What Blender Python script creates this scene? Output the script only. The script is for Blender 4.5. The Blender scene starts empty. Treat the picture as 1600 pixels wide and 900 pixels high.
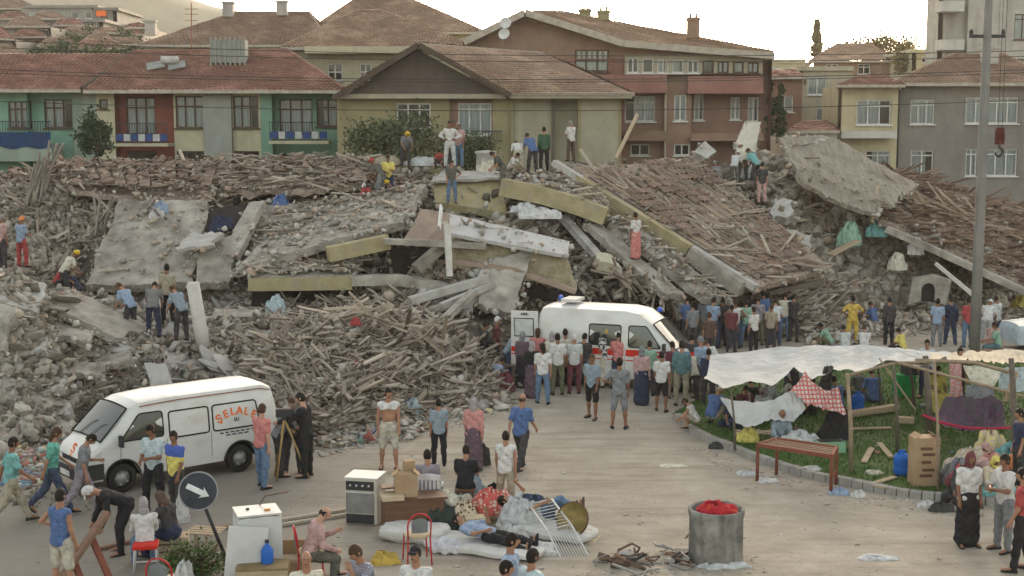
import bpy, math, random
import numpy as np
from mathutils import Vector, Matrix, Euler
random.seed(11); RNG = np.random.default_rng(11)
SC = bpy.context.scene
COL = SC.collection
# ------------------------------------------------------------ camera
FPX, HY, CAMZ = 2100.0, 205.0, 7.3
TH = math.atan((450-HY)/FPX)
cam_d = bpy.data.cameras.new('camera'); cam = bpy.data.objects.new('camera', cam_d); COL.objects.link(cam)
cam.location = (0, 0, CAMZ); cam.rotation_euler = (math.pi/2-TH, 0, 0)
cam_d.sensor_width = 36; cam_d.lens = 36*FPX/1600; cam_d.clip_end = 9000; cam_d.clip_start = .5
SC.camera = cam
# ------------------------------------------------------------ sky, sun, exposure
SUN_EL, SUN_AZ = math.radians(10), math.radians(9)      # azimuth to the right of straight ahead
w = bpy.data.worlds.new('World'); SC.world = w; w.use_nodes = True
nt = w.node_tree; bg = nt.nodes['Background']
sky = nt.nodes.new('ShaderNodeTexSky'); sky.sky_type = 'NISHITA'; sky.sun_disc = False
sky.sun_elevation = SUN_EL; sky.sun_rotation = SUN_AZ; sky.dust_density = 2.5; sky.air_density = 1.0; sky.ozone_density = 1.5
hs_ = nt.nodes.new('ShaderNodeHueSaturation'); hs_.inputs['Saturation'].default_value = .5; nt.links.new(sky.outputs[0], hs_.inputs['Color'])
wt_ = nt.nodes.new('ShaderNodeMixRGB'); wt_.blend_type = 'MULTIPLY'; wt_.inputs[0].default_value = 1; wt_.inputs[2].default_value = (1.10, 1.0, .865, 1); nt.links.new(hs_.outputs[0], wt_.inputs[1]); nt.links.new(wt_.outputs[0], bg.inputs[0]); bg.inputs[1].default_value = 0.15
sl = bpy.data.lights.new('sun', 'SUN'); sun = bpy.data.objects.new('sun', sl); COL.objects.link(sun)
sl.energy = 1.5; sl.angle = math.radians(10); sl.color = (1, .82, .62)
sun.rotation_euler = Vector((-math.sin(SUN_AZ)*math.cos(SUN_EL), -math.cos(SUN_AZ)*math.cos(SUN_EL), -math.sin(SUN_EL))).to_track_quat('-Z', 'Y').to_euler()
SC.view_settings.view_transform = 'Standard'; SC.view_settings.look = 'None'
SC.view_settings.exposure = 2.16; SC.view_settings.gamma = 1
SC.cycles.max_bounces = 5; SC.cycles.transparent_max_bounces = 8; SC.cycles.volume_bounces = 0
# ------------------------------------------------------------ pixel helpers (real-world points at a chosen distance)
def P(px, py, Y):
    dy = FPX*math.cos(TH)+(450-py)*math.sin(TH)
    t = Y/dy
    return Vector((t*(px-800), Y, CAMZ+t*((450-py)*math.cos(TH)-FPX*math.sin(TH))))
def G(px, py, z=0.0):
    dz = (450-py)*math.cos(TH)-FPX*math.sin(TH); t = (z-CAMZ)/dz
    return Vector((t*(px-800), t*(FPX*math.cos(TH)+(450-py)*math.sin(TH)), z))
# ------------------------------------------------------------ tagging
def tag(o, label=None, cat=None, group=None, kind=None):
    if label: o['label'] = label
    if cat: o['category'] = cat
    if group: o['group'] = group
    if kind: o['kind'] = kind
    return o
def empty(name, loc=(0, 0, 0), rz=0, label=None, cat=None, group=None):
    o = bpy.data.objects.new(name, None); COL.objects.link(o); o.location = loc; o.rotation_euler = (0, 0, rz)
    return tag(o, label, cat, group)
def inst(name, mesh, parent=None, mat4=None, mats=None):
    o = bpy.data.objects.new(name, mesh); COL.objects.link(o)
    if parent: o.parent = parent
    if mat4 is not None: o.matrix_local = mat4
    if mats:
        for i, m in enumerate(mats):
            if i < len(o.material_slots):
                o.material_slots[i].link = 'OBJECT'; o.material_slots[i].material = m
    return o
# ------------------------------------------------------------ mesh builder
class MB:
    def __init__(s): s.v = []; s.f = []; s.mi = []
    def add(s, vs, fs, mi=0):
        n = len(s.v); s.v += [tuple(p) for p in vs]; s.f += [tuple(i+n for i in f) for f in fs]; s.mi += [mi]*len(fs); return s
    def box(s, c, d, R=None, mi=0, top=1.0):
        c = Vector(c); pts = []
        for z in (-.5, .5):
            k = top if z > 0 else 1
            for x, y in ((-.5, -.5), (.5, -.5), (.5, .5), (-.5, .5)):
                p = Vector((x*d[0]*k, y*d[1]*k, z*d[2]))
                if R: p = R @ p
                pts.append(c+p)
        return s.hexa(pts, mi)
    def hexa(s, p, mi=0):
        return s.add(p, [(0, 3, 2, 1), (4, 5, 6, 7), (0, 1, 5, 4), (1, 2, 6, 5), (2, 3, 7, 6), (3, 0, 4, 7)], mi)
    def bar(s, a, b, w_, h_, mi=0):
        a = Vector(a); b = Vector(b); d = b-a; L = d.length
        q = d.to_track_quat('X', 'Z').to_matrix()
        return s.box((a+b)/2, (L, w_, h_), q, mi)
    def tube(s, pts, r, n=8, mi=0, cap=True, sq=(1, 1)):
        pts = [Vector(p) for p in pts]; rr = r if hasattr(r, '__len__') else [r]*len(pts)
        vs = []; up = None
        for i, p in enumerate(pts):
            d = (pts[min(i+1, len(pts)-1)]-pts[max(i-1, 0)])
            if d.length < 1e-6: d = Vector((0, 0, 1))
            d.normalize()
            if up is None: up = d.orthogonal().normalized()
            up = (up-d*up.dot(d)); up = up.normalized() if up.length > 1e-5 else d.orthogonal().normalized()
            si = d.cross(up)
            for k in range(n):
                a = 2*math.pi*k/n
                vs.append(p+up*math.cos(a)*rr[i]*sq[0]+si*math.sin(a)*rr[i]*sq[1])
        fs = [(i*n+k, i*n+(k+1) % n, (i+1)*n+(k+1) % n, (i+1)*n+k) for i in range(len(pts)-1) for k in range(n)]
        if cap: fs += [tuple(reversed(range(n))), tuple(range((len(pts)-1)*n, len(pts)*n))]
        return s.add(vs, fs, mi)
    def lathe(s, prof, n=16, c=(0, 0, 0), R=None, mi=0, cap=True):
        c = Vector(c); vs = []
        for r, z in prof:
            for k in range(n):
                a = 2*math.pi*k/n; p = Vector((r*math.cos(a), r*math.sin(a), z))
                vs.append(c+(R @ p if R else p))
        m = len(prof)
        fs = [(i*n+k, i*n+(k+1) % n, (i+1)*n+(k+1) % n, (i+1)*n+k) for i in range(m-1) for k in range(n)]
        if cap: fs += [tuple(reversed(range(n))), tuple(range((m-1)*n, m*n))]
        return s.add(vs, fs, mi)
    def ell(s, c, r, R=None, n=10, m=7, mi=0):
        prof = [(max(1e-3, math.sin(math.pi*i/m)), -math.cos(math.pi*i/m)) for i in range(m+1)]
        c = Vector(c); vs = []
        for q, z in prof:
            for k in range(n):
                a = 2*math.pi*k/n; p = Vector((q*math.cos(a)*r[0], q*math.sin(a)*r[1], z*r[2]))
                vs.append(c+(R @ p if R else p))
        fs = [(i*n+k, i*n+(k+1) % n, (i+1)*n+(k+1) % n, (i+1)*n+k) for i in range(m) for k in range(n)]
        return s.add(vs, fs, mi)
    def grid(s, fn, nu, nv, mi=0, flip=False):
        vs = [fn(i/nu, j/nv) for j in range(nv+1) for i in range(nu+1)]
        fs = []
        for j in range(nv):
            for i in range(nu):
                a = j*(nu+1)+i; q = (a, a+1, a+nu+2, a+nu+1); fs.append(q[::-1] if flip else q)
        return s.add(vs, fs, mi)
    def poly(s, pts, dvec, mi=0):                        # prism from a polygon
        n = len(pts); pts = [Vector(p) for p in pts]; d = Vector(dvec)
        return s.add(pts+[p+d for p in pts], [tuple(reversed(range(n))), tuple(range(n, 2*n))]+[(i, (i+1) % n, (i+1) % n+n, i+n) for i in range(n)], mi)
    def mesh(s, name, mats, smooth=False):
        me = bpy.data.meshes.new(name); me.from_pydata(s.v, [], s.f)
        for m in (mats if isinstance(mats, (list, tuple)) else [mats]): me.materials.append(m)
        if any(s.mi): me.polygons.foreach_set('material_index', s.mi)
        if smooth: me.polygons.foreach_set('use_smooth', [True]*len(s.f))
        me.update(); return me
    def build(s, name, mats, parent=None, smooth=False, **kw):
        o = inst(name, s.mesh(name, mats, smooth), parent)
        return tag(o, kw.get('label'), kw.get('cat'), kw.get('group'), kw.get('kind'))
def npmesh(name, v, f, mats, smooth=False, mi=None):
    v = np.asarray(v, dtype=np.float32); f = np.asarray(f, dtype=np.int32)
    me = bpy.data.meshes.new(name); me.vertices.add(len(v)); me.vertices.foreach_set('co', v.ravel())
    k = f.shape[1]; me.loops.add(f.size); me.polygons.add(len(f))
    me.polygons.foreach_set('loop_start', np.arange(0, f.size, k, dtype=np.int32))
    me.polygons.foreach_set('loop_total', np.full(len(f), k, dtype=np.int32))
    me.loops.foreach_set('vertex_index', f.ravel())
    if mi is not None: me.polygons.foreach_set('material_index', np.asarray(mi, dtype=np.int32))
    if smooth: me.polygons.foreach_set('use_smooth', np.ones(len(f), dtype=bool))
    for m in (mats if isinstance(mats, (list, tuple)) else [mats]): me.materials.append(m)
    me.update(calc_edges=True); me.validate(); return me
# ------------------------------------------------------------ materials
_mc = {}
def M(name, cols, rough=.85, scale=4, bump=.3, bscale=30, metal=0, rnd=False, stretch=None, spec=.1, extra=None, bdist=.02):
    """procedural material: colours spread by noise (or by piece when rnd), plus fine relief"""
    if name in _mc: return _mc[name]
    m = bpy.data.materials.new(name); m.use_nodes = True; n = m.node_tree.nodes; l = m.node_tree.links
    b = n['Principled BSDF']; b.inputs['Roughness'].default_value = rough; b.inputs['Metallic'].default_value = metal
    b.inputs['Specular IOR Level'].default_value = spec
    tc = n.new('ShaderNodeTexCoord'); src = tc.outputs['Object']
    if stretch:
        mp = n.new('ShaderNodeMapping'); mp.inputs['Scale'].default_value = stretch; l.new(src, mp.inputs[0]); src = mp.outputs[0]
    nz = n.new('ShaderNodeTexNoise'); nz.inputs['Scale'].default_value = scale; nz.inputs['Detail'].default_value = 5; nz.inputs['Roughness'].default_value = .65
    l.new(src, nz.inputs['Vector'])
    if isinstance(cols[0], (int, float)): cols = [tuple(c*.78 for c in cols), tuple(min(.9, c*1.18) for c in cols)]
    rp = n.new('ShaderNodeValToRGB'); e = rp.color_ramp.elements
    lo, hi = (.0, 1.) if rnd else (.32, .68)
    while len(e) < len(cols): e.new(.5)
    for i, c in enumerate(cols): e[i].position = lo+(hi-lo)*i/(len(cols)-1); e[i].color = (*c[:3], 1)
    if rnd:
        g = n.new('ShaderNodeNewGeometry'); oi = n.new('ShaderNodeObjectInfo')
        a = n.new('ShaderNodeMath'); a.operation = 'ADD'; l.new(g.outputs['Random Per Island'], a.inputs[0]); l.new(oi.outputs['Random'], a.inputs[1])
        f = n.new('ShaderNodeMath'); f.operation = 'FRACT'; l.new(a.outputs[0], f.inputs[0]); l.new(f.outputs[0], rp.inputs[0])
        mx = n.new('ShaderNodeMixRGB'); mx.blend_type = 'MULTIPLY'; mx.inputs[0].default_value = 1
        r2 = n.new('ShaderNodeValToRGB'); r2.color_ramp.elements[0].position = .3; r2.color_ramp.elements[1].position = .7
        r2.color_ramp.elements[0].color = (.68, .66, .63, 1); r2.color_ramp.elements[1].color = (1.1, 1.1, 1.08, 1)
        l.new(nz.outputs[0], r2.inputs[0]); l.new(rp.outputs[0], mx.inputs[1]); l.new(r2.outputs[0], mx.inputs[2]); out = mx.outputs[0]
    else:
        l.new(nz.outputs[0], rp.inputs[0]); out = rp.outputs[0]
    if extra: out = extra(n, l, out, src, tc)
    l.new(out, b.inputs['Base Color'])
    if bump:
        n2 = n.new('ShaderNodeTexNoise'); n2.inputs['Scale'].default_value = bscale; n2.inputs['Detail'].default_value = 4; l.new(src, n2.inputs['Vector'])
        bp = n.new('ShaderNodeBump'); bp.inputs['Strength'].default_value = bump; bp.inputs['Distance'].default_value = bdist
        l.new(n2.outputs[0], bp.inputs['Height']); l.new(bp.outputs[0], b.inputs['Normal'])
    _mc[name] = m; return m
def streaks(col, sc=(6, 6, .5), lo=.5, hi=.72, fac=.7):
    def ex(n, l, out, src, tc):
        mp = n.new('ShaderNodeMapping'); mp.inputs['Scale'].default_value = sc; l.new(tc.outputs['Object'], mp.inputs[0])
        z = n.new('ShaderNodeTexNoise'); z.inputs['Scale'].default_value = 1; z.inputs['Detail'].default_value = 5; l.new(mp.outputs[0], z.inputs['Vector'])
        r = n.new('ShaderNodeMapRange'); r.inputs[1].default_value = lo; r.inputs[2].default_value = hi; r.inputs[4].default_value = fac; l.new(z.outputs[0], r.inputs[0])
        mx = n.new('ShaderNodeMixRGB'); l.new(r.outputs[0], mx.inputs[0]); l.new(out, mx.inputs[1]); mx.inputs[2].default_value = (*col, 1); return mx.outputs[0]
    return ex
def Mt(key, c, **k): return M(key, c, **k)
m_conc = M('concrete_grey', [(.19, .172, .145), (.3, .277, .237), (.4, .372, .32)], scale=1.6, bump=.6, bscale=14, bdist=.05, extra=streaks((.12, .105, .085), (.9, .9, .9)))
m_conc_l = M('concrete_pale', [(.30, .29, .265), (.42, .41, .38)], scale=2, bump=.4, bscale=18, extra=streaks((.2, .18, .15), (1.5, 1.5, 1.5)))
m_yel = M('plaster_ochre', [(.25, .215, .12), (.36, .31, .185)], scale=2.5, bump=.3, extra=streaks((.25, .23, .18), (2, 2, 2), .52, .66))
m_dust = M('dusty_soil_gap_shade', [(.05, .043, .035), (.11, .095, .077), (.2, .175, .145)], scale=1.8, bump=1, bscale=9, bdist=.15)  # soil tone darkened so gaps between the pieces read as shade
m_chunk = M('broken_concrete', [(.09, .08, .065), (.18, .163, .135), (.27, .25, .215), (.42, .395, .345), (.2, .17, .13), (.34, .318, .275)], rnd=True, scale=4, bump=.5, bscale=20)
m_chunkw = M('broken_plaster', [(.42, .41, .38), (.3, .29, .26), (.5, .48, .44), (.36, .27, .21), (.42, .38, .3)], rnd=True, scale=4, bump=.4)
m_wood = M('broken_timber', [(.10, .08, .064), (.25, .21, .17), (.34, .285, .23), (.52, .46, .385), (.17, .145, .12), (.43, .375, .31), (.3, .265, .22)], rnd=True, scale=5, bump=.4, stretch=(1, 8, 8))
m_woodr = M('reddish_roof_timber', [(.085, .055, .042), (.15, .095, .07), (.21, .135, .1), (.27, .2, .15), (.11, .085, .065)], rnd=True, scale=5, bump=.4)
m_tile = M('clay_tile_fragments', [(.14, .10, .08), (.2, .145, .115), (.27, .2, .16), (.18, .15, .125), (.24, .155, .115)], rnd=True, scale=6, bump=.3)
m_steel = M('rusty_bar', [(.09, .06, .045), (.16, .11, .08)], rough=.7, scale=9, bump=.2)
m_junk = M('household_scraps', [(.5, .48, .44), (.32, .1, .08), (.12, .22, .33), (.52, .5, .46), (.2, .33, .27), (.55, .42, .25), (.1, .1, .1), (.4, .3, .3)], rnd=True, scale=5, bump=.3)
m_plank = M('pale_plank', [(.3, .23, .15), (.42, .34, .24)], scale=3, stretch=(1, 9, 9), bump=.25)
m_dark = M('dark_shade_paint', (.03, .027, .024), bump=0)  # shade of openings put into the colour; placeholder on people meshes
# ------------------------------------------------------------ ground
def ground_extra(n, l, out, src, tc):
    # wheel tracks, darker damp asphalt on the left, pale dust patches
    sp = n.new('ShaderNodeSeparateXYZ'); l.new(tc.outputs['Object'], sp.inputs[0])
    r = n.new('ShaderNodeMapRange'); r.inputs[1].default_value = -5.5; r.inputs[2].default_value = -2.5; r.inputs[3].default_value = .8; r.inputs[4].default_value = 0
    z = n.new('ShaderNodeTexNoise'); z.inputs['Scale'].default_value = .5; z.inputs['Detail'].default_value = 4; l.new(tc.outputs['Object'], z.inputs['Vector'])
    a = n.new('ShaderNodeMath'); a.operation = 'MULTIPLY_ADD'; a.inputs[1].default_value = 4; l.new(z.outputs[0], a.inputs[0]); l.new(sp.outputs[0], a.inputs[2])
    a2 = n.new('ShaderNodeMath'); a2.operation = 'SUBTRACT'; a2.inputs[1].default_value = 2; l.new(a.outputs[0], a2.inputs[0]); l.new(a2.outputs[0], r.inputs[0])
    mx = n.new('ShaderNodeMixRGB'); l.new(r.outputs[0], mx.inputs[0]); l.new(out, mx.inputs[1]); mx.inputs[2].default_value = (.18, .168, .145, 1)
    mp = n.new('ShaderNodeMapping'); mp.inputs['Scale'].default_value = (.35, 1.6, 1); mp.inputs['Rotation'].default_value = (0, 0, .2); l.new(tc.outputs['Object'], mp.inputs[0])
    z2 = n.new('ShaderNodeTexNoise'); z2.inputs['Scale'].default_value = 1.3; z2.inputs['Detail'].default_value = 7; z2.inputs['Roughness'].default_value = .7; l.new(mp.outputs[0], z2.inputs['Vector'])
    r2 = n.new('ShaderNodeMapRange'); r2.inputs[1].default_value = .5; r2.inputs[2].default_value = .68; r2.inputs[4].default_value = .55; l.new(z2.outputs[0], r2.inputs[0])
    m2 = n.new('ShaderNodeMixRGB'); l.new(r2.outputs[0], m2.inputs[0]); l.new(mx.outputs[0], m2.inputs[1]); m2.inputs[2].default_value = (.175, .15, .12, 1)
    # worn wheel tracks and small dark stains
    mp3 = n.new('ShaderNodeMapping'); mp3.inputs['Scale'].default_value = (.12, 2.2, 1); mp3.inputs['Rotation'].default_value = (0, 0, -.42); l.new(tc.outputs['Object'], mp3.inputs[0])
    z3 = n.new('ShaderNodeTexNoise'); z3.inputs['Scale'].default_value = 1; z3.inputs['Detail'].default_value = 3; z3.inputs['Distortion'].default_value = .4; l.new(mp3.outputs[0], z3.inputs['Vector'])
    r3 = n.new('ShaderNodeMapRange'); r3.inputs[1].default_value = .55; r3.inputs[2].default_value = .66; r3.inputs[4].default_value = .45; l.new(z3.outputs[0], r3.inputs[0])
    m3 = n.new('ShaderNodeMixRGB'); l.new(r3.outputs[0], m3.inputs[0]); l.new(m2.outputs[0], m3.inputs[1]); m3.inputs[2].default_value = (.2, .172, .135, 1)
    z4 = n.new('ShaderNodeTexNoise'); z4.inputs['Scale'].default_value = 5; z4.inputs['Detail'].default_value = 8; z4.inputs['Roughness'].default_value = .8; l.new(tc.outputs['Object'], z4.inputs['Vector'])
    r4 = n.new('ShaderNodeMapRange'); r4.inputs[1].default_value = .56; r4.inputs[2].default_value = .66; r4.inputs[4].default_value = .5; l.new(z4.outputs[0], r4.inputs[0])
    m4 = n.new('ShaderNodeMixRGB'); l.new(r4.outputs[0], m4.inputs[0]); l.new(m3.outputs[0], m4.inputs[1]); m4.inputs[2].default_value = (.16, .14, .11, 1)
    return m4.outputs[0]
m_ground = M('dusty_ground', [(.25, .222, .175), (.31, .275, .22), (.36, .325, .265)], scale=.9, bump=.5, bscale=7, bdist=.04, extra=ground_extra, rough=.95)
def gfn(u, v):
    x = -60+120*u; y = 12+68*v; z = .025*math.sin(x*.9+1.3*math.sin(y*.5))*math.sin(y*.7)-.01 if False else 0
    return (x, y, z)
g = MB()
g.add([(-1300, -150, 0), (1300, -150, 0), (1300, 1300, 0), (-1300, 1300, 0)], [(0, 1, 2, 3)])
g.build('ground', m_ground, kind='structure')
# far ridge and the hill the left-hand quarter climbs
hill = MB()
def ridge(u, v):
    x = -680+760*u; y = 600+200*v
    px_ = 800+x/700*2100
    top = 80 if px_ < 200 else max(0, 80-(px_-200)*.075) if px_ < 460 else max(0, 60-(px_-460)*.3)
    return (x, y, max(-5, (top*(1+.07*math.sin(x*.027)+.03*math.sin(x*.09)))*math.sin(math.pi*min(1, .15+v*.6))) if v > .02 else -5)
hill.grid(ridge, 80, 8)
hill.build('hills', M('hazy_hill', [(.13, .13, .09), (.19, .18, .13)], scale=.02, bump=0), kind='structure', smooth=True)
def slope_z(x, y):
    t = max(0, min(1, (y-100)/90)); s = max(0, min(1, (-x-28)/25))
    return 15*t*s
hs = MB(); hs.grid(lambda u, v: (-140+125*u, 95+200*v, slope_z(-140+125*u, 95+200*v)-.3), 30, 30)
hs.build('hillside', M('scrub_earth', [(.1, .1, .06), (.2, .17, .12)], scale=.3, bump=.4), kind='structure', smooth=True)
# ------------------------------------------------------------ rubble mound height field from surveyed columns
COLS = {
 -150: [(760, 27.6), (700, 29.5), (600, 32.5), (520, 34), (420, 36), (430, 42), (330, 50), (255, 54)],
 0: [(735, 28.9), (690, 30.5), (600, 32.5), (520, 34), (432, 36), (440, 42), (400, 46), (330, 50), (255, 54)],
 100: [(700, 31), (650, 32.5), (600, 34), (520, 36), (470, 37.5), (445, 43), (400, 46), (320, 50), (258, 54)],
 200: [(640, 35.2), (600, 35.6), (560, 36.6), (532, 37.5), (510, 39.5), (455, 44.5), (390, 47.5), (305, 51), (255, 54)],
 300: [(640, 35.2), (600, 35.8), (560, 36.8), (535, 38), (500, 40), (455, 44.5), (390, 47.5), (305, 51), (252, 54)],
 400: [(680, 32.3), (620, 34), (560, 37), (500, 40.5), (470, 43), (440, 45.5), (400, 47.5), (345, 50), (300, 52), (250, 54)],
 550: [(690, 31.6), (640, 32.6), (560, 34.6), (500, 36.6), (478, 38), (460, 43), (410, 47), (345, 50), (300, 52), (245, 54)],
 650: [(655, 34), (600, 35.5), (540, 37.5), (492, 39.5), (455, 43), (410, 46), (350, 49), (290, 51), (262, 53)],
 780: [(625, 36.5), (580, 38.3), (535, 40), (505, 42), (455, 44.8), (410, 46.5), (345, 49), (300, 51), (265, 53)],
 900: [(560, 43.2), (500, 45), (450, 46.6), (400, 48), (345, 50), (300, 51.5), (252, 53.5)],
 1050: [(530, 47), (485, 48), (440, 49), (360, 51), (305, 52.5), (254, 55)],
 1200: [(535, 46.5), (482, 48.4), (445, 50), (385, 52), (325, 54.5), (272, 56.5), (232, 58.5)],
 1300: [(515, 49.5), (462, 51.6), (400, 54), (345, 56), (285, 58.5), (250, 60.5)],
 1450: [(490, 53.8), (445, 55), (395, 57), (345, 59), (305, 60.8), (275, 62.5)],
 1600: [(475, 56.8), (435, 58.6), (385, 61), (335, 63)],
 1760: [(470, 57.8), (430, 59.4), (380, 61.5), (335, 64)],
}
pts = []
for px, L in COLS.items():
    Y0 = L[0][1]; p = P(px, L[0][0], Y0); pts.append((p.x*(Y0-2)/Y0, Y0-2, -.7)); pts.append((p.x*(Y0-6)/Y0, Y0-6, -1.2))
    for i, (py, Y) in enumerate(L):
        p = P(px, py, Y); pts.append((p.x, Y, max(.0, p.z-.25)))
    Yl = L[-1][1]; zt = pts[-1][2]; x = pts[-1][0]
    pts += [(x, Yl+4, zt*.75), (x, Yl+8, zt*.3), (x, Yl+12, -.6)]
pts = np.array(pts); A = np.linalg.norm(pts[:, None, :2]-pts[None, :, :2], axis=2)
wts = np.linalg.solve(A+np.eye(len(pts))*.15, pts[:, 2])
HX0, HY0, HS = -48., 22., .25
gx = np.arange(HX0, 40, HS); gy = np.arange(HY0, 80, HS)
XX, YY = np.meshgrid(gx, gy); HZ = np.zeros_like(XX)
for i in range(len(pts)): HZ += wts[i]*np.hypot(XX-pts[i, 0], YY-pts[i, 1])
def vnoise(x, y, seed):
    r = np.random.default_rng(seed); T = r.random((64, 64))
    xi = np.floor(x).astype(int); yi = np.floor(y).astype(int); fx = x-xi; fy = y-yi; fx = fx*fx*(3-2*fx); fy = fy*fy*(3-2*fy)
    a = T[yi % 64, xi % 64]; b = T[yi % 64, (xi+1) % 64]; c = T[(yi+1) % 64, xi % 64]; d = T[(yi+1) % 64, (xi+1) % 64]
    return (a*(1-fx)+b*fx)*(1-fy)+(c*(1-fx)+d*fx)*fy-.5
amp = np.clip(HZ*.8, 0, 1)
HZ = HZ+amp*(vnoise(XX*.45+9, YY*.45, 1)*1.1+vnoise(XX*1.1, YY*1.1, 2)*.5+vnoise(XX*2.3, YY*2.3, 3)*.25)
def H(x, y):
    fx = (np.asarray(x)-HX0)/HS; fy = (np.asarray(y)-HY0)/HS
    i = np.clip(np.floor(fx).astype(int), 0, len(gx)-2); j = np.clip(np.floor(fy).astype(int), 0, len(gy)-2); fx = np.clip(fx-i, 0, 1); fy = np.clip(fy-j, 0, 1)
    return (HZ[j, i]*(1-fx)+HZ[j, i+1]*fx)*(1-fy)+(HZ[j+1, i]*(1-fx)+HZ[j+1, i+1]*fx)*fy
ny, nx = XX.shape; idx = np.arange(nx*ny).reshape(ny, nx)
F = np.stack([idx[:-1, :-1], idx[:-1, 1:], idx[1:, 1:], idx[1:, :-1]], -1).reshape(-1, 4)
keep = (HZ.ravel()[F] > -.25).any(1)
mound = inst('rubble_mound', npmesh('rubble_mound', np.stack([XX, YY, HZ], -1).reshape(-1, 3), F[keep], m_dust)); tag(mound, kind='structure')
def rayhit(px, py):
    """where the sight line of each pixel meets the mound (or the ground)"""
    px = np.asarray(px, float); py = np.asarray(py, float)
    dy = FPX*math.cos(TH)+(450-py)*math.sin(TH); ax = (px-800)/dy; az = ((450-py)*math.cos(TH)-FPX*math.sin(TH))/dy
    Y = np.full(px.shape, 24.); done = np.zeros(px.shape, bool)
    for y in np.arange(24, 70, .12):
        z = CAMZ+az*y; h = np.maximum(H(ax*y, y), 0)
        hit = (~done) & (z <= h); Y[hit] = y; done |= hit
    return np.stack([ax*Y, Y, CAMZ+az*Y], -1), done
# ------------------------------------------------------------ pools of shared debris shapes (unit size)
import bmesh
def hull(npts, sx=1, sy=1, sz=1, seed=0):
    r = random.Random(seed); bm = bmesh.new()
    for _ in range(npts):
        p = [r.uniform(-1, 1) for _ in range(3)]; m = max(abs(c) for c in p); p = [c/m*r.uniform(.75, 1) for c in p]
        bm.verts.new((p[0]*.5*sx, p[1]*.5*sy, p[2]*.5*sz))
    bmesh.ops.convex_hull(bm, input=bm.verts); bmesh.ops.delete(bm, geom=[v for v in bm.verts if not v.link_faces], context='VERTS')
    bm.verts.ensure_lookup_table(); bm.verts.index_update()
    v = np.array([x.co[:] for x in bm.verts]); f = np.array([[q.index for q in x.verts] for x in bm.faces]); bm.free(); return v, f
def stick(seed, prong=.08):
    r = random.Random(seed); v = []
    for x in (-.5, .5):
        for y, z in ((-.5, -.5), (.5, -.5), (.5, .5), (-.5, .5)):
            v.append((x+r.uniform(-prong, prong), y*r.uniform(.8, 1), z*r.uniform(.8, 1)))
    q = [(0, 1, 2, 3), (7, 6, 5, 4), (4, 5, 1, 0), (5, 6, 2, 1), (6, 7, 3, 2), (7, 4, 0, 3)]
    f = []
    for a, b, c, d in q: f += [(a, c, b), (a, d, c)]
    return np.array(v), np.array(f)
def ctile():
    v = []; f = []
    for x in (-.5, .5):
        for k in range(5):
            a = math.pi*k/4; v.append((x, -.5*math.cos(a), .5*math.sin(a)-.2))
    for k in range(4): f += [(k, k+5, k+6), (k, k+6, k+1)]
    return np.array(v), np.array(f)
POOL = {'chunk': [hull(11, seed=s) for s in range(12)], 'slabbit': [hull(10, seed=40+s) for s in range(8)], 'stick': [stick(s) for s in range(8)], 'tile': [ctile()], 'scrap': [hull(8, seed=80+s) for s in range(6)]}
_pm = {}
def pool_mesh(kind, k, mat):
    key = (kind, k, mat.name)
    if key not in _pm: _pm[key] = npmesh(kind, *POOL[kind][k], mat)
    return _pm[key]
def rotm(yaw, pitch, roll):
    cy, sy, cp, sp, cr, sr = np.cos(yaw), np.sin(yaw), np.cos(pitch), np.sin(pitch), np.cos(roll), np.sin(roll)
    R = np.empty((len(yaw), 3, 3))
    R[:, 0] = np.stack([cy*cp, cy*sp*sr-sy*cr, cy*sp*cr+sy*sr], -1)
    R[:, 1] = np.stack([sy*cp, sy*sp*sr+cy*cr, sy*sp*cr-cy*sr], -1)
    R[:, 2] = np.stack([-sp, cp*sr, cp*cr], -1); return R
def batch(name, kind, pos, size, R, mat, which):
    V = []; Fc = []; off = 0
    for k in range(len(POOL[kind])):
        s = which == k
        if not s.any(): continue
        v, f = POOL[kind][k]; p = np.einsum('nij,nvj->nvi', R[s], v[None]*size[s][:, None, :])+pos[s][:, None, :]
        n = s.sum(); V.append(p.reshape(-1, 3)); Fc.append((f[None]+(np.arange(n)*len(v))[:, None, None]+off).reshape(-1, 3)); off += n*len(v)
    return inst(name, npmesh(name, np.concatenate(V), np.concatenate(Fc), mat))
def inpoly(px, py, poly):
    c = np.zeros(px.shape, bool); n = len(poly)
    for i in range(n):
        x1, y1 = poly[i]; x2, y2 = poly[(i+1) % n]
        t = ((y1 > py) != (y2 > py)) & (px < (x2-x1)*(py-y1)/((y2-y1) if y2 != y1 else 1e-9)+x1); c ^= t
    return c
def sample_poly(poly, n):
    a = np.array(poly); lo = a.min(0); hi = a.max(0); out = np.zeros((0, 2))
    while len(out) < n:
        q = RNG.uniform(lo, hi, (n*3, 2)); out = np.vstack([out, q[inpoly(q[:, 0], q[:, 1], poly)]])
    return out[:n]
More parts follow.
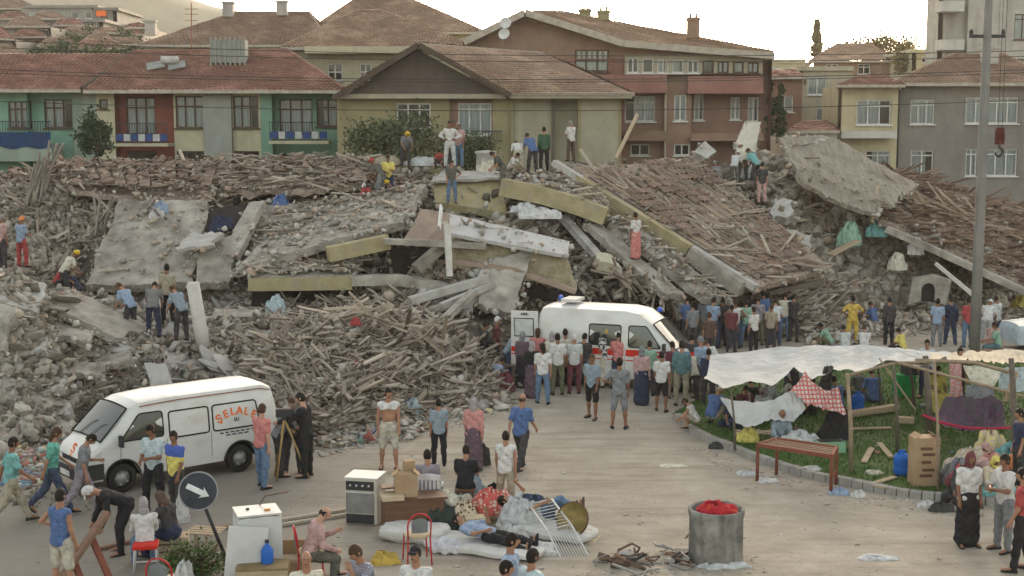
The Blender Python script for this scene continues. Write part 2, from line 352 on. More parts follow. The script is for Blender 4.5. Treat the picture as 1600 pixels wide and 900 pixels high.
# size sampler: power-ish law
def sizes(kind, n, s0, s1):
    L = s0*(s1/s0)**(RNG.random(n)**1.7)
    if kind == 'chunk': return L[:, None]*RNG.uniform(.55, 1, (n, 3))
    if kind == 'slabbit': return np.stack([L, L*RNG.uniform(.5, 1, n), L*RNG.uniform(.1, .22, n)], -1)
    if kind == 'stick': return np.stack([L, np.clip(L*RNG.uniform(.03, .10, n), .025, .13), np.clip(L*RNG.uniform(.02, .06, n), .02, .07)], -1)
    if kind == 'tile': return np.stack([np.full(n, .34), np.full(n, .22), np.full(n, .16)], -1)
    return np.stack([L, L*RNG.uniform(.3, 1, n), L*RNG.uniform(.08, .5, n)], -1)
POOLS_ALL = []     # every scattered piece, split later into individuals and stuff
def scatter(poly, n, kind, s0, s1, mat, where, yaw=0., ysd=3.2, psd=.35, lift=.0, surf=None):
    q = sample_poly(poly, n); pos, ok = rayhit(q[:, 0], q[:, 1]) if surf is None else surf(q)
    pos = pos[ok]; n = len(pos)
    sz = sizes(kind, n, s0, s1)
    if kind in ('chunk', 'scrap'): yw = RNG.uniform(0, 6.28, n); pt = RNG.normal(0, .7, n); rl = RNG.normal(0, .7, n)
    else: yw = yaw+RNG.uniform(-ysd, ysd, n) if ysd > 2 else RNG.normal(yaw, ysd, n); pt = RNG.normal(0, psd, n); rl = RNG.normal(0, psd, n)
    pos[:, 2] += sz[:, 2]*.3+RNG.uniform(0, .12, n)+lift
    POOLS_ALL.append((kind, mat, where, pos, sz, rotm(yw, pt, rl), RNG.integers(0, len(POOL[kind]), n)))
L_ = dict(left='in the grey rubble slope at the far left', leftm='in the grey rubble behind the white van', wood='in the brown timber heap in the middle',
          crest='on the brown rubble crest before the left houses', mid='among the collapsed floors in the middle', right='in the grey rubble field right of the tiled slab',
          rr='in the reddish timber slope on the right', foot='along the foot of the rubble at the dusty road')
R_left = [(0, 430), (100, 455), (190, 520), (260, 560), (250, 600), (120, 640), (0, 720)]
R_leftm = [(150, 455), (400, 450), (470, 480), (420, 560), (440, 620), (380, 600), (250, 610), (150, 600), (190, 540)]
R_wood = [(400, 500), (560, 465), (640, 480), (760, 560), (790, 630), (700, 640), (600, 655), (480, 690), (430, 650), (400, 590)]
R_crest = [(0, 255), (90, 245), (330, 240), (420, 235), (560, 235), (690, 250), (660, 300), (560, 320), (420, 330), (400, 305), (150, 315), (0, 300)]
R_leftback = [(0, 290), (160, 300), (290, 315), (270, 370), (200, 390), (110, 400), (130, 440), (0, 420)]
R_mid = [(360, 330), (660, 290), (800, 300), (960, 380), (1000, 470), (870, 470), (740, 490), (560, 470), (390, 440)]
R_right = [(1180, 240), (1260, 280), (1370, 340), (1450, 390), (1480, 450), (1420, 480), (1260, 510), (1290, 420), (1190, 340)]
R_rr = [(1350, 280), (1480, 280), (1600, 320), (1600, 445), (1500, 420), (1420, 350)]
R_gslab = [(880, 250), (1180, 240), (1300, 420), (1180, 450), (1080, 400), (960, 320)]
R_foot2 = [(980, 430), (1180, 450), (1300, 430), (1300, 520), (1200, 520), (1060, 480)]
R_all = [(0, 250), (1200, 235), (1400, 290), (1600, 330), (1600, 480), (1300, 520), (1000, 490), (800, 620), (480, 690), (400, 600), (0, 720)]
scatter(R_all, 14000, 'chunk', .05, .3, m_chunk, 'mid')
scatter(R_all, 1300, 'stick', .3, 1.4, m_wood, 'mid')
scatter(R_left, 8200, 'chunk', .04, .5, m_chunk, 'left'); scatter(R_left, 1500, 'chunk', .05, .3, m_chunkw, 'left'); scatter(R_left, 130, 'slabbit', .3, 1.3, m_conc, 'left'); scatter(R_left, 700, 'slabbit', .1, .5, m_chunkw, 'left'); scatter(R_left, 260, 'stick', .3, 1.6, m_wood, 'left')
scatter(R_leftm, 6500, 'chunk', .04, .42, m_chunk, 'leftm'); scatter(R_leftm, 900, 'slabbit', .15, .9, m_chunkw, 'leftm'); scatter(R_leftm, 60, 'slabbit', .9, 1.6, m_conc_l, 'leftm', psd=.5); scatter(R_leftm, 1100, 'stick', .2, 1.3, m_wood, 'leftm'); scatter(R_leftm, 1800, 'chunk', .05, .3, m_chunkw, 'leftm'); scatter(R_leftm, 250, 'scrap', .1, .4, m_junk, 'leftm')
scatter(R_wood, 11500, 'stick', .15, 1.5, m_wood, 'wood', psd=.4); scatter(R_wood, 120, 'stick', 1.5, 2.8, m_wood, 'wood', psd=.3, lift=.1); scatter(R_wood, 2600, 'chunk', .04, .2, m_chunk, 'wood'); scatter([(400, 500), (500, 490), (520, 600), (430, 640), (400, 590)], 900, 'chunk', .05, .3, m_chunkw, 'wood'); scatter(R_wood, 2600, 'chunk', .05, .4, m_chunkw, 'wood'); scatter(R_wood, 1500, 'slabbit', .1, .55, m_wood, 'wood', psd=.5); scatter(R_wood, 330, 'scrap', .1, .4, m_junk, 'wood')
scatter([(430, 640), (600, 640), (700, 625), (800, 600), (800, 640), (700, 650), (640, 690), (480, 705)], 1900, 'slabbit', .08, .5, m_chunkw, 'foot'); scatter([(430, 640), (600, 640), (800, 600), (800, 640), (640, 690), (480, 705)], 350, 'scrap', .1, .45, m_junk, 'foot')
scatter([(0, 290), (90, 262), (105, 296), (230, 316), (400, 312), (420, 330), (300, 335), (0, 320)], 700, 'stick', .3, 1.8, m_wood, 'crest', yaw=.1, ysd=.6); scatter([(340, 240), (420, 235), (560, 235), (690, 250), (660, 300), (560, 320), (420, 330), (395, 305), (335, 300)], 1500, 'stick', .3, 2.2, m_wood, 'crest', yaw=.1, ysd=.5, psd=.25); scatter(R_crest, 2600, 'tile', 1, 1, m_tile, 'crest'); scatter(R_crest, 1200, 'slabbit', .2, .9, m_tile, 'crest')
scatter(R_leftback, 750, 'stick', .4, 2.2, m_wood, 'crest', psd=.6); scatter(R_leftback, 3800, 'chunk', .07, .5, m_chunk, 'crest')
scatter(R_mid, 3600, 'chunk', .07, .6, m_chunkw, 'mid'); scatter(R_mid, 900, 'slabbit', .3, 1.4, m_chunk, 'mid'); scatter(R_mid, 1300, 'stick', .4, 2.4, m_wood, 'mid', psd=.4); scatter(R_mid, 160, 'scrap', .1, .45, m_junk, 'mid')
scatter(R_right, 5600, 'chunk', .1, .9, m_chunk, 'right'); scatter(R_right, 900, 'slabbit', .3, 1.6, m_chunkw, 'right'); scatter(R_right, 380, 'stick', .4, 2.4, m_wood, 'right'); scatter(R_right, 1800, 'chunk', .15, .8, m_chunkw, 'right'); scatter(R_right, 330, 'scrap', .15, .5, m_junk, 'right')
scatter(R_rr, 5200, 'stick', .4, 2.8, m_woodr, 'rr', yaw=-.5, ysd=.6, psd=.3, lift=.25); scatter(R_rr, 2200, 'slabbit', .2, .9, m_tile, 'rr', lift=.2)
scatter(R_gslab, 260, 'stick', .4, 2.2, m_wood, 'right', yaw=-.7, ysd=.5)
scatter(R_foot2, 2600, 'stick', .4, 2.4, m_wood, 'foot', yaw=-.4, ysd=.9); scatter(R_foot2, 2000, 'chunk', .08, .5, m_chunk, 'foot')
scatter([(1240, 440), (1480, 440), (1600, 470), (1600, 510), (1400, 520), (1260, 545)], 2200, 'chunk', .06, .4, m_chunkw, 'foot'); scatter([(1240, 470), (1600, 480), (1600, 510), (1260, 540)], 500, 'stick', .3, 1.8, m_wood, 'foot')
# ------------------------------------------------------------ slabs and beams
EDGE = []
def slab(name, label, c, th, mat, nu=10, nv=8, jag=.12, rough=.03, cat='slab', group=None, warp=.0, rebar=0, under=None, seed=None):
    a, b, cc, d = [P(*q) if len(q) == 3 and not isinstance(q, Vector) else Vector(q) for q in c]
    n = ((b-a).cross(d-a)).normalized()
    if n.z < 0 and abs(n.z) > .15: n = -n
    if abs(n.z) <= .15 and n.y > 0: n = -n
    rr = random.Random(seed or len(name)*7+int(abs(a.x)*13)); jt = {}
    def pt(u, v, t):
        key = (round(u, 4), round(v, 4))
        if key not in jt:
            du = dv = 0
            if u in (0, 1): du = (1 if u == 0 else -1)*rr.uniform(0, jag)/max(.5, (b-a).length)
            if v in (0, 1): dv = (1 if v == 0 else -1)*rr.uniform(0, jag)/max(.5, (d-a).length)
            jt[key] = (u+du, v+dv, rr.uniform(-rough, rough)+warp*(math.sin(math.pi*u)*1.0+.4*math.sin(5*v)))
        uu, vv, o = jt[key]
        p = (a*(1-uu)+b*uu)*(1-vv)+(d*(1-uu)+cc*uu)*vv
        return p+n*(o-t)
    m = MB(); W = nu+1
    m.grid(lambda u, v: pt(u, v, 0), nu, nv); m.grid(lambda u, v: pt(u, v, th), nu, nv, flip=True)
    N = W*(nv+1); ring = [i for i in range(W)]+[W*j+nu for j in range(1, nv+1)]+[W*nv+i for i in range(nu-1, -1, -1)]+[W*j for j in range(nv-1, 0, -1)]
    for (e0, e1) in ((a, b), (a, d), (b, cc)):
        for _ in range(int((e1-e0).length*7)):
            t_ = rr.random(); EDGE.append(tuple(e0.lerp(e1, t_)-n*rr.uniform(-.04, th)+Vector((rr.gauss(0, .07), rr.gauss(0, .07), rr.gauss(0, .04)))))
    fs = [(ring[i], ring[i]+N, ring[(i+1) % len(ring)]+N, ring[(i+1) % len(ring)]) for i in range(len(ring))]
    m.f += fs; m.mi += [0]*len(fs)
    if not rebar: return m.build(name, mat, label=label, cat=cat, group=group)
    root = empty(name, (a+b+cc+d)/4-n*th, 0, label, cat, group)
    o = m.build('slab_plate', mat); o.parent = root; o.matrix_parent_inverse = Matrix.Translation(-root.location)
    for k in range(rebar):
        e = MB(); u = (k+.5)/rebar; p = pt(0, 0, 0)*(1-u)+pt(1, 0, 0)*u-n*th*.5; q = (p-(d-a).normalized()*rr.uniform(.25, .6))
        e.tube([p, (p+q)/2+Vector((rr.uniform(-.1, .1), 0, .05)), q+Vector((rr.uniform(-.15, .15), 0, rr.uniform(-.35, .05)))], .014, 5)
        r_ = e.build('rebar', m_steel, root); r_.matrix_parent_inverse = Matrix.Translation(-root.location)
    return root
def beam(name, label, pts, w_, h_, mat, cat='beam', group=None):
    m = MB(); ps = [P(*p) for p in pts]
    vs = []; n = len(ps)
    for i, p in enumerate(ps):
        d = (ps[min(i+1, n-1)]-ps[max(i-1, 0)]).normalized(); s = Vector((-d.y, d.x, 0)).normalized(); up = d.cross(s); up = -up if up.z < 0 else up
        j = lambda: random.uniform(-.02, .02)
        vs += [p-s*w_/2-up*h_/2+Vector((j(), j(), j())), p+s*w_/2-up*h_/2, p+s*w_/2+up*h_/2, p-s*w_/2+up*h_/2+Vector((j(), j(), j()))]
    fs = [(i*4+k, i*4+(k+1) % 4, i*4+4+(k+1) % 4, i*4+4+k) for i in range(n-1) for k in range(4)]+[(3, 2, 1, 0), tuple(range(n*4-4, n*4))]
    m.add(vs, fs); return m.build(name, mat, label=label, cat=cat, group=group)
corr = lambda n, l, out, src, tc: out
m_corr = M('ribbed_plaster_slab', [(.19, .17, .135), (.3, .275, .22)], scale=1.2, bump=.8, bscale=3, stretch=(6, .7, 1), bdist=.06, extra=streaks((.18, .15, .11), (2, 2, 2)))
m_roofdust = M('dusty_fallen_roof', [(.2, .155, .12), (.3, .24, .19), (.4, .33, .27)], scale=2.5, bump=1, bscale=9, bdist=.12)
m_gpan = M('grey_sheet_panel', [(.36, .36, .35), (.44, .44, .43)], scale=1, bump=.1, extra=streaks((.3, .28, .24), (2, 2, 2), .5, .7, .5))
m_rough = M('rough_ochre_wall', [(.22, .19, .12), (.32, .28, .18), (.38, .35, .26)], scale=3, bump=1, bscale=8, bdist=.08)
m_pink = M('pink_brown_wall', [(.22, .165, .13), (.31, .24, .19)], scale=2, bump=.3)
m_white = M('white_column_plaster', [(.4, .38, .34), (.52, .5, .46)], scale=3, bump=.2)
S = slab
S('concrete_slab', 'large smooth tilted concrete slab facing the road behind the four stooping men', [(130, 447, 44.4), (302, 445, 44.4), (330, 312, 48.6), (185, 312, 48.6)], .3, m_conc, 12, 10, .15, rebar=5)
S('concrete_slab', 'lower corner of tilted concrete slab under the dark hole', [(300, 445, 44.2), (362, 443, 44.2), (372, 366, 46.3), (312, 372, 46.3)], .3, m_conc, 6, 6, .12)
S('concrete_slab', 'pale scalloped slab flap jutting out below the dark hole', [(268, 390, 44.9), (332, 386, 44.6), (352, 362, 46), (296, 362, 46.2)], .12, m_conc_l, 8, 5, .25)
S('concrete_slab', 'narrow pale slab band rising to the right of the dark hole', [(345, 400, 45.4), (372, 398, 45.2), (415, 312, 48.3), (385, 316, 48.3)], .25, m_conc, 5, 8, .1)
S('concrete_slab', 'grey floor slab below the brown crest left of the rescuers', [(384, 412, 45), (470, 345, 47), (560, 312, 50.3), (412, 318, 50)], .22, m_conc, 10, 8, .2)
S('floor_slab', 'biggest dusty floor slab sloping down left below the rescuers in helmets', [(362, 424, 43.4), (632, 346, 44.8), (668, 285, 50), (470, 322, 50)], .28, m_conc, 18, 12, .1, warp=.06, rebar=9)
S('concrete_slab', 'slab with torn edge leaning up at the left frame edge', [(-14, 470, 34.6), (72, 492, 35.2), (80, 446, 36.6), (-14, 412, 36.8)], .25, m_conc_l, 8, 5, .2)
S('concrete_slab', 'upright grey slab piece standing below the left edge slab', [(-12, 552, 33), (10, 548, 33), (28, 478, 34), (-8, 470, 34.2)], .18, m_conc, 5, 6, .15)
S('concrete_slab', 'flat slab ending in a square corner above the dark left cave', [(60, 470, 36), (185, 532, 36.6), (240, 512, 38.2), (120, 452, 38.2)], .22, m_conc, 9, 6, .2, rebar=4)
for i, (px, py, Yb, w_, h_, lab) in enumerate([(40, 540, 34.2, 80, 26, 'lying low at the left edge of the rubble'), (95, 515, 35.6, 95, 22, 'sloping right above the orange stained hollow'), (130, 575, 34.4, 70, 24, 'half buried left of the pale slab behind the van'), (60, 600, 33.2, 90, 26, 'lowest at the left above the pinkish lump'), (175, 560, 35.6, 70, 20, 'left below the leftmost searcher'), (330, 575, 36.4, 75, 24, 'right of the pale slab behind the van'), (370, 530, 38.6, 70, 20, 'right of the round white column foot'), (360, 490, 40.5, 80, 18, 'under the smooth tilted slab corner'), (420, 545, 37.6, 60, 18, 'left of the timber heap top'), (285, 560, 36.6, 60, 20, 'at the foot of the round white column'), (20, 655, 31.6, 70, 24, 'at the left edge above the household rubbish'), (460, 510, 39, 70, 16, 'before the dark opening under the ochre beam')]):
    r_ = random.Random(i*5+1); s1, s2 = r_.uniform(-.25, .35), r_.uniform(-8, 8)
    S('broken_floor_slab', 'broken dusty floor slab '+lab, [(px-w_/2, py+h_/2-w_*s1/2, Yb-.25), (px+w_/2, py+h_/2+w_*s1/2, Yb-.35), (px+w_/2+s2, py-h_/2+w_*s1/2, Yb+.9), (px-w_/2+s2, py-h_/2-w_*s1/2, Yb+.9)], .17, m_conc_l if i % 3 == 0 else m_conc, 9, 6, .28, .025, group='broken floor slabs in the left rubble', rebar=3, seed=i+70)
for i, (px, py, Yb, w_, lab) in enumerate([(380, 292, 51.2, 110, 'before the grey pilaster on the crest'), (470, 278, 51.8, 120, 'left of the helmeted rescuers on the crest'), (540, 262, 52.8, 90, 'before the olive house on the crest'), (430, 258, 53.4, 100, 'high on the crest below the teal balcony'), (60, 315, 50, 100, 'at the left end below the grey rafters')]):
    S('sagging_slab', 'pale sagging slab layer '+lab, [(px-w_/2, py+10, Yb), (px+w_/2, py+4, Yb), (px+w_/2-8, py-12, Yb+2), (px-w_/2+10, py-9, Yb+2)], .16, m_conc_l if i % 2 else m_conc, 14, 6, .25, .03, warp=-.16, group='sagging slab layers on the left crest', seed=i+90)
beam('ochre_beam', 'horizontal ochre painted beam over the dark opening at the left centre', [(390, 444, 43), (470, 443, 43), (551, 442, 43.2)], .5, .42, m_yel)
S('concrete_slab', 'dusty floor slab lying on the horizontal ochre beam', [(388, 433, 42.9), (552, 431, 43.1), (560, 400, 45.5), (410, 405, 45.5)], .1, m_conc, 10, 5, .1)
beam('concrete_beam', 'long grey beam curving down right from the horizontal ochre beam', [(551, 438, 43.2), (620, 436, 43.2), (680, 447, 43), (740, 466, 42.6), (800, 492, 42.2)], .6, .3, m_conc)
beam('ochre_beam', 'short ochre beam tucked under the biggest dusty floor slab', [(512, 397, 43.6), (606, 377, 44.2)], .5, .46, m_yel)
S('broken_wall', 'pinkish brown wall piece right of the biggest dusty slab', [(630, 374, 44.2), (702, 380, 44), (702, 330, 45.2), (655, 326, 45.6)], .2, m_pink, 7, 5, .1)
beam('concrete_beam', 'thin horizontal beam under the pinkish wall piece', [(600, 377, 43.6), (690, 381, 43.6), (760, 384, 43.5)], .4, .2, m_conc)
S('sheet_panel', 'smooth pale grey panel sloping right above the rough ochre wall', [(702, 364, 43.5), (888, 399, 43.3), (891, 377, 45.4), (700, 333, 45.6)], .12, m_gpan, 10, 4, .03, .005)
S('broken_wall', 'rough ochre wall below the smooth pale grey panel', [(702, 420, 43.9), (905, 455, 43.7), (888, 402, 43.9), (702, 367, 43.9)], .3, m_rough, 14, 6, .12, .06)
beam('concrete_beam', 'brown beam sagging under the rough ochre wall', [(702, 408, 43.2), (800, 421, 43.1), (900, 456, 42.9)], .3, .16, m_pink)
beam('white_post', 'slim pale post standing below the smooth grey panel', [(699, 350, 43.0), (702, 432, 42.6)], .2, .22, m_white, 'post')
beam('white_board', 'short white board leaning on the pinkish wall piece', [(690, 322, 44), (686, 356, 43.6)], .05, .28, M('white_board', (.6, .6, .58)), 'board')
S('ochre_wall', 'flat ochre wall piece under the standing boy', [(680, 316, 49.2), (792, 333, 49.2), (786, 276, 50.6), (675, 283, 50.6)], .3, m_yel, 10, 5, .04, .01)
S('ochre_wall', 'pale coping slab on top of the flat ochre wall piece', [(672, 283, 50.1), (788, 277, 50.1), (786, 268, 51.6), (690, 266, 51.6)], .1, m_conc_l, 8, 3, .06)
beam('ochre_beam', 'long dusty ochre beam descending right from the flat ochre wall', [(785, 292, 49.3), (850, 305, 48.8), (905, 322, 48.3), (948, 338, 48)], .5, .62, m_yel)
S('concrete_slab', 'grey floor slab resting on the long dusty ochre beam', [(795, 283, 49.2), (950, 326, 48), (940, 296, 50.5), (850, 268, 51.5)], .12, m_conc, 10, 5, .1)
S('tiled_roof_slab', 'huge sloping roof slab still carrying rows of tiles, edge running down right', [(868, 262, 51), (1180, 452, 46), (1302, 418, 49), (1092, 250, 55.2)], .22, m_roofdust, 24, 12, .08, .02, warp=.05, seed=3)
beam('concrete_beam', 'pale edge beam along the lower side of the huge tiled roof slab', [(866, 254, 51.2), (1000, 337, 48.9), (1110, 405, 47.1), (1182, 450, 46)], .35, .2, m_conc_l)
beam('ochre_beam', 'long ochre beam hanging under the edge of the huge tiled roof slab', [(900, 285, 50.6), (985, 338, 49), (1076, 395, 47.5)], .35, .62, m_yel)
beam('concrete_beam', 'grey end of the beam under the huge tiled roof slab', [(1077, 396, 47.4), (1110, 420, 47), (1160, 452, 46.1)], .4, .5, m_conc)
S('concrete_slab', 'long narrow slab sliding down below the long ochre beam', [(948, 345, 48), (1098, 466, 45.2), (1150, 470, 45.4), (985, 342, 48.8)], .25, m_conc, 14, 4, .1)
S('concrete_slab', 'second narrow slab lower and left of the sliding one', [(905, 345, 48), (1040, 462, 45), (1075, 462, 45.2), (945, 348, 48.4)], .25, m_conc, 12, 4, .2)
S('concrete_slab', 'upright slab leaning on the rubble beside the ambulance rear door', [(742, 478, 41.6), (806, 496, 41.6), (832, 400, 43.4), (768, 402, 43.4)], .22, m_conc, 7, 8, .15)
S('concrete_slab', 'tall grey slab fin left of the leaning upright slab', [(712, 480, 41.8), (740, 492, 41.6), (775, 420, 43), (756, 404, 43.4)], .18, m_conc_l, 5, 8, .2)
for i, (a, b_, w_, l_) in enumerate([((640, 470, 41.5), (760, 436, 42.6), .3, 'left lower fallen beam below the grey curve'), ((655, 492, 40.8), (720, 470, 41.4), .25, 'short fallen beam beside the dark cave'), ((690, 478, 41), (770, 445, 42.4), .22, 'thin fallen beam leading to the upright slabs'), ((672, 520, 39.2), (740, 455, 41.5), .22, 'steep fallen beam at the timber heap top'), ((740, 425, 43.2), (830, 392, 44), .3, 'fallen beam lying against the rough ochre wall'), ((650, 420, 43.6), (690, 385, 44.2), .35, 'broken column stump under the pinkish wall'), ((880, 340, 49), (935, 402, 46.6), .3, 'fallen beam right of the grey panel'), ((560, 320, 50), (640, 300, 50.4), .3, 'beam near the rescuers in helmets')]):
    beam('fallen_beam', 'grey '+l_, [a, b_], w_, w_*.8, m_conc if i % 2 else m_conc_l, group='fallen grey beams')
S('ribbed_slab', 'lowest of three pale ribbed slab strips draped over the right rubble', [(1252, 284, 53.4), (1372, 336, 52.8), (1386, 312, 53.8), (1232, 250, 54.8)], .18, m_corr, 16, 5, .14, .03, warp=-.15, rebar=4)
S('ribbed_slab', 'middle one of three pale ribbed slab strips on the right rubble', [(1236, 254, 54.6), (1398, 322, 53.4), (1412, 300, 54.8), (1222, 226, 56.4)], .18, m_corr, 16, 5, .12, .03, warp=-.1)
S('ribbed_slab', 'highest of three pale ribbed slab strips on the right rubble', [(1226, 229, 56.2), (1418, 304, 54.8), (1440, 290, 56.5), (1308, 216, 58.2)], .18, m_corr, 16, 6, .14, .03, warp=-.08)
S('ribbed_slab', 'small top corner piece of the pale ribbed slabs', [(1212, 214, 57), (1228, 232, 56.3), (1312, 222, 58), (1290, 210, 58.4)], .15, m_corr, 8, 5, .12, .03)
S('timber_roof', 'reddish collapsed timber roof sheet at the right edge', [(1372, 342, 53.8), (1660, 475, 50.5), (1700, 350, 58), (1428, 288, 58)], .2, m_roofdust, 20, 10, .15, .06)
beam('concrete_beam', 'grey beam under the lower edge of the right timber roof', [(1385, 358, 53), (1450, 386, 52.3), (1620, 464, 50.4)], .35, .26, m_conc)
S('upright_panel', 'pale upright panel standing on the crest against the brown building', [(1145, 232, 56), (1180, 238, 56), (1190, 190, 56.6), (1163, 190, 56.8)], .12, M('cream_panel', [(.42, .4, .33), (.5, .48, .41)]), 5, 6, .04)
S('concrete_block', 'square grey block tipped on its corner on the crest', [(1085, 236, 55), (1103, 250, 55), (1121, 236, 55.2), (1101, 219, 55.6)], .5, m_conc_l, 4, 4, .05)
S('fallen_roof_sheet', 'brown dust covered fallen roof sheet along the left crest', [(108, 294, 49.5), (335, 308, 49.5), (352, 248, 54.5), (84, 254, 53.5)], .2, m_roofdust, 20, 10, .15, .05, warp=-.25)
S('fallen_roof_sheet', 'brown roof remains in front of the cream house', [(330, 306, 50), (560, 290, 50.2), (600, 248, 54.5), (350, 248, 55)], .2, m_roofdust, 16, 8, .3, .14)
S('mattress_slab', 'white topped block with ochre side right of the ambulance slope', [(930, 405, 46), (972, 418, 45.8), (958, 398, 46.8), (930, 390, 46.8)], .35, M('cream_block', [(.5, .48, .38), (.4, .37, .25)]), 5, 4, .1)
S('concrete_slab', 'pale rectangular slab standing up behind the van roof', [(232, 606, 34.6), (270, 602, 34.6), (262, 566, 35.2), (225, 566, 35.2)], .15, m_conc_l, 5, 5, .08)
S('concrete_slab', 'round grey boulder slab among the right rubble', [(1200, 345, 52.6), (1243, 340, 52.6), (1240, 308, 53.5), (1205, 310, 53.6)], .4, m_conc_l, 6, 6, .3)
S('concrete_slab', 'fallen grey slab below the round boulder slab', [(1205, 378, 51.6), (1262, 392, 51.2), (1270, 366, 52), (1215, 350, 52.4)], .2, m_conc_l, 6, 5, .15)
beam('broken_board', 'ochre board lying across the right rubble', [(1296, 398, 52.4), (1340, 376, 52.8)], .5, .06, m_plank, 'board')
beam('broken_board', 'white plank leaning in the gap right of the boulders', [(1362, 348, 53.6), (1372, 290, 54.5)], .1, .06, m_plank, 'board')
beam('tree_trunk_log', 'long dark pole lying along the foot of the rubble behind the crowd', [(1065, 478, 47), (1180, 462, 47.4), (1285, 440, 48.6)], .18, .18, M('dark_pole', (.12, .1, .08)), 'pole')
beam('long_pole', 'pale pole propped against the concrete kiosk wreck', [(1462, 412, 51), (1532, 470, 49.8)], .12, .12, m_white, 'pole')
beam('long_pole', 'pale stick leaning against the brown building on the crest', [(962, 248, 55), (996, 178, 57)], .12, .08, m_plank, 'pole')
col_ = MB(); a, b_ = P(318, 543, 37.2), P(301, 441, 37.2); col_.tube([a, a*.7+b_*.3, b_*.98+a*.02, b_], [.2, .19, .18, .12], 14)
col_.build('fallen_column', m_white, smooth=True, label='round white column leaning upright beside the stooping men', cat='column')
# wreck of a small concrete kiosk with an arched opening, bottom right of the rubble
kr = empty('kiosk_wreck', P(1450, 470, 52), 0, 'grey concrete wall wreck with an arched dark opening behind the right crowd', 'wreck')
kb = MB(); arch = [(-.45, 0), (-.45, .7)]+[(-.45*math.cos(t), .7+.45*math.sin(t)) for t in [.4, .8, 1.2, 1.57, 1.94, 2.34, 2.74]]+[(.45, .7), (.45, 0)]
outer = [(1.2, -.3), (1.5, 1.4), (.3, 1.75), (-1.0, 1.5), (-1.3, -.3)]
pts2 = [(x, 0, z) for x, z in arch]+[(x, 0, z) for x, z in outer]
kb.poly(pts2, (0, .25, 0)); kb.build('wall', m_conc, kr); vo = MB(); vo.box((0, .6, .55), (1.2, .5, 1.3)); vo.build('recess_shade_block', m_dark, kr); kr.scale = (.6, .6, .6)  # near-black block behind the arch paints the shade of the opening
# dark sheets painted as the shade of caves under the slabs
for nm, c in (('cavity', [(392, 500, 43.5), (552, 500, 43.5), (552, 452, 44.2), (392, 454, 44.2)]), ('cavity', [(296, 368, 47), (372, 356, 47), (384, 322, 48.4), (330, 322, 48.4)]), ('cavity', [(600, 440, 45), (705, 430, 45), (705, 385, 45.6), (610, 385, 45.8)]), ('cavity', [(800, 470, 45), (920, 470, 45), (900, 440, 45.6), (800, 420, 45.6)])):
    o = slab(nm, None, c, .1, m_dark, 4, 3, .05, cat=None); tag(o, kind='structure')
_e = np.array(EDGE); _n = len(_e); o = batch('edge_crumbs', 'chunk', _e, sizes('chunk', _n, .05, .34), rotm(*RNG.uniform(0, 6, (3, _n))), m_chunkw, RNG.integers(0, 12, _n)); tag(o, 'crumbled concrete along the slab edges', 'rubble', None, 'stuff')
# ------------------------------------------------------------ tile rows left on the big slab
def tile_field(root_label, c, step_u, step_v, drop, mat, name='roof_tiles', ind=300, battens=True, yaw=0):
    a, b, cc, d = [P(*q) for q in c]; n = ((b-a).cross(d-a)).normalized(); n = -n if n.z < 0 else n
    root = empty(name, a, 0, root_label, 'tiles'); inv = Matrix.Translation(-a)
    U = (b-a).normalized(); L = (b-a).length; W = (d-a).length; V = n.cross(U).normalized()
    if V.dot(d-a) < 0: V = -V
    lst = []
    nu = int(L/step_u); nv = int(W/step_v)
    for j in range(nv):
        for i in range(nu):
            u = (i+.5)/nu; v = (j+.5)/nv
            hole = math.sin(u*9+v*5)+math.sin(u*21-v*13)*.6+math.sin(v*17+u*3)*.5
            if hole > drop+random.uniform(-.5, .5): continue
            p = (a*(1-u)+b*u)*(1-v)+(d*(1-u)+cc*u)*v+n*(.08+random.uniform(0, .03))
            dd = U if yaw == 0 else V
            R = Matrix((dd, n.cross(dd), n)).transposed() @ Euler((random.gauss(0, .08), random.gauss(0, .05)-.06, random.gauss(0, .07))).to_matrix()
            lst.append((p, R))
    random.shuffle(lst); me = None
    me = npmesh('roof_tile', *POOL['tile'][0], mat)
    sz = (.40, .24, .17)
    for p, R in lst[:ind]:
        m4 = Matrix.Translation(p-a) @ R.to_4x4() @ Matrix.Diagonal((*sz, 1)); inst('roof_tile', me, root, m4)
    rest = lst[ind:]
    if rest:
        o = batch('roof_tile_rows', 'tile', np.array([tuple(p-a) for p, R in rest]), np.tile(sz, (len(rest), 1)), np.array([[list(r) for r in R] for p, R in rest]), mat, np.zeros(len(rest), int)); o.parent = root; o['kind'] = 'stuff'
    if battens:
        for j in range(0, nv, 2):
            v = (j+.1)/nv; m = MB(); u0, u1 = random.uniform(0, .15), random.uniform(.8, 1)
            p = (a*(1-u0)+b*u0)*(1-v)+(d*(1-u0)+cc*u0)*v+n*.06-a; q = (a*(1-u1)+b*u1)*(1-v)+(d*(1-u1)+cc*u1)*v+n*.06-a
            m.bar(p, q, .05, .04); m.build('batten', m_plank if j % 4 else m_wood, root)
    return root
tile_field('rows of clay tiles still lying on the huge sloping roof slab', [(885, 258, 51), (1175, 440, 46.4), (1292, 416, 49), (1088, 250, 55)], .42, .27, -.15, m_tile)
tile_field('broken reddish tiles on the right timber roof', [(1400, 345, 54), (1640, 455, 51.4), (1680, 345, 58), (1440, 292, 58)], .42, .27, .1, m_tile)
tile_field('scattered tiles on the left fallen roof sheet', [(125, 288, 49.7), (330, 301, 49.7), (345, 252, 54.5), (100, 258, 53.5)], .42, .27, .1, m_tile, battens=False)
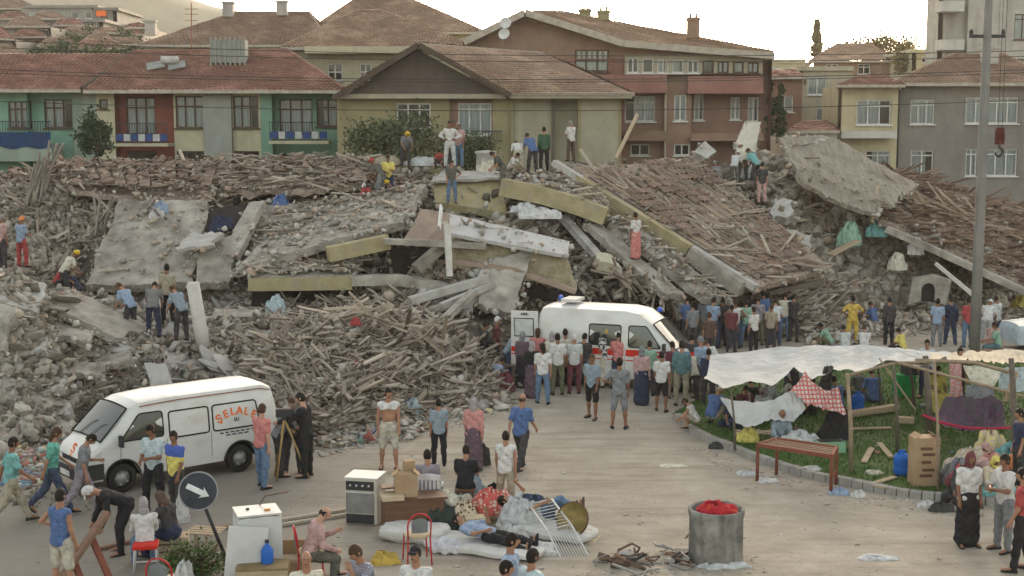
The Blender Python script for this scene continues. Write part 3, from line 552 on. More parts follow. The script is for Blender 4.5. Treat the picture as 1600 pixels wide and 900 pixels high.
# loose rafters lying down the big slab and bundles of sticks
def rafters(label, a, b, n, ln, mat, sp, name='rafter_bundle', dirv=None):
    root = empty(name, a, 0, label, 'timber'); 
    for k in range(n):
        t = random.random(); p = a.lerp(b, t)-a; d = Vector(dirv) if dirv else Vector((0, 0, 1)); d = (d+Vector([random.gauss(0, sp) for _ in range(3)])).normalized()
        m = MB(); L = ln*random.uniform(.6, 1.15); m.bar(p-d*L/2, p+d*L/2, random.uniform(.06, .11), random.uniform(.04, .08)); m.build('rafter', mat, root)
rafters('fan of grey rafters sticking down at the left end of the crest', P(45, 300, 50), P(78, 270, 50), 16, 2.6, M('grey_rafter', [(.2, .18, .155), (.3, .27, .235)], scale=3), .12, dirv=(.35, -.2, .9))
rafters('loose rafters crossing the tiled slab', P(930, 275, 51), P(1230, 410, 48.2), 26, 2.6, m_wood, .3, dirv=(.7, -.45, -.45))
rafters('long rafters fallen down the right timber roof', P(1400, 300, 56), P(1590, 370, 55), 26, 3.4, M('pale_rafter', [(.25, .19, .145), (.36, .29, .22)], scale=3), .25, dirv=(.8, -.2, -.42))
rafters('splintered rafters above the left smooth slab', P(120, 330, 48), P(270, 350, 48), 22, 2.0, M('grey_rafter', (.2, .2, .2)), .9, dirv=(.3, -.2, .6))
rafters('crossed pale boards on top of the timber heap', P(540, 480, 37.4), P(700, 540, 37.2), 22, 1.8, m_wood, .8, dirv=(.6, -.3, .3))
rafters('twisted sticks below the woman in red', P(960, 430, 46), P(1060, 470, 45.6), 34, 1.5, m_wood, .6, dirv=(.5, -.2, -.4))
def on_quad(c, lift=0):
    a, b, cc, d = [np.array(P(*q)) for q in c]
    def f(q):
        n = len(q); u = RNG.random((n, 1)); v = RNG.random((n, 1)); return (a*(1-u)+b*u)*(1-v)+(d*(1-u)+cc*u)*v+np.array([0, 0, lift]), np.ones(n, bool)
    return f
B_ = [(0, 0), (1, 0), (1, 1), (0, 1)]
Q_big = [(372, 420, 43.5), (625, 348, 44.9), (662, 290, 49.7), (475, 320, 50)]
for c, n1, n2, k3, wh in ((Q_big, 800, 60, 40, 'mid'), ([(130, 440, 44.6), (300, 440, 44.6), (328, 315, 48.5), (188, 315, 48.5)], 160, 10, 8, 'leftm'), ([(385, 410, 45), (470, 345, 47), (560, 312, 50.3), (412, 318, 50)], 400, 40, 20, 'mid'), ([(388, 431, 43), (552, 429, 43.2), (560, 402, 45.4), (410, 407, 45.4)], 900, 160, 120, 'mid'),
      ([(795, 285, 49.2), (950, 328, 48), (940, 300, 50.3), (850, 272, 51.3)], 300, 60, 40, 'mid'), ([(868, 262, 51), (1180, 452, 46), (1302, 418, 49), (1092, 250, 55.2)], 500, 170, 50, 'right'), ([(1248, 280, 53.6), (1390, 335, 53), (1432, 290, 57.3), (1215, 214, 57.4)], 120, 20, 10, 'right'),
      ([(1372, 342, 53.9), (1650, 470, 50.6), (1690, 352, 58), (1428, 290, 58)], 300, 900, 300, 'rr'), ([(108, 292, 49.7), (335, 306, 49.7), (352, 250, 54.6), (84, 256, 53.6)], 900, 60, 500, 'crest'), ([(330, 306, 50.1), (560, 290, 50.2), (600, 248, 54.5), (350, 248, 55)], 900, 300, 300, 'crest'), ([(702, 364, 43.6), (888, 399, 43.4), (891, 377, 45.5), (700, 333, 45.7)], 60, 6, 4, 'mid'), ([(948, 345, 48), (1098, 466, 45.2), (1150, 470, 45.4), (985, 342, 48.8)], 200, 60, 40, 'mid')):
    scatter(B_, n1, 'chunk', .04, .28, m_chunkw if wh in ('mid', 'leftm') else m_chunk, wh, surf=on_quad(c, .02)); scatter(B_, n2, 'stick', .3, 2.0, m_woodr if wh == 'rr' else m_wood, wh, yaw=-.5, ysd=.7, psd=.15, surf=on_quad(c, .08)); scatter(B_, k3, 'slabbit', .15, .7, m_chunkw if wh != 'crest' else m_tile, wh, surf=on_quad(c, .05))
# ------------------------------------------------------------ split the scattered pieces
LM = [(P(*q[:3]), q[3]) for q in [(20, 600, 33, 'the left frame edge'), (40, 460, 35, 'the torn slab at the left edge'), (110, 620, 33.5, 'the lumps behind the van bonnet'), (150, 500, 37, 'the square cornered flat slab'), (206, 520, 38, 'the leftmost searcher'), (290, 530, 37.6, 'the round white column'), (250, 585, 35, 'the pale slab behind the van roof'), (350, 560, 37, 'the ground right of the white column'), (400, 620, 34, 'the rear end of the white van'),
   (480, 560, 35.5, 'the left side of the timber heap'), (520, 650, 33, 'the left foot of the timber heap'), (560, 500, 37, 'the top of the timber heap'), (610, 600, 34.5, 'the middle of the timber heap'), (640, 650, 34, 'the middle foot of the timber heap'), (700, 560, 37, 'the right side of the timber heap'), (720, 630, 35.5, 'the right foot of the timber heap'), (780, 590, 38, 'the ambulance rear door'), (470, 490, 41, 'the dark opening under the ochre beam'), (770, 470, 42, 'the leaning upright slab'),
   (60, 290, 51, 'the fan of grey rafters'), (160, 270, 53, 'the left fallen roof sheet'), (290, 270, 53, 'the middle of the left crest'), (400, 265, 52, 'the crest before the grey pilaster'), (500, 260, 52, 'the crest before the teal balcony'), (600, 300, 50.5, 'the rescuers in helmets'), (60, 350, 48, 'the men at the left edge'), (200, 350, 48, 'the smooth tilted slab'), (340, 345, 47, 'the dark hole'), (450, 340, 48, 'the blue cloth'), (520, 370, 46, 'the biggest dusty slab'), (480, 425, 43.5, 'the horizontal ochre beam'),
   (650, 360, 45, 'the pinkish wall piece'), (640, 420, 44, 'the grey curved beam'), (730, 300, 50, 'the boy on the ochre wall'), (800, 370, 45, 'the grey sheet panel'), (850, 420, 44.5, 'the rough ochre wall'), (860, 310, 49, 'the long dusty ochre beam'), (950, 400, 46.5, 'the cream topped block'), (1000, 440, 46.5, 'the woman in the red skirt'), (940, 280, 51.5, 'the top of the tiled slab'), (1020, 300, 51.5, 'the upper middle of the tiled slab'), (1100, 360, 50, 'the middle of the tiled slab'), (1200, 400, 49.5, 'the lower tiled slab'), (1130, 460, 47, 'the crowd beside the ambulance'),
   (1170, 280, 55, 'the rescuers on the right crest'), (1220, 330, 53, 'the round boulder slab'), (1240, 380, 52, 'the fallen slab under the boulder'), (1300, 350, 54, 'the hollow below the ribbed slab'), (1320, 400, 53, 'the ochre board'), (1380, 400, 53, 'the turquoise bundle'), (1300, 450, 51.5, 'the slope above the yellow shirt'), (1360, 470, 52, 'the slope above the man in black'), (1450, 440, 53, 'the arched concrete wall'), (1400, 310, 57, 'the lower end of the ribbed slab'), (1470, 350, 55, 'the upper timber roof'), (1500, 310, 58, 'the grey house wall'), (1530, 400, 54, 'the concrete pole'), (1590, 370, 55, 'the right frame edge'), (1560, 460, 55, 'the goods heap right of the pole'), (1250, 500, 49, 'the rubble foot behind the tarpaulin')]]
LMP = np.array([tuple(p) for p, _ in LM]); SEEN = {}
def lab_for(kind, base, p, sz):
    k = int(np.argmin(((LMP-p)**2).sum(1))); s_ = sorted(sz); el = s_[2]/max(s_[1], 1e-3); fl = s_[1]/max(s_[0], 1e-3); L = s_[2]
    shp = {'chunk': 'long' if el > 1.35 else 'flattish' if fl > 1.35 else 'blocky', 'slabbit': 'long' if el > 1.4 else 'squarish', 'stick': 'thick' if s_[1] > .11 else 'thin', 'tile': 'loose', 'scrap': 'long' if el > 1.6 else 'flat' if fl > 2 else 'lumpy'}[kind]
    q = {'chunk': (.4, .6), 'slabbit': (.8, 1.2), 'stick': (1.2, 1.8), 'tile': (9, 9), 'scrap': (.25, .35)}[kind]; szn = 'small' if L < q[0] else 'middling' if L < q[1] else 'big'
    return f"{szn} {shp} {base} near {LM[k][1]}", LM[k][1]
NAMES = {'chunk': ('concrete_chunk', 'grey concrete chunk', 'rubble', 300), 'slabbit': ('slab_fragment', 'broken slab fragment', 'rubble', 300), 'stick': ('broken_plank', 'splintered plank', 'plank', 300),
         'tile': ('loose_roof_tile', 'clay roof tile', 'tile', 300), 'scrap': ('debris_scrap', 'coloured scrap', 'debris', 300)}
for kind, (nm, lab, cat, lim) in NAMES.items():
    ent = []
    for gi, (k, mat, wh, pos, sz, R, wch) in enumerate(POOLS_ALL):
        if k == kind:
            app = np.sort(sz, 1)[:, 1]*np.sort(sz, 1)[:, 2]/pos[:, 1]**2
            ent += [(app[i], gi, i) for i in range(len(pos))]
    ent.sort(reverse=True); top = {}
    for _, gi, i in ent[:lim]: top.setdefault(gi, set()).add(i)
    for gi, (k, mat, wh, pos, sz, R, wch) in enumerate(POOLS_ALL):
        if k != kind: continue
        ind = top.get(gi, set())
        for i in ind:
            m4 = Matrix.Translation(pos[i]) @ Matrix(R[i].tolist()).to_4x4() @ Matrix.Diagonal((*sz[i], 1))
            o = inst(nm, pool_mesh(kind, int(wch[i]), mat)); o.matrix_world = m4
            lb, wh2 = lab_for(kind, lab, pos[i], sz[i]); tag(o, lb, cat, nm.replace('_', ' ')+'s near '+wh2)
        rest = np.array([i not in ind for i in range(len(pos))])
        if rest.any():
            o = batch({'chunk': 'small_rubble', 'slabbit': 'slab_crumbs', 'stick': 'small_planks', 'tile': 'tile_shards', 'scrap': 'small_scraps'}[kind], kind, pos[rest], sz[rest], R[rest], mat, wch[rest])
            tag(o, 'small loose pieces '+L_[wh], 'rubble', None, 'stuff')
# ------------------------------------------------------------ houses behind the rubble
m_glass = bpy.data.materials.new('window_glass'); m_glass.use_nodes = True
_n = m_glass.node_tree.nodes; _l = m_glass.node_tree.links; _n.clear()
_o = _n.new('ShaderNodeOutputMaterial'); _t = _n.new('ShaderNodeBsdfTransparent'); _g = _n.new('ShaderNodeBsdfGlossy'); _m = _n.new('ShaderNodeMixShader'); _f = _n.new('ShaderNodeFresnel')
_t.inputs[0].default_value = (.75, .8, .8, 1); _g.inputs[0].default_value = (.9, .95, 1, 1); _g.inputs[1].default_value = .06; _f.inputs[0].default_value = 1.6
_l.new(_f.outputs[0], _m.inputs[0]); _l.new(_t.outputs[0], _m.inputs[1]); _l.new(_g.outputs[0], _m.inputs[2]); _l.new(_m.outputs[0], _o.inputs[0])
m_curt = M('net_curtain', [(.38, .4, .4), (.62, .63, .62)], scale=3, stretch=(8, 1, .3), bump=.2)
m_room = M('indoor_shade_paint', (.035, .033, .03), bump=0)  # indoor shade put into the colour of backings
m_fw = M('white_frame', (.55, .54, .5), bump=0); m_fd = M('brown_frame', (.09, .06, .045), bump=0)
def wallmat(nm, c, **k): return M(nm, [tuple(x*.86 for x in c), tuple(x*1.08 for x in c)], scale=1.2, bump=.15, bscale=12, extra=streaks(tuple(x*.6 for x in c), (1.2, 1.2, .35), .5, .75, .6), **k)
w_cream = wallmat('wall_cream', (.42, .39, .27)); w_teal = wallmat('wall_teal', (.17, .3, .225)); w_greygreen = wallmat('wall_greygreen', (.24, .29, .24)); w_red = wallmat('wall_red', (.24, .085, .065))
w_olive = wallmat('wall_olive', (.26, .23, .13)); w_pilas = wallmat('wall_pilaster', (.26, .27, .24)); w_greyc = wallmat('wall_bare_concrete', (.33, .30, .22)); w_brown = wallmat('wall_brown', (.25, .165, .12))
w_band = wallmat('wall_pinkred', (.26, .135, .11)); w_gable = wallmat('wall_dark_boards', (.12, .095, .08)); w_grey = wallmat('wall_grey_render', (.2, .185, .165)); w_yel = wallmat('wall_yellow', (.42, .37, .24))
w_white = wallmat('wall_whitewash', (.45, .44, .4)); w_tower = wallmat('wall_tower', (.36, .34, .3)); w_blue = wallmat('wall_blue', (.08, .13, .25)); w_brick = wallmat('wall_red_brown', (.21, .13, .1))
m_trim = M('eave_trim', (.36, .32, .26), bump=.1)
def rooftiles(nm, a, b):
    def ex(n, l, out, src, tc):
        mp = n.new('ShaderNodeMapping'); mp.inputs['Scale'].default_value = (3.6, 2.8, 5); l.new(tc.outputs['Object'], mp.inputs[0])
        v = n.new('ShaderNodeTexVoronoi'); l.new(mp.outputs[0], v.inputs['Vector']); s = n.new('ShaderNodeSeparateColor'); l.new(v.outputs['Color'], s.inputs[0])
        r = n.new('ShaderNodeMapRange'); r.inputs[3].default_value = .72; r.inputs[4].default_value = 1.22; l.new(s.outputs[0], r.inputs[0])
        c = n.new('ShaderNodeCombineXYZ')
        for i in range(3): l.new(r.outputs[0], c.inputs[i])
        mx = n.new('ShaderNodeMixRGB'); mx.blend_type = 'MULTIPLY'; mx.inputs[0].default_value = 1; l.new(out, mx.inputs[1]); l.new(c.outputs[0], mx.inputs[2]); return mx.outputs[0]
    return M(nm, [tuple(x*.85 for x in a), a, tuple(x*1.12 for x in b)], scale=.5, bump=.3, extra=ex)
r_red = rooftiles('roof_red', (.2, .105, .08), (.29, .16, .125)); r_tan = rooftiles('roof_tan', (.25, .17, .12), (.36, .26, .19)); r_dull = rooftiles('roof_dull', (.22, .15, .11), (.3, .215, .165))
def off(o, base): o.matrix_parent_inverse = Matrix.Translation(-Vector(base)); return o
def roof_sheet(parent, base, c, mat, course=.36, wave=.28, name='roof'):
    """tiled slope: a,b along the eave, cc,d along the ridge; stepped courses and pantile waves are real relief"""
    a, b, cc, d = [Vector(q) for q in c]; L = max((b-a).length, (cc-d).length, .3); W = max((d-a).length, (cc-b).length, .3)
    n = ((b-a).cross(d-a)) if (b-a).length > .01 else (cc-a).cross(d-a); n.normalize(); n = -n if n.z < 0 else n
    nv = max(3, int(W/course)); nu = max(4, min(420, int(L/wave*3)))
    vs = []; us = np.linspace(0, 1, nu+1); mb = MB()
    for j in range(nv):
        for t, h in ((j/nv, .07), ((j+1)/nv, .015)):
            for i, u in enumerate(us):
                p = (a*(1-u)+b*u)*(1-t)+(d*(1-u)+cc*u)*t
                sag = .05*math.sin(u*7+t*3)*math.sin(3.14*t)
                vs.append(p+n*(h+sag+.028*math.cos(i*2*math.pi/3)+.012*math.sin(i*12.9+j*7.7)))
    fs = [(r*(nu+1)+i, r*(nu+1)+i+1, (r+1)*(nu+1)+i+1, (r+1)*(nu+1)+i) for r in range(2*nv-1) for i in range(nu)]
    mb.add(vs, fs); o = off(mb.build(name, mat, parent), base)
    e = MB(); 
    if (b-a).length > .5: e.bar(a-n*.04, b-n*.04, .1, .16)
    if e.v: off(e.build('eave_board', m_trim, parent), base)
    return o
def ridge_caps(parent, base, p, q, mat):
    m = MB(); m.tube([p, q], .11, 6); off(m.build('ridge_tiles', mat, parent), base)
def facade(parent, base, Y, x0, x1, z0, z1, mat, ops=(), th=.25, depth=.16):
    """wall with real openings; ops = (x0,x1,z0,z1)"""
    m = MB(); xs = sorted({x0, x1, *[o[0] for o in ops], *[o[1] for o in ops]}); zs = sorted({z0, z1, *[o[2] for o in ops], *[o[3] for o in ops]})
    xs = [x for x in xs if x0 <= x <= x1]; zs = [z for z in zs if z0 <= z <= z1]
    for i in range(len(xs)-1):
        for j in range(len(zs)-1):
            cx, cz = (xs[i]+xs[i+1])/2, (zs[j]+zs[j+1])/2
            if any(o[0] < cx < o[1] and o[2] < cz < o[3] for o in ops): continue
            m.add([(xs[i], Y, zs[j]), (xs[i+1], Y, zs[j]), (xs[i+1], Y, zs[j+1]), (xs[i], Y, zs[j+1])], [(0, 1, 2, 3)])
    for a, b, c, d in ops:
        m.add([(a, Y, c), (b, Y, c), (b, Y, d), (a, Y, d), (a, Y+depth, c), (b, Y+depth, c), (b, Y+depth, d), (a, Y+depth, d)], [(0, 4, 5, 1), (1, 5, 6, 2), (2, 6, 7, 3), (3, 7, 4, 0)])
    return off(m.build('wall', mat, parent), base)
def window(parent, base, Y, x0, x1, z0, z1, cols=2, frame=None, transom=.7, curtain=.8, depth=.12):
    frame = frame or m_fw; m = MB(); t = .07; y = Y+depth; xs = np.linspace(x0, x1, cols+1); zt = z0+(z1-z0)*transom if transom else None
    for x in xs: m.box((min(max(x, x0+t/2), x1-t/2), y, (z0+z1)/2), (t, .06, z1-z0))
    for z in [z0+t/2, z1-t/2]+([zt] if zt else []): m.box(((x0+x1)/2, y-.004, z), (x1-x0, .06, t))
    m.box(((x0+x1)/2, Y-.02, z0-.04), (x1-x0+.16, .24, .07))
    w_ = off(m.build('window', frame, parent), base)
    for i in range(cols):
        for (c, d) in (((z0+t, zt-t/2), (zt+t/2, z1-t)) if zt else ((z0+t, z1-t),)):
            g_ = MB(); g_.add([(xs[i]+t/2, y+.01, c), (xs[i+1]-t/2, y+.01, c), (xs[i+1]-t/2, y+.01, d), (xs[i]+t/2, y+.01, d)], [(0, 1, 2, 3)])
            g_.build('pane', m_glass, w_)
    r = MB(); 
    if random.random() < curtain:
        k0, k1 = (0, 1) if random.random() < .6 else ((0, .7) if random.random() < .5 else (.3, 1))
        r.grid(lambda u, v: (x0+(x1-x0)*(k0+(k1-k0)*u), y+.1+.03*math.sin(u*40), z0+(z1-z0)*v), 30, 1); r.build('curtain', m_curt, w_)
    r = MB(); r.box(((x0+x1)/2, y+.35, (z0+z1)/2), (x1-x0+.1, .3, z1-z0+.1)); r.build('interior_shade_box', m_room, w_)  # opaque box painted near-black as the shade of the unlit room
    return w_
def px_rect(Y, x0, y0, x1, y1):
    a = P(x0, y1, Y); b = P(x1, y0, Y); return (a.x, b.x, a.z, b.z)
def segs(parent, base, Y, zt, zb, L, wins):
    """L = (px0, px1, material, dy); wins = (px0,py0,px1,py1,cols,frame,transom,curtain)"""
    for x0, x1, mat, dy in L:
        y = Y+dy; X0, X1 = P(x0, 200, Y).x, P(x1, 200, Y).x
        ops = []
        for wn in wins:
            if x0 <= (wn[0]+wn[2])/2 < x1:
                r = px_rect(y, *wn[:4]); r = (max(r[0], X0+.02), min(r[1], X1-.02), max(r[2], zb+.05), min(r[3], zt-.05)); ops.append(r)
                window(parent, base, y, *r, cols=wn[4], frame=wn[5] if len(wn) > 5 and wn[5] else None, transom=wn[6] if len(wn) > 6 else .7, curtain=wn[7] if len(wn) > 7 else .85)
        facade(parent, base, y, X0, X1, zb, zt, mat, ops)
        if dy:
            m = MB(); y2 = Y if dy > 0 else Y+abs(dy)*0; lo, hi = min(Y, y), max(Y, y)
            for X in (X0, X1): m.add([(X, lo, zb), (X, hi, zb), (X, hi, zt), (X, lo, zt)], [(0, 1, 2, 3)])
            off(m.build('wall_return', mat, parent), base)
def back_box(parent, base, x0, x1, Y0, Y1, zt, mat):
    m = MB(); m.add([(x0, Y0, 0), (x1, Y0, 0), (x1, Y1, 0), (x0, Y1, 0), (x0, Y0, zt), (x1, Y0, zt), (x1, Y1, zt), (x0, Y1, zt)], [(0, 3, 7, 4), (1, 5, 6, 2), (2, 6, 7, 3)]); off(m.build('side_wall', mat, parent), base)
def chimney(parent, base, px, py0, py1, Y, wpx, mat):
    r = px_rect(Y, px-wpx/2, py0, px+wpx/2, py1); m = MB(); W = r[1]-r[0]
    m.box(((r[0]+r[1])/2, Y, (r[2]+r[3])/2), (W, W*.8, r[3]-r[2])); m.box(((r[0]+r[1])/2, Y, r[3]-.12), (W*1.18, W, .12))
    for s in (-.25, .25): m.box(((r[0]+r[1])/2+s*W, Y, r[3]+.1), (W*.18, W*.3, .22))
    off(m.build('chimney', mat, parent), base)
def dish(px, py, Y, r, label):
    m = MB(); c = P(px, py, Y); R = Euler((math.radians(75), 0, math.radians(random.uniform(-30, 30)))).to_matrix()
    m.lathe([(.02, 0), (r*.5, .04), (r, .14), (r*1.02, .15), (r*.5, .07), (.02, .03)], 14, c, R, cap=False); rt = empty('satellite_dish', c, 0, label, 'dish'); off(m.build('bowl', M('dish_grey', (.5, .5, .48), bump=0), rt), c)
    s = MB(); s.tube([c+Vector((0, .05, 0)), c+Vector((0, .1, -r*1.9))], .035, 6); off(s.build('mast', m_steel, rt), c)
def railing(parent, base, Y, x0, x1, z0, z1, mat, step=.14):
    m = MB(); m.bar((x0, Y, z1), (x1, Y, z1), .05, .05); m.bar((x0, Y, z0+.05), (x1, Y, z0+.05), .04, .04)
    for i in range(int((x1-x0)/step)+1): m.box((x0+i*step, Y, (z0+z1)/2), (.025, .025, z1-z0))
    return off(m.build('railing', mat, parent), base)
m_iron = M('dark_ironwork', (.05, .05, .05), bump=0); m_pb = M('panel_blue', (.035, .07, .19), bump=.05); m_pw = M('panel_white', (.42, .43, .42), bump=.05)
# --- long two-tone house on the left
Y = 72; hb = P(260, 205, Y); hb.z = 0
h1 = empty('terrace_house', hb, 0, 'long low house with teal, red and cream painted bays under one red tiled roof', 'house')
zt = P(100, 141, Y).z; zb = 0
segs(h1, hb, Y, zt, zb, [(-90, 44, w_teal, 0), (44, 115, w_teal, .5), (115, 152, w_greygreen, 0), (152, 180, w_cream, 0), (180, 272, w_red, .9), (272, 320, w_cream, 0), (320, 364, w_pilas, -.35), (364, 408, w_cream, 0), (408, 426, w_teal, -.1), (426, 532, w_teal, .9)],
     [(14, 158, 48, 200, 3, m_fd, .7), (70, 155, 112, 200, 3, m_fd, .7), (155, 155, 168, 170, 1, m_fd, 0), (198, 152, 242, 210, 3, m_fd, .72), (275, 150, 318, 200, 3, m_fd, .68), (365, 150, 403, 200, 3, m_fd, .68),
      (437, 155, 488, 208, 3, m_fd, .7), (495, 155, 530, 198, 2, m_fd, .7), (276, 236, 320, 249, 3, m_fd, 0, 0), (366, 236, 405, 249, 3, m_fd, 0, 0), (200, 236, 245, 262, 2, m_fd, 0, 0)])
back_box(h1, hb, P(-90, 200, Y).x, P(530, 200, Y).x, Y, Y+9, zt, w_cream)
a, b = P(-100, 141, Y-1), P(150, 139, Y-1); z = a.z
rY = Y+5.5; rz = P(0, 84, rY).z
V = lambda px, z, Y: Vector((P(px, 200, Y).x, Y, z))
roof_sheet(h1, hb, [V(-110, z, Y-1), V(128, z, Y-1), V(212, rz, rY), V(-110, rz, rY)], r_red)
roof_sheet(h1, hb, [V(132, z-.05, Y-1.1), V(538, z-.05, Y-1.1), V(452, rz+.15, rY), V(214, rz+.15, rY)], r_red)
roof_sheet(h1, hb, [V(538, z, Y-1.1), V(538, z, Y+10), V(452, rz+.15, rY), V(452, rz+.15, rY)], r_red)
ridge_caps(h1, hb, V(212, rz+.12, rY), V(452, rz+.2, rY), r_red); ridge_caps(h1, hb, V(130, z+.1, Y-1), V(212, rz+.1, rY), M('valley_iron', (.08, .06, .05))); ridge_caps(h1, hb, V(538, z+.1, Y-1.1), V(452, rz+.2, rY), r_red)
for (x0, x1, y0, y1) in ((183, 262, 205, 222), (422, 512, 203, 218)):
    r = px_rect(Y-.9, x0, y0-12, x1, y1+2); m = MB(); m.box(((r[0]+r[1])/2, Y-.35, r[2]-.08), (r[1]-r[0]+.1, 1.5, .16)); off(m.build('balcony_slab', w_cream, h1), hb)
    railing(h1, hb, Y-1.0, r[0], r[1], r[2], r[3], m_iron); k = 7
    for i in range(k):
        q = MB(); xx = r[0]+(r[1]-r[0])*(i+.5)/k; q.box((xx, Y-1.05, r[2]+.30), ((r[1]-r[0])/k*.9 if i % 2 == 0 else .34, .04, .36)); off(q.build('balcony_panel', m_pb if i % 2 == 0 else m_pw, h1), hb)
r = px_rect(Y-.6, -30, 208, 92, 250); m = MB(); m.box(((r[0]+r[1])/2, Y-.9, (r[2]+r[3])/2-.3), (r[1]-r[0], 1.8, .9)); off(m.build('balcony_box', w_greygreen, h1), hb)
m = MB(); m.grid(lambda u, v: (r[0]+(r[1]-r[0])*u, Y-1.85+.05*math.sin(u*23), r[3]+.05-.75*v-.12*math.sin(u*9)**2*v), 30, 4); off(m.build('balcony_cover', M('blue_tarp', (.02, .05, .12)), h1), hb)
railing(h1, hb, Y-1.8, r[0], r[1], r[3]-.1, r[3]+.6, m_iron)
m = MB(); q = px_rect(Y+3, 330, 62, 382, 98); m.box(((q[0]+q[1])/2, Y+3.5, (q[2]+q[3])/2), (q[1]-q[0], 1, q[3]-q[2])); [m.box((q[0]+(q[1]-q[0])*i/7, Y+2.98, (q[2]+q[3])/2), (.08, .1, q[3]-q[2]+.3)) for i in range(8)]; off(m.build('roof_hut', w_pilas, h1), hb)
for px in (243, 276):
    c = P(px, 102, Y+2.2); m = MB(); m.box((0, 0, 0), (.95, .6, .06), Euler((math.radians(40), math.radians(-12), math.radians(10))).to_matrix()); o = m.build('solar_panel', M('solar_glass', (.22, .23, .21), rough=.4, bump=0, spec=.6)); o.location = c
    tag(o, ('left' if px < 260 else 'right')+' one of two pale solar panels tilted on the left red roof', 'solar panel')
c = P(262, 108, Y+2); m = MB(); m.tube([c+Vector((-.4, .3, .5)), c+Vector((.5, .3, .5))], .22, 12); o = m.build('water_tank', M('tank_metal', (.4, .4, .38)), smooth=True, label='pale cylinder tank between the two solar panels', cat='tank')
# --- olive house with the dark timber gable
Y = 64; hb = P(760, 205, Y); hb.z = 0
h2 = empty('gable_house', hb, 0, 'olive house with dark timber gable and long tan tiled roof behind the rescuers', 'house')
zt = P(700, 149, Y).z
segs(h2, hb, Y, zt, 0, [(527, 703, w_olive, 0), (703, 770, w_brown, .2), (770, 800, w_olive, 0), (800, 864, w_greyc, .1), (864, 905, w_greyc, .7), (905, 968, w_greyc, -.1)],
     [(620, 161, 673, 200, 3, m_fw, .72), (716, 161, 768, 211, 3, m_fw, .8)])
for px in (864, 905, 800, 968):
    m = MB(); X = P(px, 200, Y).x; m.box((X, Y-.06, zt/2), (.14, .14, zt-.02)); off(m.build('corner_strip', w_olive if px != 864 else w_gable, h2), hb)
back_box(h2, hb, P(527, 200, Y).x, P(968, 200, Y).x, Y, Y+9, zt, w_olive)
za = P(655, 68, Y-1).z; ze = P(700, 146, Y-1).z
m = MB(); m.poly([V(540, ze-.05, Y-.05), V(655, za-.25, Y-.05), V(785, ze-.05, Y-.05)], (0, .2, 0)); off(m.build('gable', w_gable, h2), hb)
for i in range(17):
    u = (i+.5)/17; px = 540+245*u; top = za-.25-(abs(px-655)/(115 if px < 655 else 130))*(za-.25-ze); m = MB(); X = P(px, 200, Y).x; m.box((X, Y-.09, (top+ze)/2-.05), (.42, .05, max(.05, top-ze-.1))); off(m.build('gable_board', w_gable, h2), hb)
roof_sheet(h2, hb, [V(525, ze-.1, Y-1), V(525, ze-.1, Y+8), V(655, za, Y+8), V(655, za, Y-1)], r_dull)
roof_sheet(h2, hb, [V(795, ze, Y-1.02), V(990, ze-.02, Y-1), V(848, za-.1, Y+4.5), V(655, za, Y-1)], r_tan)
roof_sheet(h2, hb, [V(655, za, Y-1), V(848, za-.1, Y+4.5), V(848, za-.1, Y+4.6), V(655, za, Y+4.6)], r_tan)
roof_sheet(h2, hb, [V(990, ze-.02, Y-1), V(990, ze-.02, Y+9), V(848, za-.1, Y+4.5), V(848, za-.1, Y+4.5)], r_tan)
for p, q in ((V(520, ze-.25, Y-1.05), V(655, za-.05, Y-1.05)), (V(655, za-.05, Y-1.05), V(798, ze-.1, Y-1.05))):
    m = MB(); m.bar(p, q, .1, .25); off(m.build('barge_board', M('dark_barge', (.08, .06, .045)), h2), hb)
m = MB(); m.bar(V(530, ze-.12, Y-.3), V(790, ze-.12, Y-.3), .6, .22); off(m.build('gable_sill', w_greyc, h2), hb)
m = MB(); m.box(((V(795, 0, Y).x+V(985, 0, Y).x)/2, Y-.4, ze-.16), (V(985, 0, Y).x-V(795, 0, Y).x, 1.1, .14)); off(m.build('soffit', w_greyc, h2), hb)
# balcony rail before the right window
r = px_rect(Y-.3, 735, 205, 785, 222); railing(h2, hb, Y-.3, r[0], r[1], r[2], r[3], m_iron)
# --- brown three-storey house
Y = 71; hb = P(1000, 205, Y); hb.z = 0
h3 = empty('apartment_house', hb, 0, 'three storey brown apartment house with pink balcony bands in the centre right', 'building')
zt = P(950, 92, Y).z; zt2 = P(950, 66, Y).z
segs(h3, hb, Y, zt, 0, [(735, 868, w_brown, .6), (868, 952, w_band, -.3), (952, 976, w_band, .0), (976, 1041, w_brown, .5), (1041, 1080, w_brown, 0), (1080, 1204, w_brick, .9)],
     [(898, 77, 951, 112, 3, m_fd, 0, 1), (976, 150, 1024, 190, 3, m_fw, .75, 1), (1053, 148, 1073, 189, 2, m_fw, 0, 1), (1084, 148, 1100, 188, 2, m_fw, 0, 1), (1141, 152, 1157, 187, 2, m_fw, 0, 1), (1168, 152, 1186, 190, 2, m_fw, 0, 1),
      (985, 225, 1015, 243, 2, m_fw, 0, 0), (1053, 225, 1078, 243, 2, m_fw, 0, 0)])
back_box(h3, hb, P(735, 200, Y).x, P(1204, 200, Y).x, Y+.9, Y+11, zt, w_brown)
rl = [(735, 64), (820, 24), (960, 63), (1200, 86)]
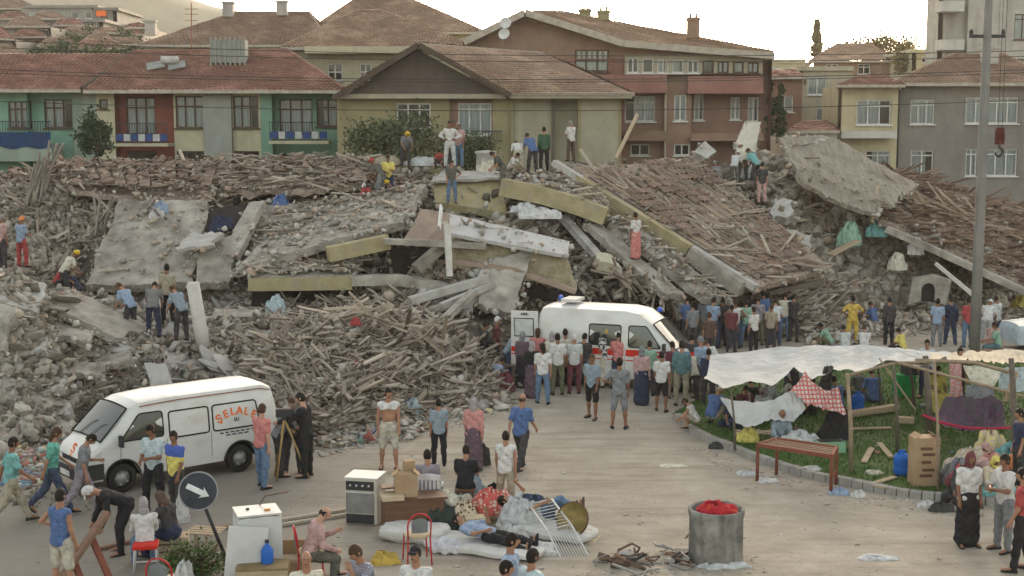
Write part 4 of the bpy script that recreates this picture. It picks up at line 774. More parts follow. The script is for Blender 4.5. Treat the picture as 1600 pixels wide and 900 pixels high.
# glazed veranda under the roof rake and the third floor window
vo_ = []
for k in range(9):
    x0 = 980+k*23.5; rr_ = px_rect(Y-.35, x0, 90+k*.9, x0+18, 114); vo_.append(rr_); window(h3, hb, Y-.35, *rr_, cols=1 if k % 2 else 2, frame=m_fw if k < 5 else m_fd, transom=0, curtain=.5)
facade(h3, hb, Y-.35, P(976, 0, Y).x, P(1192, 0, Y).x, P(950, 117, Y).z, P(950, 86, Y).z, w_greyc, vo_)
window(h3, hb, Y-.14, *px_rect(Y, 898, 78, 951, 112), cols=3, frame=m_fd, transom=0, curtain=1, depth=-.05)
# upper storey set under the roof rake
ops = []
for x0, x1 in ((985, 992), (1012, 1022), (1050, 1078), (1118, 1158), (1163, 1182)):
    rr_ = px_rect(Y+1, x0, 90, x1, 112); window(h3, hb, Y+1, *rr_, cols=1 if x1-x0 < 15 else 2, frame=m_fd if x0 > 1100 else m_fw, transom=0); ops.append(rr_)
facade(h3, hb, Y+1, P(952, 0, Y).x, P(1204, 0, Y).x, P(950, 120, Y).z, zt+.05, w_greyc, ops)
m = MB(); pg = [V(735, zt, Y-.1), V(735, P(0, 66, Y).z, Y-.1), V(820, P(0, 23, Y).z, Y-.1), V(973, P(0, 68, Y).z, Y-.1), V(1196, P(0, 91, Y).z, Y-.1), V(1196, zt, Y-.1)]
m.poly(pg, (0, .4, 0)); off(m.build('gable', w_brown, h3), hb)
zr_ = lambda py, y: P(0, py, y).z
roof_sheet(h3, hb, [V(973, zr_(69, Y), Y-1), V(1208, zr_(88, Y), Y-1), V(1203, zr_(80, Y+9), Y+9), V(885, zr_(19, Y+9), Y+9)], r_tan)
roof_sheet(h3, hb, [V(820, zr_(22, Y), Y-1), V(973, zr_(69, Y), Y-1), V(885, zr_(19, Y+9), Y+9), V(885, zr_(19, Y+9), Y+9.01)], r_tan)
roof_sheet(h3, hb, [V(725, P(0, 68, Y).z, Y-1), V(820, P(0, 22, Y).z, Y-1), V(880, P(0, 17, Y+9).z, Y+9), V(725, P(0, 68, Y).z, Y+9)], r_dull)
for p, q in ((V(725, P(0, 69, Y).z, Y-1.05), V(820, P(0, 23, Y).z, Y-1.05)), (V(820, P(0, 23, Y).z, Y-1.05), V(973, P(0, 71, Y).z, Y-1.05)), (V(973, P(0, 71, Y).z, Y-1.05), V(1208, P(0, 90, Y).z, Y-1.05))):
    m = MB(); m.bar(p+Vector((0, .3, .03)), q+Vector((0, .3, .03)), .7, .34); off(m.build('barge_board', m_trim, h3), hb)
for x0, x1, y0, y1, mt, dy in ((868, 1041, 117, 141, w_band, -.7), (1075, 1193, 119, 142, w_band, -.7), (976, 1041, 205, 216, w_brown, -.5), (1080, 1193, 208, 216, w_brown, -.6)):
    r = px_rect(Y+dy, x0, y0, x1, y1); m = MB(); m.box(((r[0]+r[1])/2, Y+dy+.08, (r[2]+r[3])/2), (r[1]-r[0], .16, r[3]-r[2])); m.box(((r[0]+r[1])/2, Y+dy/2+.5, r[2]-.07), (r[1]-r[0]+.1, abs(dy)+1.2, .14)); off(m.build('balcony', mt, h3), hb)
m = MB(); X = P(1041, 0, Y).x; m.tube([(X, Y-.3, 3), (X, Y-.3, zt)], .06, 8); off(m.build('downpipe', m_trim, h3), hb)
chimney(h3, hb, 1083, 27, 60, Y+4, 19, w_brown); chimney(h3, hb, 914, 14, 32, Y+8, 18, w_olive); chimney(h3, hb, 943, 16, 32, Y+8, 18, w_olive)
dish(790, 37, 66, .28, 'upper round satellite dish left of the brown house roof peak'); dish(789, 54, 66, .28, 'lower round satellite dish left of the brown house roof peak')
# --- rear hipped houses
def hiproof_house(name, label, px0, px1, pye, Y, pyr, pr0, pr1, D, wmat, rmat, pyb=None, wins=()):
    hb = P((px0+px1)/2, 205, Y); hb.z = 0; h = empty(name, hb, 0, label, 'house'); ze = P(px0, pye, Y).z; zr = P(px0, pyr, Y+D/2).z
    segs(h, hb, Y, ze, 0, [(px0+6, px1-6, wmat, 0)], wins); back_box(h, hb, P(px0+6, 0, Y).x, P(px1-6, 0, Y).x, Y, Y+D, ze, wmat)
    A, B, C_, D_ = V(px0, ze, Y-.8), V(px1, ze, Y-.8), Vector((P(px1, 0, Y).x, Y+D+.8, ze)), Vector((P(px0, 0, Y).x, Y+D+.8, ze)); R0, R1 = V(pr0, zr, Y+D/2), V(pr1, zr, Y+D/2)
    roof_sheet(h, hb, [A, B, R1, R0], rmat); roof_sheet(h, hb, [B, C_, R1, R1], rmat); roof_sheet(h, hb, [D_, A, R0, R0], rmat); roof_sheet(h, hb, [C_, D_, R0, R1], rmat)
    for p, q in ((A, R0), (B, R1), (R0, R1)): ridge_caps(h, hb, p, q, rmat)
    return h, hb
hiproof_house('hip_roof_house', 'big tan hip roof house standing behind the left red roof', 222, 520, 72, 88, 20, 372, 486, 12, w_white, r_dull)
h, hb_ = hiproof_house('hip_roof_house', 'cream house with shallow hip roof seen between the red roof and the dark gable', 440, 745, 76, 80, 17, 560, 600, 12, w_cream, r_tan, wins=[(512, 99, 535, 126, 2, m_fw, .5, 0), (562, 99, 580, 126, 2, m_fw, .5, 0), (630, 99, 650, 126, 2, m_fw, .5, 0)])
m = MB(); q = px_rect(79.2, 478, 73, 640, 84); m.box(((q[0]+q[1])/2, 79.4, (q[2]+q[3])/2), (q[1]-q[0], 1.4, q[3]-q[2])); off(m.build('eave_band', w_cream, h), hb_)
hiproof_house('hip_roof_house', 'farthest tan roofed house rising above the cream house', 480, 760, 52, 100, -3, 560, 640, 16, w_cream, r_tan)
for i, (px, py, h_) in enumerate(((441, 14, 9), (357, 16, 8), (236, 45, 8))):
    hbx = P(px, py, 93); m = MB(); m.box(hbx, (.7, .6, .9)); m.box(hbx+Vector((0, 0, .5)), (.85, .75, .12)); o = m.build('chimney_stack', w_tower, label=['small chimney on the tan roof beside two pots', 'lone chimney at the peak of the left tan roof', 'dark chimney stub at the left end of the tan roof'][i], cat='chimney')
# --- right side: grey and yellow houses, tower block, middle distance
Y = 79; hb = P(1480, 205, Y); hb.z = 0
h5 = empty('grey_house', hb, 0, 'dark grey rendered house with white windows behind the concrete pole', 'house')
zt = P(1500, 132, Y).z
segs(h5, hb, Y, zt, 0, [(1405, 1640, w_grey, 0)], [(1422, 156, 1461, 194, 3, m_fw, .78, 1), (1508, 152, 1592, 193, 5, m_fw, .8, 1), (1422, 235, 1459, 275, 2, m_fw, .8, 1), (1508, 233, 1527, 275, 2, m_fw, .8, 1), (1538, 233, 1590, 275, 3, m_fw, .8, 1)])
back_box(h5, hb, P(1405, 0, Y).x, P(1640, 0, Y).x, Y, Y+10, zt, w_grey)
roof_sheet(h5, hb, [V(1392, zt, Y-.8), V(1650, zt, Y-.8), V(1560, P(0, 84, Y+5).z, Y+5), V(1490, P(0, 84, Y+5).z, Y+5)], r_dull); roof_sheet(h5, hb, [V(1392, zt, Y+11), V(1392, zt, Y-.8), V(1490, P(0, 84, Y+5).z, Y+5), V(1490, P(0, 84, Y+5).z, Y+5)], r_dull)
ridge_caps(h5, hb, V(1392, zt+.1, Y-.8), V(1490, P(0, 83, Y+5).z, Y+5), r_tan); ridge_caps(h5, hb, V(1650, zt+.1, Y-.8), V(1560, P(0, 83, Y+5).z, Y+5), r_tan)
m = MB(); X = P(1408, 0, Y).x; m.tube([(X, Y-.1, 2), (X, Y-.1, zt)], .07, 8); off(m.build('downpipe', m_iron, h5), hb)
chimney(h5, hb, 1546, 72, 100, Y+3, 24, w_tower)
hb = P(1358, 205, 78); hb.z = 0; h6 = empty('yellow_house', hb, 0, 'narrow pale yellow house with a white balcony left of the grey house', 'house')
zt = P(1350, 134, 78).z
segs(h6, hb, 78, zt, 0, [(1314, 1402, w_yel, 0)], [(1338, 156, 1393, 195, 3, m_fw, .75, 1), (1352, 235, 1391, 262, 2, m_fw, .7, 1)]); back_box(h6, hb, P(1314, 0, 78).x, P(1402, 0, 78).x, 78, 82, zt, w_yel)
q = px_rect(77, 1312, 205, 1399, 216); m = MB(); m.box(((q[0]+q[1])/2, 77.3, (q[2]+q[3])/2), (q[1]-q[0], 1.4, q[3]-q[2])); off(m.build('balcony', w_white, h6), hb)
roof_sheet(h6, hb, [V(1306, zt, 77.2), V(1412, zt, 77.2), V(1372, P(0, 116, 81).z, 81), V(1362, P(0, 116, 81).z, 81)], r_red); roof_sheet(h6, hb, [V(1306, zt, 86), V(1306, zt, 77.2), V(1362, P(0, 116, 81).z, 81), V(1362, P(0, 116, 81).z, 81)], r_red)
roof_sheet(h6, hb, [V(1412, zt, 77.2), V(1412, zt, 86), V(1372, P(0, 116, 81).z, 81), V(1362, P(0, 116, 81).z, 81)], r_red)
hb = P(1560, 205, 112); hb.z = 0; h7 = empty('tower_block', hb, 0, 'tall pale apartment block filling the top right corner', 'building')
Y = 112; zt = P(0, -160, Y).z
segs(h7, hb, Y, zt, 0, [(1472, 1506, w_tower, .8), (1506, 1760, w_tower, 0)], [(1584, 22, 1612, 62, 2, m_fd, .8, 1), (1584, 92, 1612, 132, 2, m_fd, .8, 1), (1584, -50, 1612, -10, 2, m_fd, .8, 1)])
for y0 in (-50, 2, 62): q = px_rect(Y-.6, 1469, y0, 1506, y0+16); m = MB(); m.box(((q[0]+q[1])/2, Y, (q[2]+q[3])/2), (q[1]-q[0], 1.6, q[3]-q[2])); off(m.build('balcony', w_white, h7), hb)
back_box(h7, hb, P(1472, 0, Y).x, P(1760, 0, Y).x, Y+.8, Y+4, zt, w_tower)
for px in (1542, 1566): m = MB(); X = P(px, 0, Y).x; m.box((X, Y-.05, zt/2), (.3, .12, zt)); off(m.build('pilaster', w_tower, h7), hb)
m = MB(); q = px_rect(Y, 1472, -160, 1760, -170); m.box(((q[0]+q[1])/2, Y+2, zt+.2), (q[1]-q[0]+1, 5, .4)); off(m.build('roof', w_tower, h7), hb)
def block(label, px0, px1, pyt, Y, D, wmat, rmat=None, pyr=None, wins=(), name='town_house', z0=0):
    hb = P((px0+px1)/2, 205, Y); hb.z = z0; h = empty(name, hb, 0, label, 'house'); zt = P(px0, pyt, Y).z
    segs(h, hb, Y, zt, z0-3, [(px0, px1, wmat, 0)], wins); m = MB(); x0, x1 = P(px0, 0, Y).x, P(px1, 0, Y).x
    m.add([(x0, Y, z0-3), (x1, Y, z0-3), (x1, Y+D, z0-3), (x0, Y+D, z0-3), (x0, Y, zt), (x1, Y, zt), (x1, Y+D, zt), (x0, Y+D, zt)], [(0, 3, 7, 4), (1, 5, 6, 2), (2, 6, 7, 3)]); off(m.build('side_wall', wmat, h), hb)
    if rmat:
        e = 5*Y/90; zr = P(0, pyr, Y+D/2).z; xm = (px0+px1)/2
        roof_sheet(h, hb, [V(px0-e, zt, Y-.5), V(px1+e, zt, Y-.5), V(xm+(px1-px0)*.2, zr, Y+D/2), V(xm-(px1-px0)*.2, zr, Y+D/2)], rmat, .6, .6)
        roof_sheet(h, hb, [V(px1+e, zt, Y-.5), V(px1+e, zt, Y+D), V(xm+(px1-px0)*.2, zr, Y+D/2), V(xm+(px1-px0)*.2, zr, Y+D/2)], rmat, .6, .6); roof_sheet(h, hb, [V(px0-e, zt, Y+D), V(px0-e, zt, Y-.5), V(xm-(px1-px0)*.2, zr, Y+D/2), V(xm-(px1-px0)*.2, zr, Y+D/2)], rmat, .6, .6)
    else:
        m = MB(); m.box(((x0+x1)/2, Y+D/2, zt+.12), (x1-x0+.5, D+.5, .3)); off(m.build('roof', wmat, h), hb)
    return h
block('grey town house with an open white awning between the cypress and yellow house', 1252, 1330, 110, 92, 9, w_greyc, None, None, [(1262, 120, 1292, 148, 2, m_fw, 0, 1), (1275, 170, 1305, 190, 2, m_fw, 0, 1)])
block('red walled house behind the two cypress trees', 1196, 1252, 122, 84, 8, w_brick, r_red, 108, [(1225, 150, 1240, 175, 1, m_fw, 0)])
block('low tan roofed house on the skyline left of the tower block', 1268, 1395, 96, 125, 12, w_brown, r_tan, 68, [(1290, 100, 1310, 116, 2), (1340, 100, 1360, 116, 2)])
block('pale flat roofed house on the skyline touching the tower block', 1428, 1476, 82, 118, 8, w_cream, None, None, [(1440, 88, 1460, 98, 2)])
block('small pale flat roofed building with an open roof frame on the skyline', 1196, 1256, 98, 110, 8, w_cream, None, None, [(1205, 104, 1220, 114, 1)])
block('low shed with a red roof behind the ribbed slab', 1236, 1308, 205, 76, 5, w_white, r_red, 188)
m = MB(); 
for px in (1200, 1218, 1236, 1254): p = P(px, 98, 110); m.box((p.x, 110, p.z+.6), (.1, .1, 1.5))
p, q = P(1198, 80, 110), P(1256, 78, 110); m.bar(p, q, .12, .12); m.build('roof_frame', w_cream, label='open post frame standing on the small skyline building', cat='frame')
# hillside town on the left
w_t1 = wallmat('wall_town_shaded_pale', (.27, .25, .22)); w_t2 = wallmat('wall_town_shaded_warm', (.3, .25, .19)); w_t3 = wallmat('wall_town_shaded_grey', (.2, .19, .17))  # backlit shade put into these wall colours, darker than the other walls
def tw(x0, x1, y0, y1, n, fr=m_fw): return [(x0+(x1-x0)*(i+.25)/n, y0, x0+(x1-x0)*(i+.75)/n, y1, 1, fr, 0, .5) for i in range(n)]
for i, (x0, x1, yt, Y, wm, rm, yr, nw, lab) in enumerate([(-60, 22, 62, 105, w_white, r_red, 34, 2, 'white house with a red roof at the left edge of the town'), (18, 78, 42, 118, w_white, r_dull, 26, 3, 'pale house with a roof pavilion on the left'), (40, 150, 12, 150, w_white, None, 0, 5, 'tall pale apartment building on the left hillside'), (-60, 60, 14, 160, w_tower, r_dull, -6, 5, 'greyish building at the top left corner'),
      (150, 182, 16, 142, w_tower, None, 0, 2, 'narrow hillside house with an orange awning'), (100, 168, 56, 122, w_cream, r_dull, 40, 3, 'cream hillside house below the tall apartment building'), (180, 214, 36, 150, w_white, r_tan, 28, 2, 'white hillside house under a tan roof'), (205, 232, 44, 140, w_cream, r_red, 36, 1, 'lowest house at the right end of the hillside town'),
      (60, 104, 30, 132, w_t3, r_dull, 18, 2, 'dim hillside house left of the tall apartment building'), (96, 132, 40, 128, w_t2, r_red, 28, 2, 'warm coloured hillside house with a red roof'), (134, 160, 34, 136, w_t1, None, 0, 2, 'flat roofed hillside house under the orange awning'), (160, 196, 52, 124, w_t2, r_tan, 42, 2, 'warm hillside house with tan roof below the awning'), (10, 48, 30, 140, w_t1, r_red, 18, 2, 'red roofed hillside house behind the roof pavilion'), (30, 72, 58, 112, w_t2, r_red, 46, 2, 'small warm house with red roof left of the cream one'), (188, 222, 54, 128, w_t3, r_red, 46, 2, 'grey house with red roof at the right of the hillside'), (-30, 20, 46, 120, w_t2, None, 0, 3, 'flat roofed warm house at the left edge of the hillside'), (140, 180, 64, 112, w_t3, r_tan, 54, 2, 'grey house with tan roof just behind the whitewashed one'),
      (70, 122, 72, 108, w_greygreen, r_dull, 58, 2, 'greenish house just above the left red roof'), (118, 196, 76, 104, w_white, r_red, 62, 3, 'whitewashed house with a red roof above the left red roof'), (-40, 40, 84, 98, w_tower, r_tan, 70, 3, 'low tan roofed house right behind the left red roof'), (168, 226, 70, 112, w_tower, r_dull, 58, 3, 'grey house with a dull roof right of the whitewashed one')]):
    fl = []
    yb = yt+6
    while yb < 90: fl += tw(x0, x1, yb, yb+11, nw, m_fd if i % 2 else m_fw); yb += 21
    block(lab, x0, x1, yt, Y, 9, {w_white: w_t1, w_cream: w_t2, w_tower: w_t3}.get(wm, wm), rm, yr if rm else None, fl, name='hillside_house', z0=max(0, slope_z(P((x0+x1)/2, 0, Y).x, Y)))
m = MB(); r = px_rect(141.4, 152, 17, 166, 26); m.box(((r[0]+r[1])/2, 141.2, (r[2]+r[3])/2), (r[1]-r[0], .4, r[3]-r[2])); m.build('awning', M('orange_cloth', (.75, .16, .04)), label='bright orange awning on the narrow hillside house', cat='awning')
# ------------------------------------------------------------ pole, hook, wires, antenna
base = G(1522, 562); pole = empty('concrete_pole', base, 0, 'tall tapered grey concrete pole rising past the right frame top', 'pole')
m = MB(); m.tube([(0, 0, -.1), (0, 0, 4), (0, 0, 9), (0, 0, 15)], [.17, .155, .135, .11], 16); m.build('shaft', M('pole_concrete', [(.15, .15, .14), (.23, .225, .21)], scale=1, extra=streaks((.1, .1, .09), (5, 5, .4))), pole, smooth=True)
m = MB(); m.bar((-.55, 0, CAMZ+2.95), (.55, 0, CAMZ+2.95), .1, .1); [m.lathe([(.05, 0), (.07, .08), (.04, .16)], 8, (x, 0, CAMZ+3)) for x in (-.5, .5)]; m.build('crossarm', m_iron, pole)
hk = P(1562, 215, 40); hroot = empty('crane_hook', hk, 0, 'red crane hook block hanging on a cable at the upper right', 'crane hook'); m = MB(); m.box((0, 0, .12), (.26, .16, .34), top=.8); m.box((0, 0, -.12), (.24, .14, .16)); m.lathe([(.1, -.1), (.14, 0), (.1, .1)], 12, (0, 0, .16), Euler((math.pi/2, 0, 0)).to_matrix()); m.build('pulley_block', M('red_paint_worn', [(.09, .02, .018), (.06, .022, .02)], scale=8), hroot)
m = MB(); m.tube([(0, 0, -.18), (.0, 0, -.28), (.1, 0, -.36), (.1, 0, -.47), (0, 0, -.55), (-.1, 0, -.5), (-.11, 0, -.42)], [.04, .04, .045, .05, .05, .035, .015], 8); m.build('hook', m_iron, hroot, smooth=True)
m = MB(); [m.tube([(x, 0, .28), (x, 0, 12)], .008, 5) for x in (-.06, .06)]; m.build('cable', m_iron, hroot)
for i, (y0, y1, Yw, lab) in enumerate([(66, 92, 60, 'top'), (78, 100, 61, 'second'), (117, 117, 58, 'third'), (122, 121, 63, 'fourth'), (167, 164, 57, 'lowest')]):
    a, b = P(-500, y0, Yw), P(2100, y1, Yw); m = MB(); m.tube([a.lerp(b, t)+Vector((0, 0, -1.1*4*t*(1-t)+.9)) for t in np.linspace(0, 1, 30)], .017, 5); m.build('power_line', m_iron, label=lab+' of the five dark wires crossing in front of the houses', cat='wire', group='power lines')
c = P(299, 90, 76); m = MB(); m.tube([c, P(299, 4, 76)], .03, 6)
for k, py in enumerate((14, 22, 32)): p = P(299, py, 76); m.bar(p-Vector((.35, 0, 0)), p+Vector((.35, 0, 0)), .03, .03)
m.build('antenna', M('rusty_mast', (.3, .12, .08)), label='thin reddish antenna mast on the left red roof', cat='antenna')
# ------------------------------------------------------------ trees and shrubs
def leafmat(nm, a, b): return M(nm, [a, b, tuple(x*1.5 for x in b)], rnd=True, scale=3, bump=0, rough=.7)
lf1 = leafmat('leaf_dusty', (.05, .07, .035), (.09, .11, .06)); lf2 = leafmat('leaf_dark', (.02, .04, .02), (.045, .07, .035)); lf3 = leafmat('leaf_sunset', (.12, .11, .05), (.2, .17, .08))
m_bark = M('bark', (.1, .075, .05), scale=8, bump=.5)
def tree(name, label, base, h, rx, rz, n, leaf, mat, shape='round', cat='tree', group=None, seed=0):
    r = np.random.default_rng(seed); root = empty(name, base, 0, label, cat, group)
    t = MB(); t.tube([(0, 0, -.3), (.05, 0, h*.3), (0, .05, h*.75)], [max(.05, h*.03), max(.04, h*.022), .015], 8)
    for k in range(7):
        a = k*2.4; z = h*(.25+.08*k); L = rx*(.9 if shape == 'round' else .5); t.tube([(0, 0, z), (math.cos(a)*L*.5, math.sin(a)*L*.5, z+L*.25), (math.cos(a)*L*.9, math.sin(a)*L*.9, z+L*.45)], [.035, .02, .008], 5)
    t.build('trunk', m_bark, root, smooth=True)
    nc = max(10, n//70); cc = r.normal(0, 1, (nc, 3)); cc /= np.linalg.norm(cc, axis=1)[:, None]; cc *= (r.random((nc, 1))**.45)
    if shape == 'cone': z = r.random(nc); cc = np.stack([cc[:, 0]*(1-z)**.7, cc[:, 1]*(1-z)**.7, z*2-1], -1)
    cen = np.stack([cc[:, 0]*rx, cc[:, 1]*rx, h-rz+cc[:, 2]*rz], -1); ci = r.integers(0, nc, n)
    pos = cen[ci]+r.normal(0, 1, (n, 3))*rx*(.17 if shape == 'round' else .12); pos[:, 2] = np.maximum(pos[:, 2], .05)
    d = r.normal(0, 1, (n, 3)); d /= np.linalg.norm(d, axis=1)[:, None]; s = np.cross(d, r.normal(0, 1, (n, 3))); s /= np.linalg.norm(s, axis=1)[:, None]; L = leaf*r.uniform(.6, 1.3, (n, 1))
    v = np.stack([pos, pos+d*L*.5+s*L*.3, pos+d*L, pos+d*L*.5-s*L*.3], 1).reshape(-1, 3); inst('crown', npmesh('crown', v, np.arange(n*4).reshape(n, 4), mat), root)
for i, (px, py, sz) in enumerate(((600, 250, 1.5), (648, 250, 1.7), (735, 255, 1.1))): tree('bush', ['left half of the dusty oleander bush before the olive house', 'right taller half of the dusty oleander bush before the olive house', 'small dusty bush beside the olive house balcony'][i], P(px, py, 59.5)-Vector((0, 0, .3)), 2.3*sz*.62, sz, sz*.75, 2600, .16, lf1, cat='bush', seed=i)
tree('young_tree', 'small dark tree in front of the grey green bay of the left house', P(152, 258, 66), 2.6, .8, 1.1, 1800, .2, lf2, seed=5)
for i, (px, py, h_) in enumerate(((1202, 205, 2.9), (1220, 205, 2.7), (1214, 215, 2))): tree('cypress_tree', ['left taller dark cypress beside the brown house', 'right dark cypress beside the brown house', 'low dark shrub under the pair of cypresses'][i], P(px, py, 72), h_, .42 if i < 2 else .8, h_*.5, 1600, .13, lf2, 'cone', seed=i+9)
tree('cypress_tree', 'lone thin cypress catching the light on the skyline', P(1275, 95, 160), 4.6, .8, 2.3, 3800, .34, lf3, 'cone', seed=15)
for i, (px, py, Yt, s) in enumerate([(1375, 90, 135, 2.4), (1400, 90, 132, 2.6), (1425, 92, 130, 2.0), (1340, 84, 138, 2.0), (1310, 84, 150, 1.6), (1418, 98, 120, 1.4), (1240, 112, 120, 1.4)]):
    tree('skyline_tree', ['round scrubby tree', 'broad scrubby tree', 'low scrubby tree', 'loose scrubby tree', 'small pale scrubby tree', 'near dark scrubby tree', 'short scrubby tree'][i]+' on the skyline '+('left of the tower block' if px > 1350 else 'right of the lone cypress' if px > 1280 else 'left of the lone cypress'), P(px, py, Yt)-Vector((0, 0, 1)), s*1.3, s, s*.65, 1500, .3, lf3, seed=30+i)
for i, (px, py, Yt, s) in enumerate([(130, 62, 116, 1.5), (165, 84, 100, 1.4), (95, 76, 103, 1.2), (60, 88, 94, 1.1), (205, 66, 118, 1.4), (190, 82, 99, 1.1)]):
    tree('town_tree', ['tree between the cream and pale hillside houses', 'dusty tree above the left red roof edge', 'dusty tree among the lowest hillside houses', 'small tree right behind the left red roof', 'tree near the right end of the hillside town', 'low tree behind the roof hut'][i], P(px, py, Yt)-Vector((0, 0, 1.2)), s*1.6, s, s*.8, 900, .22, lf1, seed=50+i)
# ------------------------------------------------------------ people: one continuous skin surface grown from a posed skeleton, clothes as children
class SDF:
    def __init__(s, lo, hi, vs):
        s.vs = vs; s.lo = np.array(lo, float)-vs*2; n = np.ceil((np.array(hi)-s.lo)/vs).astype(int)+3; s.n = n
        s.ax = [s.lo[i]+np.arange(n[i])*vs for i in range(3)]; s.d = np.full(n, .5)
    def cap(s, a, b, ra, rb, k=.03, sc=None):
        a = np.array(a, float); b = np.array(b, float); R = max(ra, rb)+k+s.vs*2.5
        if sc is not None: R *= 1.4
        lo = np.minimum(a, b)-R; hi = np.maximum(a, b)+R
        i0 = np.clip(((lo-s.lo)/s.vs).astype(int), 0, s.n-1); i1 = np.clip(((hi-s.lo)/s.vs).astype(int)+2, 1, s.n)
        X = s.ax[0][i0[0]:i1[0], None, None]; Y = s.ax[1][None, i0[1]:i1[1], None]; Z = s.ax[2][None, None, i0[2]:i1[2]]
        ab = b-a; L2 = max(1e-9, ab@ab); t = np.clip(((X-a[0])*ab[0]+(Y-a[1])*ab[1]+(Z-a[2])*ab[2])/L2, 0, 1)
        d = np.sqrt((X-a[0]-t*ab[0])**2+(Y-a[1]-t*ab[1])**2+(Z-a[2]-t*ab[2])**2)-(ra+(rb-ra)*t)
        V = s.d[i0[0]:i1[0], i0[1]:i1[1], i0[2]:i1[2]]; h = np.clip(.5+.5*(V-d)/k, 0, 1); V[...] = V*(1-h)+d*h-k*h*(1-h)
    def noise(s, amp, f, seed=0):
        X = s.ax[0][:, None, None]; Y = s.ax[1][None, :, None]; Z = s.ax[2][None, None, :]; q = seed*1.7
        s.d += amp*(np.sin(X*f+q+2*np.sin(Z*f*.7+q))*np.sin(Y*f*.9+q)+.6*np.sin(Z*f*1.3+X*f*1.1+q*2))
    def cut(s, p, nrm):
        X = s.ax[0][:, None, None]; Y = s.ax[1][None, :, None]; Z = s.ax[2][None, None, :]
        s.d = np.maximum(s.d, (X-p[0])*nrm[0]+(Y-p[1])*nrm[1]+(Z-p[2])*nrm[2])
    def mesh(s):
        d = s.d; I = d < 0; nx, ny, nz = d.shape; cs = np.zeros((nx-1, ny-1, nz-1), int)
        for i in (0, 1):
            for j in (0, 1):
                for k in (0, 1): cs += I[i:nx-1+i, j:ny-1+j, k:nz-1+k]
        act = (cs > 0) & (cs < 8); idx = -np.ones(cs.shape, int); c = np.argwhere(act); idx[act] = np.arange(len(c))
        acc = np.zeros((len(c), 3)); cnt = np.zeros(len(c)); C8 = [(i, j, k) for i in (0, 1) for j in (0, 1) for k in (0, 1)]
        for p in C8:
            for ax in range(3):
                if p[ax]: continue
                q = list(p); q[ax] = 1; a = d[c[:, 0]+p[0], c[:, 1]+p[1], c[:, 2]+p[2]]; b = d[c[:, 0]+q[0], c[:, 1]+q[1], c[:, 2]+q[2]]
                m = (a < 0) != (b < 0); t = a/(a-b+1e-12); pt = np.array(p, float)[None].repeat(len(c), 0); pt[:, ax] = t; acc[m] += pt[m]; cnt[m] += 1
        v = s.lo+(c+acc/np.maximum(cnt, 1)[:, None])*s.vs; F = []
        for ax in range(3):
            sl0 = [slice(None)]*3; sl1 = [slice(None)]*3; sl0[ax] = slice(0, -1); sl1[ax] = slice(1, None)
            a = I[tuple(sl0)]; b = I[tuple(sl1)]; e = np.argwhere(a != b); u, w_ = (ax+1) % 3, (ax+2) % 3
            e = e[(e[:, u] > 0) & (e[:, w_] > 0)]; ii = a[e[:, 0], e[:, 1], e[:, 2]]
            qs = []
            for du, dw in ((1, 1), (0, 1), (0, 0), (1, 0)):
                o = e.copy(); o[:, u] -= du; o[:, w_] -= dw; o = np.minimum(o, np.array(cs.shape)-1); qs.append(idx[o[:, 0], o[:, 1], o[:, 2]])
            q = np.stack(qs, 1); q = np.where(ii[:, None], q, q[:, ::-1]); F.append(q[(q >= 0).all(1)])
        return v, np.concatenate(F)
def head_template():
    nu, nv = 22, 18; V = []
    for j in range(nv+1):
        th = math.pi*j/nv
        for i in range(nu):
            ph = 2*math.pi*i/nu; x = math.sin(th)*math.sin(ph); y = math.sin(th)*math.cos(ph); z = math.cos(th)
            r = 1+.0; px = x*.076; py = y*.098; pz = z*.118
            if z < 0: px *= 1+.32*z; py = py*(1+.12*z)+(.012*(-z) if y > 0 else 0)     # jaw narrows, chin forward
            if z < -.3 and y < 0: py *= .8
            f = max(0, y)
            g = lambda a, b, s_: math.exp(-((x-a)**2+(z-b)**2)/s_)
            py += f*(.030*g(0, -.18, .018)+.018*g(0, .02, .012)-.014*(g(.36, .05, .02)+g(-.36, .05, .02))+.006*g(0, -.46, .02)+.008*g(0, -.85, .04)+.007*(g(.3, .22, .03)+g(-.3, .22, .03)))
            V.append((px, py, pz))
    F = [(j*nu+i, (j+1)*nu+i, (j+1)*nu+(i+1) % nu, j*nu+(i+1) % nu) for j in range(nv) for i in range(nu)]
    mb = MB(); mb.add(V, F)
    for s_ in (-1, 1): mb.ell((s_*.078, -.008, -.005), (.012, .02, .03), n=8, m=5)
    n0 = len(mb.f)
    for s_ in (-1, 1):
        mb.ell((s_*.029, .0835, .008), (.013, .006, .006), n=6, m=4, mi=1); mb.box((s_*.029, .094, .03), (.034, .008, .006), mi=1)
    mb.box((0, .096, -.052), (.04, .006, .007), mi=1)
    return mb
HEAD = head_template(); HEAD.v = [(x*.94, y*.94, z*.94) for x, y, z in HEAD.v]
def rot_from(fwd, up):
    fwd = Vector(fwd).normalized(); up = Vector(up); r = fwd.cross(up).normalized(); u = r.cross(fwd); return Matrix((r, fwd, u)).transposed()
